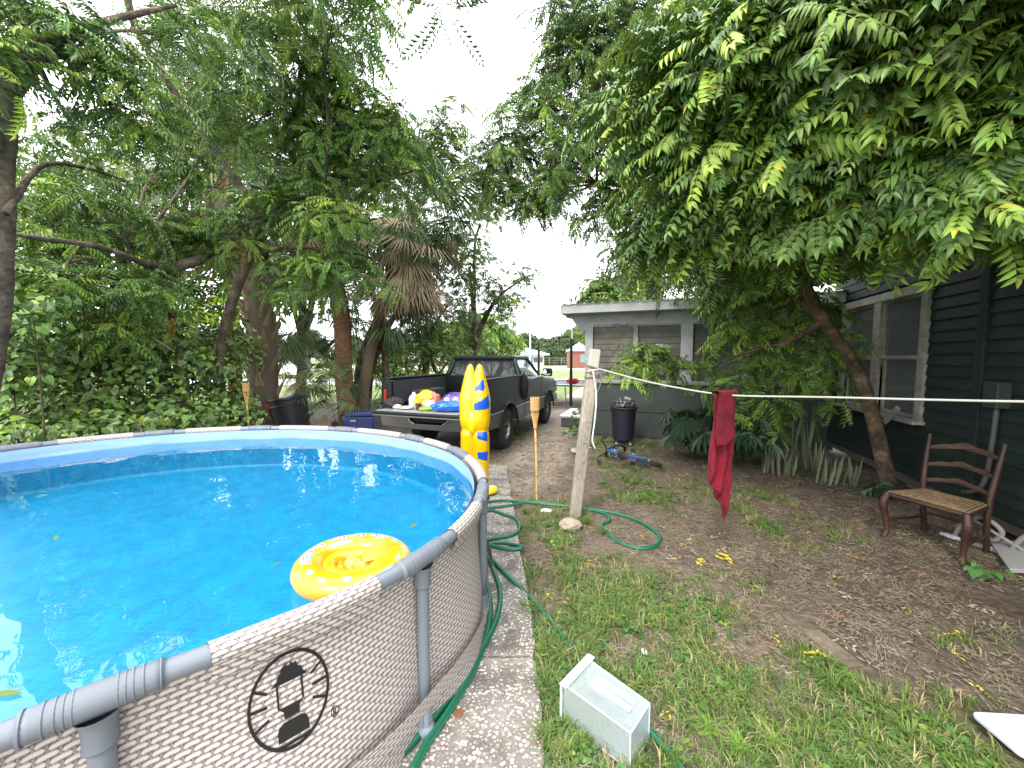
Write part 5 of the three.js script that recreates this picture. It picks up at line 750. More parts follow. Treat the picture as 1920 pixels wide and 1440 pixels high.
{ // leaning tree by the green house: near crown over the right half
  const B = V(4.72, -0.05, -4.52), t1 = at(1612, 705, 4.45), t2 = at(1545, 600, 4.3), t3 = at(1500, 520, 4.1), hub = at(1440, 430, 3.9);
  const blobs = [
    [1500, 90, 2.7, 190, 90, 52, limeTree], [1330, 150, 3.1, 150, 90, 44, limeTree], [1640, 190, 2.8, 190, 100, 50, limeTree], [1800, 130, 2.6, 150, 120, 46, limeTree], [1870, 290, 2.4, 110, 110, 30, limeTree],
    [1560, 280, 3.0, 190, 90, 50, limeTree], [1380, 290, 3.4, 170, 100, 52, limeTree], [1250, 210, 3.6, 110, 70, 26, limeTree],
    [1740, 320, 2.8, 170, 70, 40, limeTree], [1560, 385, 3.3, 190, 65, 44, limeTree], [1880, 365, 2.4, 90, 50, 18, limeTree], [1690, 405, 3.0, 140, 36, 22, limeTree], [1400, 420, 3.9, 140, 80, 40, limeTree], [1265, 440, 4.3, 90, 60, 26, limeTree],
    [1620, 40, 3.4, 220, 80, 46, limeTree], [1850, 20, 3.2, 160, 90, 40, limeTree], [1560, -40, 3.6, 260, 50, 40, limeTree],
    [1500, 475, 4.4, 140, 40, 30, limeTree], [1400, 525, 5.0, 90, 36, 22, limeTree], [1700, 300, 4.0, 260, 120, 80, limeTree], [1450, 230, 4.4, 260, 140, 80, limeTree], [1800, 160, 4.2, 220, 120, 50, limeTree],
  ];
  const t = tree('leaning_tree', 'big leafy tree leaning out from the green house, lime tipped leaves overhead', {
    mat: barkRed, limbs: [[[B, t1, t2, t3, hub], [0.085, 0.066, 0.060, 0.055, 0.045]], [[t2, at(1500, 560, 4.5), at(1465, 500, 4.6), at(1380, 380, 4.5), at(1300, 250, 4.0)], [0.055, 0.052, 0.048, 0.04, 0.022]], [[hub, at(1480, 330, 3.6), at(1520, 200, 3.2), at(1520, 90, 2.8)], [0.06, 0.045, 0.03, 0.015]], [[hub, at(1340, 360, 3.9), at(1260, 300, 3.8), at(1170, 250, 3.8)], [0.05, 0.035, 0.02, 0.01]], [[t3, at(1600, 430, 3.5), at(1720, 380, 3.0), at(1840, 300, 2.6)], [0.06, 0.045, 0.03, 0.012]], [[t3, at(1560, 360, 3.6), at(1680, 210, 3.0), at(1790, 120, 2.7)], [0.06, 0.045, 0.03, 0.012]], [[t2, at(1480, 640, 4.8), at(1400, 660, 5.2), at(1330, 690, 5.4)], [0.05, 0.035, 0.022, 0.01]]],
    twigsTo: blobs.filter((b, i) => i < 14).map(b => [hub, b[0], b[1], b[2], b[3], b[4], 6]),
  });
  crownInto(t, 'big', blobs.map(b => [b[0], b[1], b[2], b[3], b[4], Math.round(b[5] * 2.2), b[6]]), 101, 0.88);
  { // unseen stretch of the crown, added out of view to shade the right yard
    const rnd = seeded(55), S = [], C = []; for (const [x, y, z, rx, ry, rz, n] of [[3.5, 3.9, -1.9, 1.5, 0.6, 1.2, 230], [4.1, 4.2, -0.2, 1.7, 0.7, 1.5, 260], [4.4, 4.2, 1.8, 1.8, 0.7, 1.5, 240], [4.4, 4.1, -3.4, 1.2, 0.6, 1.0, 130]]) for (let i = 0; i < n; i++) { const a = rnd() * 6.283, u = rnd() * 2 - 1, q = Math.sqrt(1 - u * u), rr = Math.pow(rnd(), 0.42); S.push(basisMatrix(V(x + Math.cos(a) * q * rx * rr, y + u * ry * rr, z + Math.sin(a) * q * rz * rr), V(Math.cos(a) * 0.6, 0.8, Math.sin(a) * 0.6).normalize(), rnd() * 6, 0.9 + rnd() * 0.5)); C.push(rnd() < 0.4 ? rgb(0.122, 0.218, 0.042) : rgb(0.078, 0.152, 0.036)); }
    const m = new THREE.InstancedMesh(SH.big[3], leafMat, S.length); S.forEach((q, i) => { m.setMatrixAt(i, q); m.setColorAt(i, C[i]); }); m.name = 'crown'; m.userData.kind = 'stuff'; m.castShadow = m.receiveShadow = true; t.add(m);
    part(t, 'limb', limb([hub, V(2.9, 3.6, -2.9), V(3.5, 3.9, -1.9), V(4.2, 4.3, -0.2), V(4.6, 4.4, 1.8)], [0.055, 0.05, 0.04, 0.03, 0.012], 8, 6, 0.15), barkRed);
  }
  const low = [[1400, 585, 5.6, 70, 40, 22, limeTree], [1430, 640, 5.4, 110, 60, 44, limeTree], [1500, 700, 5.2, 100, 60, 36, limeTree], [1390, 720, 5.5, 90, 50, 30, limeTree], [1375, 650, 5.8, 55, 50, 20, limeTree], [1490, 590, 5.0, 90, 50, 26, limeTree], [1440, 780, 5.7, 100, 50, 26, limeTree], [1225, 668, 5.6, 60, 22, 16, limeTree], [1190, 690, 5.5, 46, 18, 10, limeTree], [1290, 690, 5.7, 30, 24, 7, limeTree], [1560, 650, 4.9, 60, 70, 18, limeTree]];
  crownInto(t, 'mid', low.map(b => [b[0], b[1], b[2], b[3], b[4], Math.round(b[5] * (b[0] < 1300 ? 0.9 : 0.5)), b[6]]), 103, 0.78, 'low_branches');
  part(t, 'limb', limb([at(1330, 690, 5.4), at(1270, 690, 5.5), at(1200, 660, 5.5), at(1170, 690, 5.4)], [0.014, 0.011, 0.008, 0.004], 6, 5), barkDark);
}
{ // second tree further back whose branches reach over the gap
  const B = V(6.2, 2.6, -9.5);
  const blobs = [[1080, 140, 8.0, 110, 80, 60, roofTree], [1010, 215, 8.2, 80, 60, 36, roofTree], [1170, 80, 7.6, 130, 80, 60, roofTree], [950, 290, 8.6, 60, 60, 30], [1040, 320, 8.2, 80, 70, 44, roofTree], [1150, 250, 7.6, 120, 90, 70, roofTree], [975, 375, 8.6, 50, 28, 18, roofTree], [1010, 395, 8.4, 22, 14, 5, roofTree], [1150, 400, 8.0, 70, 50, 36, roofTree], [1180, 470, 7.8, 55, 55, 30, roofTree], [1250, 360, 7.2, 110, 90, 60, roofTree], [1330, 450, 6.8, 110, 80, 50, roofTree], [1230, 500, 7.6, 60, 50, 26, roofTree], [1300, 60, 7.0, 150, 90, 60, roofTree], [1060, 60, 8.0, 60, 50, 20, roofTree], [1150, -30, 7.5, 140, 50, 24], [1400, 540, 6.8, 100, 50, 40, roofTree], [920, 330, 8.8, 40, 60, 18, roofTree]];
  const t = tree('overhanging_tree', 'dense dark tree arching over the roof of the grey extension', { mat: barkDark, limbs: [[[V(6.8, 0, -10.2), V(6.4, 2.6, -9.6), at(1480, 470, 7.6), at(1400, 395, 7.6)], [0.24, 0.2, 0.13, 0.09]], [[at(1400, 395, 7.6), at(1280, 375, 7.8), at(1150, 345, 8.0), at(1060, 340, 8.2), at(985, 350, 8.4)], [0.08, 0.06, 0.05, 0.035, 0.012]], [[at(1180, 350, 8.0), at(1090, 290, 8.0), at(1040, 250, 8.1), at(985, 210, 8.2)], [0.04, 0.032, 0.02, 0.01]], [[at(1400, 395, 7.6), at(1290, 280, 7.4), at(1200, 180, 7.5), at(1130, 90, 7.6)], [0.07, 0.05, 0.035, 0.012]], [[at(1060, 340, 8.2), at(1000, 300, 8.4), at(950, 290, 8.6)], [0.03, 0.02, 0.008]]], twigsTo: blobs.slice(0, 12).map((b, i) => [i < 4 ? at(1130, 200, 7.8) : at(1120, 345, 8.0), b[0], b[1], b[2], b[3], b[4], 6]) });
  crownInto(t, 'fine', blobs, 107, 1.25);
}
{ // tree on the left whose fine foliage hangs in front of the palms
  const hub = at(560, 330, 6.4);
  const blobs = [[625, 150, 5.6, 90, 75, 46, pinnate], [722, 232, 5.8, 60, 60, 26, pinnate], [560, 90, 5.2, 110, 70, 40, pinnate], [500, 220, 6.0, 110, 80, 56, pinnate], [610, 260, 6.2, 120, 80, 60, pinnate], [720, 320, 6.4, 110, 80, 56, pinnate], [820, 300, 7.0, 70, 70, 34, pinnate], [840, 220, 7.0, 36, 50, 8, pinnate], [680, 10, 4.2, 80, 22, 9, pinnate], [830, -20, 3.6, 45, 14, 5, pinnate], [600, 20, 4.6, 130, 50, 26, pinnate], [640, 420, 6.0, 100, 50, 36, pinnate], [560, 380, 6.3, 90, 60, 36, pinnate], [630, 505, 6.2, 80, 30, 22, pinnate], [560, 520, 6.6, 80, 50, 28, pinnate], [480, 420, 6.6, 80, 60, 30, pinnate], [700, 545, 6.6, 40, 16, 6, pinnate], [430, 130, 6.4, 80, 60, 26, pinnate]];
  const t = tree('pinnate_tree', 'slender dark trunked tree with fine hanging foliage over the far pool rim', { mat: barkDark, limbs: [[[at(412, 800, 7.0).setY(-0.05), at(412, 700, 7.0), at(425, 600, 6.9), at(470, 480, 6.8), hub], [0.10, 0.085, 0.08, 0.075, 0.06]], [[hub, at(545, 270, 6.2), at(558, 190, 5.9), at(568, 120, 5.6), at(600, 70, 5.2)], [0.055, 0.05, 0.045, 0.03, 0.01]], [[at(566, 125, 5.6), at(530, 60, 5.3), at(505, 20, 5.0)], [0.03, 0.02, 0.01]], [[at(560, 180, 5.9), at(640, 200, 5.9), at(760, 240, 6.2)], [0.03, 0.02, 0.01]], [[hub, at(640, 330, 6.4), at(730, 330, 6.5), at(820, 310, 6.9)], [0.04, 0.03, 0.02, 0.008]], [[at(470, 480, 6.8), at(540, 465, 6.5), at(620, 470, 6.2), at(690, 480, 6.2)], [0.035, 0.028, 0.018, 0.008]], [[at(500, 420, 6.7), at(430, 320, 6.6), at(345, 200, 6.2), at(250, 40, 5.6), at(235, -60, 5.4)], [0.06, 0.06, 0.055, 0.05, 0.04]]], twigsTo: blobs.slice(0, 16).filter((b, i) => i !== 8 && i !== 9 && i !== 1).map((b, i) => [i < 6 ? at(570, 200, 6.0) : at(600, 430, 6.3), b[0], b[1], b[2], b[3], b[4], 6]) });
  crownInto(t, 'fine', blobs.map(b => [b[0], b[1], b[2], b[3], b[4], Math.round(b[5] * 0.86), b[6]]), 109, 1.0);
}
{ // dark tree at the left edge of the view
  const blobs = [[90, 60, 3.4, 150, 70, 26, pinnate], [220, 150, 3.9, 100, 60, 20, pinnate], [40, 130, 3.2, 70, 40, 10, pinnate], [330, 60, 4.8, 100, 60, 20, pinnate], [250, 250, 4.2, 80, 30, 12, pinnate], [150, 260, 4.6, 60, 30, 8, pinnate], [420, 20, 5.2, 70, 40, 10]];
  const t = tree('shade_tree', 'dark trunked tree at the left edge of the yard', { mat: barkDark, limbs: [[[V(-5.75, -0.05, -3.75), at(-20, 640, 3.7), at(-2, 470, 3.6), at(0, 320, 3.55), at(22, 170, 3.5), at(30, 60, 3.5), at(40, -80, 3.5)], [0.13, 0.11, 0.10, 0.09, 0.065, 0.05, 0.04]], [[at(0, 320, 3.55), at(-20, 230, 3.4), at(-60, 120, 3.4)], [0.07, 0.06, 0.05]], [[at(26, 170, 3.5), at(110, 70, 3.6), at(220, 35, 3.9), at(330, 10, 4.3)], [0.06, 0.05, 0.035, 0.015]], [[at(10, 400, 3.5), at(80, 310, 4.0), at(160, 315, 4.6), at(240, 340, 5.4)], [0.03, 0.024, 0.02, 0.008]]], twigsTo: blobs.slice(0, 6).map(b => [at(60, 100, 3.5), b[0], b[1], b[2], b[3], b[4], 6]) });
  crownInto(t, 'fine', blobs.map(b => [b[0], b[1], b[2], b[3], b[4], Math.round(b[5] * 0.75), b[6]]), 113, 1.0);
  part(t, 'limb', limb([at(-20, 650, 3.7), at(0, 640, 4.2), at(35, 612, 4.5), at(62, 596, 4.7)], [0.045, 0.04, 0.035, 0.022], 8, 5, 0.2), deadWood);
}
{ // bent grey-barked tree in the thicket
  const blobs = [[120, 330, 6.2, 130, 50, 34, thicket], [140, 395, 5.4, 130, 40, 34, thicket], [80, 530, 5.0, 110, 45, 30, thicket], [250, 555, 5.8, 110, 50, 44, thicket], [300, 300, 6.8, 110, 60, 36, thicket], [330, 430, 6.6, 90, 50, 30, thicket], [220, 620, 5.6, 80, 40, 20, thicket], [400, 250, 7.0, 80, 70, 30, thicket], [40, 580, 5.0, 70, 40, 16, thicket], [330, 180, 6.8, 80, 70, 26, thicket], [170, 490, 6.0, 150, 60, 40, thicket], [400, 470, 7.2, 70, 50, 22, thicket]];
  const el = at(312, 520, 6.4);
  const t = tree('bent_tree', 'grey barked tree bent sideways among the vines on the left', { mat: bark, limbs: [[[at(350, 800, 6.6).setY(-0.05), at(340, 680, 6.6), at(322, 580, 6.5), el, at(260, 490, 5.5), at(180, 462, 4.8), at(60, 445, 4.2), at(-30, 428, 3.8)], [0.10, 0.085, 0.07, 0.07, 0.042, 0.034, 0.026, 0.018]], [[el, at(340, 498, 6.5), at(380, 485, 6.8), at(405, 465, 7.0), at(430, 400, 7.2)], [0.08, 0.08, 0.075, 0.05, 0.03]], [[at(330, 560, 6.5), at(300, 560, 6.2), at(240, 565, 5.8)], [0.02, 0.016, 0.006]], [[at(250, 490, 5.8), at(220, 420, 5.6), at(150, 380, 5.4)], [0.03, 0.02, 0.008]], [[at(150, 460, 5.2), at(100, 520, 5.0), at(60, 500, 4.8)], [0.018, 0.012, 0.006]]], twigsTo: blobs.slice(0, 9).map(b => [at(240, 485, 5.8), b[0], b[1], b[2], b[3], b[4], 6]) });
  crownInto(t, 'mid', blobs.map(b => [b[0], b[1], b[2], b[3], b[4], Math.round(b[5] * 0.85), b[6]]), 117, 0.9);
  for (const [a, b, c] of [[[40, 570, 5.0], [100, 585, 5.1], [185, 600, 5.2]], [[5, 635, 4.6], [60, 662, 4.8], [140, 670, 5.0]], [[70, 530, 5.0], [110, 565, 5.0], [135, 590, 5.05]], [[285, 632, 5.6], [305, 645, 5.6], [328, 660, 5.6]], [[330, 595, 6.0], [360, 615, 6.0], [392, 630, 6.0]], [[520, 395, 6.4], [590, 405, 6.2], [650, 412, 6.0]], [[460, 260, 6.3], [480, 320, 6.3], [505, 360, 6.3]]]) part(t, 'dead_twig', limb([at(...a), at(...b), at(...c)], [0.014, 0.011, 0.005], 6, 5), deadWood);
}
{ // curtains of vine
  const mk = (label, blobs, seed, kind, s = 1) => { const t = thing('vine_thicket', label, 'vines', [0, 0, 0], 0, 'vine thickets behind the pool'); const c = blobs[0], st = []; for (const b of blobs) { const p = at(b[0], b[1], b[2]); st.push(limb([V(p.x, -0.05, p.z), V(p.x + 0.15, p.y * 0.5, p.z + 0.1), V(p.x, p.y + b[4] / FOCAL * b[2] * 0.5, p.z)], [0.012, 0.010, 0.004], 6, 4, 0.2)); } st.forEach(g => part(t, 'stem', g, barkDark)); crownInto(t, kind, blobs, seed, s, 'foliage'); };
  const dk = thicket;
  mk('dark ivy covered thicket behind the left end of the pool', [[40, 700, 5.6, 100, 90, 120, dk], [130, 640, 5.8, 110, 60, 90, dk], [120, 770, 5.6, 120, 40, 70, dk], [20, 690, 4.7, 70, 80, 60, dk], [60, 580, 4.4, 70, 50, 30, dk], [130, 800, 5.2, 160, 24, 60, dk]], 201, 'vine');
  mk('green vine curtain hanging behind the middle of the far rim', [[210, 720, 6.2, 80, 90, 130, dk], [300, 700, 6.4, 90, 80, 110, dk], [230, 640, 6.2, 90, 50, 60, dk], [300, 785, 6.0, 150, 26, 90, dk]], 203, 'vine');
  mk('shadowy vine thicket left of the bamboo torch', [[380, 720, 7.0, 70, 80, 90, dk], [430, 770, 7.2, 60, 40, 60, dk], [400, 790, 6.6, 90, 22, 50, dk], [350, 640, 6.9, 70, 60, 70, dk], [445, 660, 7.6, 40, 70, 60, dk]], 205, 'vine');
}
{ // big trees far behind the thicket closing the view
  const mk = (label, x, d, blobs, seed, kind = 'far', r = 0.2) => { const base = at(x, 700, d); const t = tree('background_tree', label, { mat: barkDark, group: 'trees beyond the yard', limbs: [[[V(base.x, -0.05, base.z), V(base.x + 0.2, 2.2, base.z), at(blobs[0][0], blobs[0][1], d)], [r, r * 0.8, r * 0.4]], ...blobs.slice(1, 4).map(b => [[V(base.x + 0.2, 2.2, base.z), at((b[0] + x) / 2, b[1] + 40, d), at(b[0], b[1], b[2])], [r * 0.5, r * 0.35, 0.03]])] }); crownInto(t, kind, blobs.map(b => [b[0], b[1], b[2], b[3], b[4], Math.round(b[5] * (kind === 'far' ? 0.62 : 1)), b[6]]), seed, Math.min(d / 12, 2)); return t; };
  mk('tall tree behind the thicket at the far left', 60, 12, [[60, 420, 12, 150, 130, 60, parkTree], [120, 560, 11, 160, 90, 60, parkTree], [200, 330, 13, 110, 70, 24, parkTree], [40, 690, 10, 120, 80, 50, parkTree]], 301);
  mk('tall tree behind the bent grey tree', 300, 13, [[300, 420, 13, 150, 100, 60, parkTree], [400, 560, 12, 150, 110, 70, parkTree], [280, 640, 11, 140, 90, 60, parkTree], [430, 300, 13, 110, 70, 30, parkTree]], 303);
  mk('tall tree rising behind the palms', 560, 14, [[560, 300, 14, 150, 110, 60, parkTree], [660, 420, 13, 140, 110, 60, parkTree], [520, 500, 13, 110, 80, 36, parkTree], [740, 320, 14, 90, 80, 30, parkTree]], 305);
  mk('bushy tree directly behind the pickup truck bed', 790, 11.5, [[800, 620, 11.5, 90, 70, 60, parkTree], [760, 680, 11, 90, 50, 46, parkTree], [850, 560, 11.5, 70, 60, 36, parkTree], [850, 660, 12, 60, 50, 26, parkTree]], 307, 'mid', 0.12);
  mk('tree with feathery branches right of the dead palm skirt', 880, 12.5, [[880, 500, 12, 70, 60, 40, parkTree], [930, 560, 12.5, 50, 40, 20, parkTree], [900, 420, 11.5, 60, 50, 26, parkTree], [985, 520, 12, 34, 30, 9, parkTree], [880, 620, 13, 50, 40, 22, parkTree], [960, 565, 12.5, 40, 18, 8, parkTree]], 309, 'mid', 0.12);
  mk('pale green tree beyond the far end of the drive', 915, 30, [[910, 620, 30, 38, 30, 50, parkTree], [880, 640, 30, 40, 28, 40, parkTree], [945, 640, 32, 26, 18, 22, parkTree]], 311, 'far', 0.16);
  mk('lime green tree showing above the roof of the grey extension', 1195, 22, [[1195, 545, 22, 32, 34, 30, limeLeaved], [1205, 590, 22, 30, 24, 18, limeLeaved]], 313, 'far', 0.14);
  mk('small dark tree peeking over the left end of the roof', 1135, 18, [[1135, 548, 18, 30, 24, 26, parkTree], [1150, 575, 18, 26, 16, 14, parkTree]], 315, 'far', 0.1);
}
// ---------------------------------------------------------------- palms
function fan(seed, { seg = 34, L = 0.75, spread = 2.3, pet = 0.8, w = 0.035, droop = 0.35 }) {
  const rnd = seeded(seed), T = new Tris();
  const P = (s) => V(0, 0, s); // petiole along +z
  T.tri(V(-0.012, 0, 0), V(0.012, 0, 0), V(0.008, 0.01, pet)); T.tri(V(-0.012, 0, 0), V(0.008, 0.01, pet), V(-0.008, 0.01, pet)); T.tri(V(0, 0.015, 0), V(0.012, 0, 0), V(0.008, 0.01, pet));
  for (let i = 0; i < seg; i++) {
    const a = lerp(-spread, spread, i / (seg - 1)) + (rnd() - 0.5) * 0.04, l = L * (0.72 + 0.28 * Math.cos(a * 0.6)) * (0.9 + 0.2 * rnd()), d = V(Math.sin(a), 0.12 * Math.cos(a * 2) + 0.06 * (i % 2), Math.cos(a)), n = V(Math.cos(a), 0, -Math.sin(a)), o = V(0, 0.01, pet);
    const m = o.clone().addScaledVector(d, l * 0.5), t = o.clone().addScaledVector(d, l).add(V(0, -droop * l * (0.6 + 0.8 * rnd()), 0)), b1 = m.clone().addScaledVector(n, w * 0.5), b2 = m.clone().addScaledVector(n, -w * 0.5).add(V(0, 0.012, 0)); T.tri(o, b1, b2); T.tri(b1, t, b2);
  }
  return T.geo();
}
const FAN = [fan(1, {}), fan(2, { spread: 2.0, droop: 0.5 }), fan(3, { L: 0.85, spread: 1.8, droop: 0.6 })], DEAD = [fan(5, { seg: 26, spread: 0.55, L: 0.85, pet: 0.55, w: 0.03, droop: 0.1 }), fan(6, { seg: 22, spread: 0.85, L: 0.7, pet: 0.6, w: 0.03, droop: 0.15 })];
const fronMats = [[0.055, 0.115, 0.034], [0.075, 0.145, 0.04], [0.16, 0.19, 0.05]].map(c => phys(rgb(...c), 0.5, { transmission: 0.15, thickness: 0, side: THREE.DoubleSide })), deadMats = [[0.27, 0.20, 0.12], [0.20, 0.15, 0.09], [0.34, 0.28, 0.17]].map(c => std(rgb(...c), 0.85, { side: THREE.DoubleSide }));
const palmBark = std(0xffffff, 0.95, { map: tex(128, 512, (u, v) => { const ring = Math.abs(((v * 26 + tileNoise(u, v, 6, 2) * 0.5) % 1) - 0.5) * 2, n = tileNoise(u, v, 40, 4); return [150, 112, 82].map(q => q * (0.72 + 0.26 * ring + n * 0.3)); }), bumpMap: tex(64, 256, (u, v) => Math.abs(((v * 26) % 1) - 0.5) * 2, false), bumpScale: 0.015 });
function palm(label, pts, r, { live = 18, dead = 14, deadLen = 1, boots = false, scale = 1, seed = 1, mat = palmBark, group = 'fan palms behind the pool' }) {
  const base = pts[0], t = thing('fan_palm', label, 'palm tree', [base.x, 0, base.z], 0, group), rnd = seeded(seed), O = p => p.clone().sub(V(base.x, 0, base.z)), top = O(pts[pts.length - 1]);
  if (r) part(t, 'trunk', limb(pts.map(O), r, 16, 8, 0.08, seed), mat);
  if (boots) { const bt = []; const C = new THREE.CatmullRomCurve3(pts.map(O)); for (let i = 0; i < 54; i++) { const s = 0.06 + 0.9 * i / 54, p = C.getPoint(s), a = i * 2.4, g = new THREE.ConeGeometry(0.10, 0.5, 5); g.scale(1, 1, 0.55); g.rotateX(0.5); g.translate(0, 0.1, r[0] * 1.0 + 0.07); g.rotateY(a); g.translate(p.x, p.y, p.z); part(t, 'leaf_boot', g, deadMats[i % 2]); } }
  for (let i = 0; i < live; i++) { const f = part(t, 'frond', FAN[i % 3], fronMats[i % 5 === 0 ? 2 : i % 2]); const e = lerp(1.2, live > 30 ? -1.15 : -0.75, i / Math.max(1, live - 1)) + (rnd() - 0.5) * 0.3, a = i * 2.4 + rnd(); f.position.copy(top).add(V(0, 0.1, 0)); f.rotation.set(-e, 0, (rnd() - 0.5) * 0.7); f.quaternion.premultiply(new THREE.Quaternion().setFromAxisAngle(V(0, 1, 0), a)); f.scale.setScalar(scale * (0.85 + 0.35 * rnd())); }
  for (let i = 0; i < dead; i++) { const f = part(t, 'dead_frond', DEAD[i % 2], deadMats[i % 3]); const q = rnd(), e = -0.55 - 0.85 * q + (rnd() - 0.5) * 0.2, a = i * 2.4 + rnd(), C = O(pts[Math.max(0, pts.length - 2)]); f.position.copy(top).lerp(C, dead > 30 ? q * 0.55 : 0.2 * q); f.rotation.set(-e, 0, (rnd() - 0.5) * 0.5); f.quaternion.premultiply(new THREE.Quaternion().setFromAxisAngle(V(0, 1, 0), a)); f.scale.setScalar(scale * deadLen * (0.85 + 0.4 * rnd())); }
  return t;
}
const gnd = (px, d) => { const p = at(px, 700, d); return V(p.x, -0.05, p.z); };
palm('fan palm with a smooth ringed brown trunk left of the truck', [gnd(652, 9.2), at(645, 700, 9.2), at(640, 590, 9.2), at(600, 420, 9.2)], [0.235, 0.20, 0.195, 0.19], { live: 20, dead: 16, seed: 3, scale: 1.15 });
palm('leaning fan palm with a thick skirt of dead fronds above the truck', [gnd(672, 9.6), at(694, 660, 9.6), at(725, 560, 9.5), at(772, 400, 9.3)], [0.15, 0.13, 0.14, 0.17], { live: 34, dead: 34, deadLen: 1.15, seed: 5, scale: 1.2, mat: std(rgb(0.15, 0.11, 0.075), 0.95) });
palm('fan palm with rough old leaf stubs on its dark trunk', [gnd(492, 8.4), at(490, 640, 8.4), at(478, 540, 8.5), at(400, 365, 8.8)], [0.30, 0.29, 0.27, 0.22], { live: 22, dead: 22, boots: true, seed: 7, scale: 1.2, mat: std(rgb(0.13, 0.095, 0.07), 0.95) });
palm('tall fan palm whose fronds stand against the sky at the top left', [gnd(440, 12), at(430, 500, 12), at(395, 120, 12)], [0.2, 0.18, 0.17], { live: 22, dead: 10, seed: 9, scale: 1.3 });
palm('low fan palm bush with drooping fronds at the foot of the ringed trunk', [gnd(622, 8.8), at(618, 745, 8.8)], null, { live: 15, dead: 3, seed: 11, scale: 0.66 });
palm('low fan palm bush between the barrel and the thicket', [gnd(575, 10.2), at(575, 690, 10.2)], null, { live: 14, dead: 4, seed: 13, scale: 0.8 });
palm('pale backlit fan palm bush seen between the two palm trunks', [gnd(575, 10.5), at(575, 600, 10.5)], null, { live: 16, dead: 0, seed: 15, scale: 1.2 });
palm('low fan palm bush beside the left rear corner of the truck', [gnd(715, 10.4), at(712, 735, 10.4)], null, { live: 14, dead: 2, seed: 17, scale: 0.7 });
palm('dark fan palm crown under the dead skirt', [gnd(720, 10.2), at(722, 600, 10.2)], [0.1, 0.09], { live: 18, dead: 0, seed: 19, scale: 0.95, mat: barkDark });
{ // slender leaning trunks beyond the ringed palm
  const t = tree('leaning_sapling', 'two slim leaning dark trunks between the palm and the truck', { mat: barkDark, limbs: [[[gnd(668, 10.8), at(672, 690, 10.8), at(704, 600, 10.8), at(760, 470, 10.8)], [0.10, 0.085, 0.08, 0.05]], [[gnd(684, 10.8), at(700, 680, 10.8), at(738, 595, 10.8), at(830, 470, 10.8)], [0.11, 0.10, 0.085, 0.05]]] });
  crownInto(t, 'mid', [[770, 470, 10.6, 70, 50, 26, parkTree], [840, 450, 10.6, 60, 40, 20, parkTree]], 401, 1.1);
}
// ---------------------------------------------------------------- potted-looking plants along the house
{
  const snakeTex = tex(128, 512, (u, v) => { const n = tileNoise(u, v, 10, 3), b = Math.sin(v * 120 + n * 9 + tileNoise(u, v, 24, 6) * 6) > 0.2 ? 1 : 0.72, e = Math.abs(u - 0.5) > 0.42; return e ? [160, 160, 110] : [128 * b + n * 24, 142 * b + n * 24, 112 * b + n * 18]; });
  const sm = phys(0xffffff, 0.42, { map: snakeTex, side: THREE.DoubleSide });
  const blade = (h, w, bend, seed) => sheet((u, v) => { const ww = w * (0.55 + 0.5 * Math.sin(v * 2.6)) * Math.pow(Math.max(0, 1 - Math.pow(v, 3.5)), 0.8), x = (u - 0.5) * ww; return V(x, v * h, bend * v * v * h + 4 * x * x * 1.6 + 0.004 * noise3.noise(v * 6, seed, 0)); }, 6, 16);
  const clumps = [[1432, 888, 5, 0.42, 'snake plant clump nearest the red towel'], [1470, 892, 4, 0.34, 'second snake plant clump from the red towel'], [1536, 904, 5, 0.40, 'snake plant clump with the tallest pale leaves'], [1562, 908, 4, 0.30, 'snake plant clump of short upright leaves'], [1592, 912, 2, 0.28, 'snake plant with one arching pale leaf near the tree trunk'], [1500, 880, 6, 0.75, 'tall dark snake plant clump standing in the deep shade']];
  clumps.forEach(([x, y, n, h, l], i) => { const p = gr(x, y), t = thing('snake_plant', l, 'plant', [p.x, 0, p.z], 0, 'snake plants by the house'), rnd = seeded(i + 60); for (let k = 0; k < n + 3; k++) { const m = part(t, 'leaf', blade(h * (0.95 + 0.6 * rnd()), 0.036 + 0.012 * rnd(), 0.25 * (rnd() - 0.3), k), sm); m.position.set((rnd() - 0.5) * 0.22, -0.01, (rnd() - 0.5) * 0.14); m.rotation.set((rnd() - 0.5) * 0.25, rnd() * 1.2 - 0.6, (rnd() - 0.5) * 0.4); } });
}
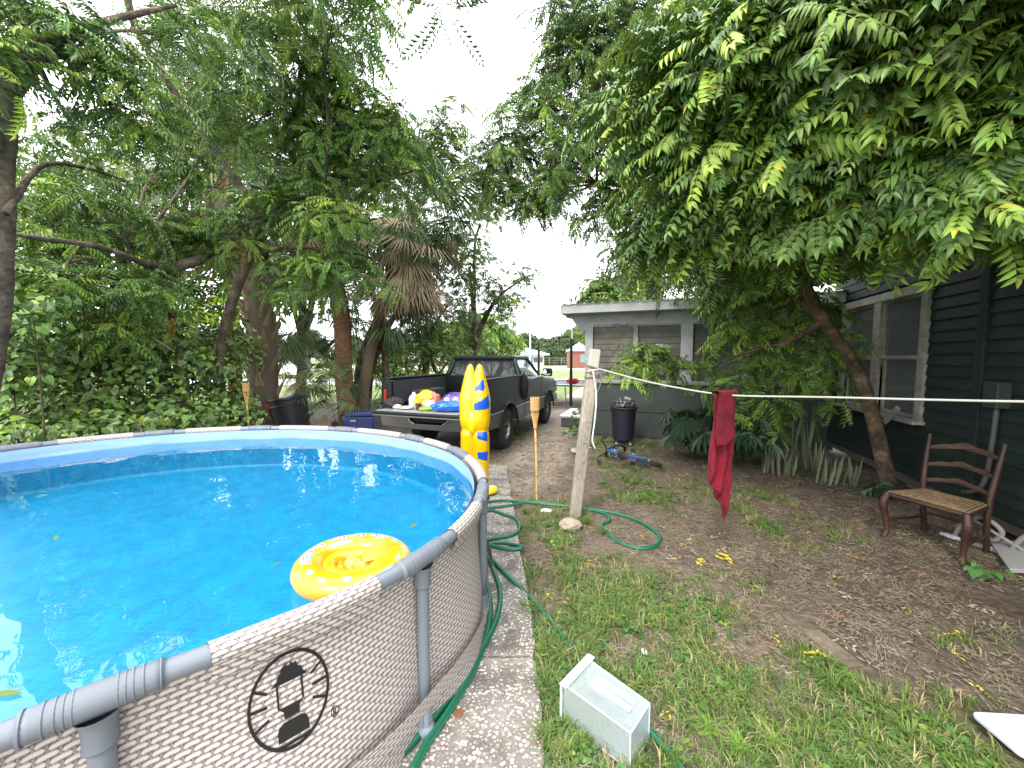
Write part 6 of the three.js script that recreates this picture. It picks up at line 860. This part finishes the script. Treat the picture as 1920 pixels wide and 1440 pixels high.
{
  // lobed-leaf plants against the wall
  const lobed = (seed) => { const T = new Tris(), rnd = seeded(seed), n = 13; for (let i = 0; i < n; i++) { const a = lerp(-2.5, 2.5, i / (n - 1)), l = 0.26 * (0.6 + 0.4 * Math.cos(a * 0.7)), d = V(Math.sin(a), -0.25 * Math.abs(Math.sin(a)), Math.cos(a)), nn = V(Math.cos(a), 0, -Math.sin(a)), o = V(0, 0, 0), m = V(0, 0, 0.02).addScaledVector(d, l * 0.6); T.tri(o, m.clone().addScaledVector(nn, 0.03), V(0, -0.05, 0.03).addScaledVector(d, l)); T.tri(o, V(0, -0.05, 0.03).addScaledVector(d, l), m.clone().addScaledVector(nn, -0.03)); } return T.geo(); };
  const LG = [lobed(1), lobed(2)], pm = phys(rgb(0.026, 0.060, 0.024), 0.42, { side: THREE.DoubleSide, transmission: 0.12, thickness: 0 }), stemM = std(rgb(0.03, 0.05, 0.02), 0.7);
  [[1300, 838, 6.2, 16, 0.95, 'lobed leaf plant growing against the grey wall beside the dustbin'], [1345, 850, 5.9, 12, 0.7, 'lobed leaf plant behind the red towel'], [1400, 860, 5.9, 14, 1.0, 'tall lobed leaf plant in the dark corner'], [1655, 925, 4.5, 6, 0.18, 'small leafy plant at the foot of the leaning trunk']].forEach(([x, y, d, n, h, l], i) => { const p = at(x, y, d), t = thing('lobed_plant', l, 'plant', [p.x, 0, p.z], 0, 'lobed leaf plants by the house'), rnd = seeded(i + 80); for (let k = 0; k < n; k++) { const a = rnd() * 6.283, e = 0.25 + rnd() * 0.55, hh = h * (0.45 + 0.65 * rnd()), q = V(Math.cos(a) * hh * e, hh * 0.85, Math.sin(a) * hh * e); part(t, 'stem', limb([V(0, -0.02, 0), V(q.x * 0.4, q.y * 0.65, q.z * 0.4), q], [0.010, 0.008, 0.005], 5, 4), stemM); const m = part(t, 'leaf', LG[k % 2], pm); m.position.copy(q); m.rotation.set(0.5 + rnd() * 0.5, Math.atan2(q.x, q.z), 0, 'YXZ'); m.scale.setScalar(0.8 + rnd() * 0.6); } });
  // leafy weed at the right edge
  const T = [vineSpray(71, { n: 16, R0: 0.12, size: 0.06 })]; const w = thing('leafy_weed', 'bright green weed growing beside the pale board', 'weed', [0, 0, 0]); const p = gr(1838, 1085); const m = part(w, 'leaves', T[0], phys(rgb(0.05, 0.13, 0.03), 0.5, { side: THREE.DoubleSide })); m.position.set(p.x, 0.07, p.z);
}
{ // trailing plant on the white tub
  const t = thing('corner_shrub', 'small dark shrub at the corner of the grey house', 'shrub', [0, 0, 0]); crownInto(t, 'vine', [[1088, 790, 8.6, 16, 22, 14, { fresh: 0.4 }], [1076, 818, 8.2, 20, 12, 12, { fresh: 0.4, lime: 0.1 }]], 501, 0.8, 'foliage');
}

// ---------------------------------------------------------------- street, park and trampoline beyond
{
  const flat = (x0, x1, z0, z1, y) => { const g = new THREE.PlaneGeometry(x1 - x0, z1 - z0); g.rotateX(-Math.PI / 2); g.translate((x0 + x1) / 2, y, (z0 + z1) / 2); return g; };
  struct('street', flat(-120, 120, -31, -24, 0.004), std(rgb(0.42, 0.42, 0.42), 0.9)); struct('sand_lot', flat(-120, 120, -78, -54, 0.004), std(rgb(0.46, 0.40, 0.31), 0.95)); struct('dirt_drive', sheet((u, v) => { const z = lerp(-13.5, -24, v), w = 1.1 + 0.2 * noise3.noise(z, u, 1); return V(2.5 + (-13.5 - z) * 0.32 + (u - 0.5) * 2 * w, 0.0045, z); }, 4, 14), std(rgb(0.30, 0.25, 0.20), 0.95));
}
{ // trampoline
  const c = at(1090, 700, 14.2), t = thing('trampoline', 'round trampoline with a dark net pole on the lawn beyond the truck', 'trampoline', [c.x, 0, c.z]), st = std(rgb(0.30, 0.31, 0.32), 0.4, { metalness: 0.6 });
  const H = 0.78, R0 = 1.75; part(t, 'mat', cyl(R0 - 0.28, R0 - 0.28, 0.012, 0, H - 0.01, 0, 40), trimBlack);
  part(t, 'spring_pad', (() => { const g = new THREE.RingGeometry(R0 - 0.32, R0 + 0.05, 48, 1); g.rotateX(-Math.PI / 2); g.translate(0, H + 0.02, 0); return g; })(), std(rgb(0.36, 0.35, 0.45), 0.7)); part(t, 'ring', (() => { const g = new THREE.TorusGeometry(R0, 0.03, 8, 48); g.rotateX(Math.PI / 2); g.translate(0, H, 0); return g; })(), st);
  for (let i = 0; i < 4; i++) { const a = i * 1.5708 + 0.5, a2 = a + 0.55; part(t, 'leg', limb([V(Math.cos(a) * R0, H, Math.sin(a) * R0), V(Math.cos(a) * R0, 0.06, Math.sin(a) * R0), V(Math.cos((a + a2) / 2) * R0, 0.03, Math.sin((a + a2) / 2) * R0), V(Math.cos(a2) * R0, 0.06, Math.sin(a2) * R0), V(Math.cos(a2) * R0, H, Math.sin(a2) * R0)], [0.022, 0.022], 6, 5), st); }
  for (const a of [1.95, 3.6, 5.4]) part(t, 'net_pole', rod(V(Math.cos(a) * R0, 0.1, Math.sin(a) * R0), V(Math.cos(a) * R0, 2.35, Math.sin(a) * R0), 0.05, 8), trimBlack);
  const toy = single('red_toy', 'red plastic toy lying on the trampoline', 'toy', lump(0.42, 0.22, 0.3, 61, 0.2, 2), phys(rgb(0.55, 0.012, 0.010), 0.35)); const p = at(1074, 713, 13.1); toy.position.set(p.x, H + 0.02, p.z);
}
{ // low tub with a white lid at the corner of the grey house
  const t = thing('sandbox_tub', 'low dark green tub with a white domed lid by the grey house corner', 'tub', [1.66, 0, -9.5], R(-20));
  part(t, 'base', box(0.62, 0.22, 0.9, 0, 0.12, 0, 0.03), std(rgb(0.05, 0.065, 0.06), 0.6)); part(t, 'lid', (() => { const g = new RoundedBoxGeometry(0.70, 0.16, 1.0, 4, 0.07); const p = g.attributes.position; for (let i = 0; i < p.count; i++) { const k = p.getY(i) > 0 ? 0.72 : 1; p.setX(i, p.getX(i) * k); p.setZ(i, p.getZ(i) * k); } g.computeVertexNormals(); g.translate(0, 0.30, 0); return g; })(), phys(rgb(0.60, 0.62, 0.66), 0.45)); part(t, 'handle', box(0.12, 0.03, 0.06, 0, 0.385, 0.1, 0.01), std(rgb(0.3, 0.3, 0.3), 0.5));
}
{ // park
  const P = (px, d) => { const p = at(px, 680, d); return [p.x, 0, p.z]; };
  const k = thing('brick_kiosk', 'small red brick park building with a white hipped roof', 'building', P(1082, 66)), brick = std(rgb(0.20, 0.075, 0.055), 0.9), wht = std(rgb(0.62, 0.62, 0.62), 0.7);
  part(k, 'wall', box(3.2, 3.0, 3.0, 0, 1.5, 0), brick); part(k, 'roof', (() => { const g = new THREE.ConeGeometry(2.9, 1.5, 4); g.rotateY(0.785); g.scale(1, 1, 0.95); g.translate(0.3, 3.75, 0); return g; })(), wht); part(k, 'opening', box(1.0, 1.4, 0.1, 0.8, 1.7, 1.47), std(rgb(0.12, 0.22, 0.24), 0.4)); part(k, 'fascia', box(3.7, 0.22, 3.5, 0.15, 3.05, 0), wht);
  const b = thing('pavilion', 'low white roofed park pavilion with blue end walls', 'building', P(985, 72)); part(b, 'roof', (() => { const g = extr([[-4.4, 2.5], [0, 3.7], [4.4, 2.5], [4.4, 2.3], [-4.4, 2.3]], 6, 0.02); g.translate(0, 0, -3); return g; })(), wht); part(b, 'wall', box(3.4, 2.35, 5, -1.8, 1.18, 0), std(rgb(0.12, 0.22, 0.42), 0.7)); part(b, 'wall', box(3.2, 2.3, 4.6, 1.8, 1.16, 0), std(rgb(0.45, 0.42, 0.36), 0.8)); for (let i = 0; i < 3; i++) part(b, 'window', box(0.7, 0.9, 0.06, 0.8 + i * 1.0, 1.4, 2.33), std(rgb(0.05, 0.06, 0.07), 0.3));
  const pg = thing('play_frame', 'blue and green playground frame beyond the truck cab', 'playground', P(975, 48)), bl = std(rgb(0.06, 0.20, 0.36), 0.5), gn = std(rgb(0.03, 0.20, 0.10), 0.5); part(pg, 'post', rod(V(-1.5, 0, 0), V(-1.5, 3.2, 0), 0.10), gn); for (const x of [-0.4, 0.6, 1.6]) part(pg, 'post', rod(V(x, 0, 0), V(x, 2.9, 0), 0.06), bl); part(pg, 'beam', rod(V(-1.5, 2.9, 0), V(1.8, 2.85, 0), 0.06), bl); part(pg, 'deck', box(1.2, 0.1, 1.2, 0.1, 1.2, 0), bl); part(pg, 'leaning_post', rod(V(0.2, 0, 0.4), V(-0.2, 3.4, 0.4), 0.09), std(rgb(0.05, 0.10, 0.03), 0.8));
  const yl = thing('play_frame', 'yellow and blue playground slide seen between the leaning trunks', 'playground', P(690, 40)); part(yl, 'slide', limb([V(-1.3, 0.5, 0), V(-0.4, 0.9, 0), V(1.0, 2.0, 0)], [0.22, 0.22], 8, 4), std(rgb(0.62, 0.42, 0.01), 0.4)); part(yl, 'tower', merge([rod(V(1.0, 0, 0.5), V(1.0, 3.4, 0.5), 0.09), rod(V(2.0, 0, 0.5), V(2.0, 3.4, 0.5), 0.09), box(1.4, 0.15, 1.2, 1.5, 2.0, 0), box(1.6, 0.3, 1.4, 1.5, 3.3, 0)]), std(rgb(0.25, 0.36, 0.46), 0.5)); 
  const pole = (label, px, d, h, r, col) => { const t = thing('utility_pole', label, 'pole', P(px, d), 0, 'poles in the park'); part(t, 'shaft', cyl(r * 0.7, r, h, 0, h / 2, 0, 10), std(col, 0.8)); part(t, 'cross_arm', box(1.6, 0.12, 0.12, 0, h - 0.5, 0), std(col, 0.8)); };
  pole('pale light pole behind the pavilion', 994, 58, 6.4, 0.16, rgb(0.5, 0.5, 0.5)); pole('brown utility pole left of the pale light pole', 967, 75, 10.2, 0.16, rgb(0.2, 0.16, 0.12)); pole('grey utility pole beside the brick park building', 1072, 80, 9.6, 0.16, rgb(0.25, 0.25, 0.25));
  const f = thing('park_fence', 'long low chain link fence along the far side of the park', 'fence', [4, 0, -76]), wire = std(rgb(0.22, 0.22, 0.22), 0.6); for (let i = 0; i < 26; i++) part(f, 'post', cyl(0.05, 0.05, 1.8, -30 + i * 2.4, 0.9, 0, 6), wire); for (const y of [0.3, 0.8, 1.3, 1.78]) part(f, 'rail', rod(V(-30, y, 0), V(30, y, 0), 0.025, 4), wire);
  const hs = thing('far_house', 'pale bungalow across the park behind the fence', 'house', P(1035, 98)); part(hs, 'wall', box(12, 3, 6, 0, 1.5, 0), std(rgb(0.42, 0.36, 0.32), 0.8)); part(hs, 'roof', (() => { const g = extr([[-6.6, 3], [0, 5], [6.6, 3]], 6.6); g.translate(0, 0, -3.3); return g; })(), std(rgb(0.34, 0.27, 0.24), 0.8)); for (let i = 0; i < 3; i++) part(hs, 'window', box(1.2, 1.3, 0.1, -4 + i * 3.6, 1.6, 3.02), std(rgb(0.55, 0.57, 0.6), 0.4));
  const car = thing('parked_car', 'white car parked in the street behind the palms', 'car', P(527, 33), R(4)), cw = phys(rgb(0.68, 0.68, 0.68), 0.3, { clearcoat: 1 }); part(car, 'body', extr([[-2.2, 0.3], [2.2, 0.3], [2.25, 0.75], [1.5, 0.92], [0.8, 1.42], [-1.0, 1.45], [-1.8, 0.95], [-2.25, 0.85]], 1.7, 0.06), cw); part(car, 'side_window', extr([[-1.45, 0.95], [1.2, 0.93], [0.7, 1.34], [-0.95, 1.37]], 1.78), trimBlack).position.z = -0.04; for (const x of [-1.4, 1.4]) for (const z of [-0.02, 1.62]) { const g = cyl(0.33, 0.33, 0.22, 0, 0, 0, 18); g.rotateX(Math.PI / 2); g.translate(x, 0.33, z); part(car, 'wheel', g, rubber); }
  // far trees, each its own
  const rnd = seeded(77), lab = ['left end of the far tree row', 'behind the white car', 'between the two palm trunks', 'behind the yellow slide', 'behind the leaning trunks', 'behind the truck bed', 'behind the truck cab', 'behind the pale light pole', 'behind the pavilion roof', 'in the middle of the far gap', 'left of the brick park building', 'over the brick park building', 'right end of the far tree row'];
  lab.forEach((l, i) => { const px = [420, 500, 580, 660, 740, 830, 930, 980, 1008, 1030, 1055, 1085, 1150][i], d = 92 + (i * 37 % 30), h = [9, 8, 9, 8, 10, 11, 11, 9, 7, 6, 7, 11, 12][i], p = P(px, d), t = thing('far_tree', 'distant green tree ' + l, 'tree', p, 0, 'far trees across the park'); part(t, 'trunk', limb([V(0, -0.1, 0), V(0.2, h * 0.3, 0), V(0, h * 0.6, 0)], [0.3, 0.22, 0.1], 8, 3), barkDark);
    const n = 70, m = new THREE.InstancedMesh(SH.far[i % 2], leafMat, n); for (let k = 0; k < n; k++) { const u = rnd() * 2 - 1, a = rnd() * 6.283, s = Math.sqrt(1 - u * u), rr = Math.pow(rnd(), 0.4); m.setMatrixAt(k, basisMatrix(V(s * Math.cos(a) * h * 0.62 * rr, h * 0.58 + u * h * 0.42 * rr, s * Math.sin(a) * h * 0.5 * rr), V(s * Math.cos(a), 0.8, s * Math.sin(a)).normalize(), rnd() * 6, 3.4 + rnd() * 1.6)); const v = 0.7 + rnd() * 0.6; m.setColorAt(k, i === 11 ? rgb(0.10 * v, 0.17 * v, 0.03 * v) : rgb(0.05 * v, 0.085 * v, 0.03 * v)); } m.name = 'crown'; m.userData.kind = 'stuff'; m.castShadow = m.receiveShadow = true; t.add(m); });
}

// ---------------------------------------------------------------- grass, clover, litter
{
  const tuft = (seed, n, h, w, lean) => { const rnd = seeded(seed), T = new Tris(); for (let i = 0; i < n; i++) { const a = rnd() * 6.283, l = h * (0.55 + 0.7 * rnd()), d = V(Math.cos(a), 0, Math.sin(a)), s = V(-d.z, 0, d.x).multiplyScalar(w * (0.7 + 0.6 * rnd())), b = V((rnd() - 0.5) * h * 0.35, 0, (rnd() - 0.5) * h * 0.35), k = lean * (0.4 + rnd()), m = b.clone().addScaledVector(d, l * k * 0.35).add(V(0, l * 0.6, 0)), t = b.clone().addScaledVector(d, l * k * 1.1).add(V(0, l * (0.95 - 0.35 * k), 0)); T.tri(b.clone().add(s), b.clone().sub(s), m.clone().add(s)); T.tri(b.clone().sub(s), m.clone().sub(s), m.clone().add(s)); T.tri(m.clone().add(s), m.clone().sub(s), t); } return T.geo(); };
  const clover = seed => { const rnd = seeded(seed), T = new Tris(); for (let i = 0; i < 9; i++) { const a = rnd() * 6.283, r = 0.045 * Math.sqrt(rnd()), c = V(Math.cos(a) * r, 0.008 + rnd() * 0.028, Math.sin(a) * r), s = 0.007 + rnd() * 0.008, tx = (rnd() - 0.5) * 0.8, tz = (rnd() - 0.5) * 0.8, q = []; for (let k = 0; k < 6; k++) { const b = k / 6 * 6.283, x = Math.cos(b) * s, z = Math.sin(b) * s * (0.75 + 0.25 * rnd()); q.push(V(c.x + x, c.y + x * tx + z * tz, c.z + z)); } for (let k = 1; k < 5; k++) T.tri(q[0], q[k + 1], q[k]); } return T.geo(); };
  const flake = seed => { const rnd = seeded(seed), T = new Tris(); for (let i = 0; i < 4; i++) { const c = V((rnd() - 0.5) * 0.09, 0.004 + rnd() * 0.01, (rnd() - 0.5) * 0.09), a = rnd() * 6.283, L = 0.012 + rnd() * 0.016, W = L * 0.4; const d = V(Math.cos(a), 0.15 * (rnd() - 0.3), Math.sin(a)), s = V(-d.z, 0.3 * (rnd() - 0.5), d.x); T.tri(c.clone().addScaledVector(d, -L), c.clone().addScaledVector(s, W).add(V(0, 0.004, 0)), c.clone().addScaledVector(d, L)); T.tri(c.clone().addScaledVector(d, -L), c.clone().addScaledVector(d, L), c.clone().addScaledVector(s, -W).add(V(0, 0.005, 0))); } return T.geo(); };
  const straw = seed => { const rnd = seeded(seed), T = new Tris(); for (let i = 0; i < 5; i++) { const c = V((rnd() - 0.5) * 0.12, 0.004 + rnd() * 0.012, (rnd() - 0.5) * 0.12), a = rnd() * 6.283, L = 0.02 + rnd() * 0.05, d = V(Math.cos(a), 0.1 * (rnd() - 0.4), Math.sin(a)), s = V(-d.z, 0, d.x).multiplyScalar(0.0011); T.tri(c.clone().addScaledVector(d, -L).add(s), c.clone().addScaledVector(d, -L).sub(s), c.clone().addScaledVector(d, L)); } return T.geo(); };
  const gm = std(0xffffff, 0.6, { side: THREE.DoubleSide }), dm = std(0xffffff, 0.9, { side: THREE.DoubleSide });
  const plankA = (q => [q.x, q.z])(gr(1475, 1150)), plankB = (q => [q.x, q.z])(gr(1605, 1255));
  const scatter = (name, geos, mat, bands, seed, ok, col, sc) => {
    const rnd = seeded(seed), M = geos.map(() => []), C = geos.map(() => []);
    for (const [x0, x1, z0, z1, n] of bands) for (let i = 0; i < n; i++) { const x = lerp(x0, x1, rnd()), z = lerp(z0, z1, rnd()), g = grassDensity(x, z); if (x > WALL_X(z) - 0.1 || (x > 2.06 && x < 2.5 && z > -1.68 && z < -1.36) || distSeg(x, z, plankA, plankB) < 0.085) continue; const q = rnd(); if (!ok(x, z, g, q)) continue; const k = Math.floor(rnd() * geos.length); M[k].push(basisMatrix(V(x, 0.004 + 0.012 * Math.max(0, fbm(x * 1.3, z * 1.3, 6, 2) + 0.2), z), V((rnd() - 0.5) * 0.3, 1, (rnd() - 0.5) * 0.3).normalize(), rnd() * 6.283, sc(rnd, g))); C[k].push(col(rnd, x, z)); }
    const root = new THREE.Group(); root.name = name; root.userData = { kind: 'stuff', label: { grass: 'patchy short grass growing over the yard', clover: 'low clover and round leafed weeds in the lawn', leaf_litter: 'brown fallen leaf litter scattered over the dirt', dry_straw: 'dry straw and fine twigs on the bare soil' }[name], category: name.replace('_', ' ') }; scene.add(root);
    geos.forEach((g, k) => { const m = new THREE.InstancedMesh(g, mat, M[k].length); M[k].forEach((q, i) => { m.setMatrixAt(i, q); m.setColorAt(i, C[k][i]); }); m.name = name + '_patch'; m.castShadow = m.receiveShadow = true; root.add(m); });
  };
  const B = [[0.0, 3.2, -2.6, -0.8, 15000], [0.0, 5, -4.6, -2.6, 21000], [-0.2, 6, -8.6, -4.6, 22000]];
  scatter('grass', [tuft(1, 7, 0.052, 0.0016, 0.9), tuft(2, 8, 0.075, 0.0018, 0.8), tuft(3, 6, 0.042, 0.0018, 1.1)], gm, B, 5, (x, z, g, q) => q < sstep(-0.1, 0.75, g) * 0.9, (r, x, z) => { const v = 0.7 + r() * 0.6, dry = r() < 0.22 + 0.2 * fbm(x, z, 2); return dry ? rgb(0.30 * v, 0.26 * v, 0.12 * v) : r() < 0.35 ? rgb(0.13 * v, 0.19 * v, 0.03 * v) : rgb(0.075 * v, 0.145 * v, 0.028 * v); }, (r, g) => 0.55 + r() * 0.55 + clamp(g, 0, 0.6) * 0.4);
  scatter('clover', [clover(1), clover(2), clover(3)], gm, B, 9, (x, z, g, q) => q < sstep(0.2, 0.85, g + 0.9 * fbm(x * 1.9 + 7, z * 1.9, 3, 2)) * 0.7, (r) => { const v = 0.7 + r() * 0.65; return r() < 0.25 ? rgb(0.14 * v, 0.22 * v, 0.03 * v) : rgb(0.065 * v, 0.14 * v, 0.03 * v); }, r => 0.5 + r() * 0.55);
  scatter('leaf_litter', [flake(1), flake(2), flake(3)], dm, [[0.1, 3.2, -2.6, -0.8, 2600], [0.0, 5, -4.6, -2.6, 6000], [-0.2, 6, -8.6, -4.6, 7000]], 13, (x, z, g, q) => q < 0.85 - sstep(0.1, 0.8, g) * 0.6, (r) => { const v = 0.6 + r() * 0.8, k = r(); return k < 0.02 ? rgb(0.52 * v, 0.40 * v, 0.03 * v) : k < 0.16 ? rgb(0.22 * v, 0.13 * v, 0.08 * v) : k < 0.24 ? rgb(0.30 * v, 0.26 * v, 0.20 * v) : rgb(0.17 * v, 0.135 * v, 0.10 * v); }, r => 0.35 + r() * 0.6);
  scatter('dry_straw', [straw(1), straw(2)], dm, [[0.1, 3.2, -2.6, -0.8, 1500], [0.0, 5, -4.6, -2.6, 2800], [-0.2, 6, -8.0, -4.6, 3000]], 17, (x, z, g, q) => q < 0.8 - sstep(0.3, 1, g) * 0.5, (r) => { const v = 0.6 + r() * 0.7; return rgb(0.30 * v, 0.25 * v, 0.17 * v); }, r => 0.6 + r() * 0.9);
  // long grass clumps that stand out one by one
  const clumpG = [tuft(31, 60, 0.15, 0.0022, 0.9), tuft(32, 70, 0.17, 0.0024, 0.8), tuft(33, 50, 0.13, 0.0022, 1.1)];
  const spots = [[1030, 1228, 0, 'at the walkway edge behind the plastic box, farther clump'], [1018, 1290, 1, 'at the walkway edge left of the plastic box'], [1110, 1222, 0, 'behind the plastic box where the hose enters'], [1022, 1395, 1, 'in front of the open end of the plastic box'], [1048, 1432, 2, 'at the bottom edge beside the walkway'], [1255, 1432, 1, 'right of the plastic box where the hose emerges'], [1190, 1450, 0, 'along the near side of the plastic box'], [1330, 1380, 0, 'of bright blades right of the plastic box'], [1385, 1420, 1, 'of bright blades at the bottom edge of the view'], [1450, 1405, 0, 'farthest right of the bright long blades'], [1165, 1165, 2, 'in the open lawn behind the hose'], [1100, 985, 0, 'around the right foot of the leaning post'], [1045, 970, 2, 'around the left foot of the leaning post'], [1130, 1003, 2, 'inside the hose loop by the post'], [1000, 985, 2, 'by the torn white packet'], [985, 965, 0, 'at the walkway edge by the hose loops'], [990, 1150, 2, 'at the walkway edge by the crossing hose'], [1560, 1290, 2, 'by the sunken plank'], [1700, 1390, 2, 'left of the white lid']];
  spots.forEach(([x, y, k, l], i) => { const p = gr(x, y), c = i >= 7 && i <= 9 ? rgb(0.16, 0.30, 0.03) : i % 3 ? rgb(0.10, 0.18, 0.028) : rgb(0.13, 0.19, 0.03); const m = single('grass_clump', 'long grass clump ' + l, 'grass clump', clumpG[k], phys(c, 0.6, { side: THREE.DoubleSide, transmission: 0.15, thickness: 0 }), 'long grass clumps'); m.position.set(p.x, 0, p.z); m.rotation.y = i; m.scale.setScalar(i < 11 ? 0.62 : 0.85); m.userData.kind = 'stuff'; });
  // dead leaves on the walkway
  const dl = [[860, 1338, 0.05], [800, 1330, 0.04], [938, 1222, 0.035], [968, 1168, 0.03], [1010, 1395, 0.03], [890, 1260, 0.025], [945, 1302, 0.02], [835, 1400, 0.025], [1335, 1310, 0.02]]; const om = std(rgb(0.22, 0.085, 0.045), 0.85, { side: THREE.DoubleSide });
  dl.forEach(([x, y, s], i) => { const p = gr(x, y, 0.034), g = sheet((u, v) => { const a = (u - 0.5) * 2, w = Math.sin(v * 3.1) * 0.42; return V(a * w * s, 0.002 + 0.3 * s * Math.abs(a) * w + 0.12 * s * noise3.noise(u * 3, v * 3, i), (v - 0.5) * s * 1.5); }, 6, 8); g.rotateY(i * 1.7); const m = single('dead_leaf', ['curled brown leaf under the hose by the near pool leg', 'broken brown leaf beside the near pool leg', 'reddish leaf on the walkway beside the hose', 'small brown leaf near the walkway edge', 'orange leaf at the walkway corner by the grass', 'thin brown leaf between the hoses', 'dark leaf fragment in the middle of the walkway', 'dark leaf fragment at the bottom of the walkway', 'orange leaf in the lawn right of the plastic box'][i], 'dead leaf', g, om, 'dead leaves on the ground'); m.position.copy(p); });
}

renderer.render(scene, camera);
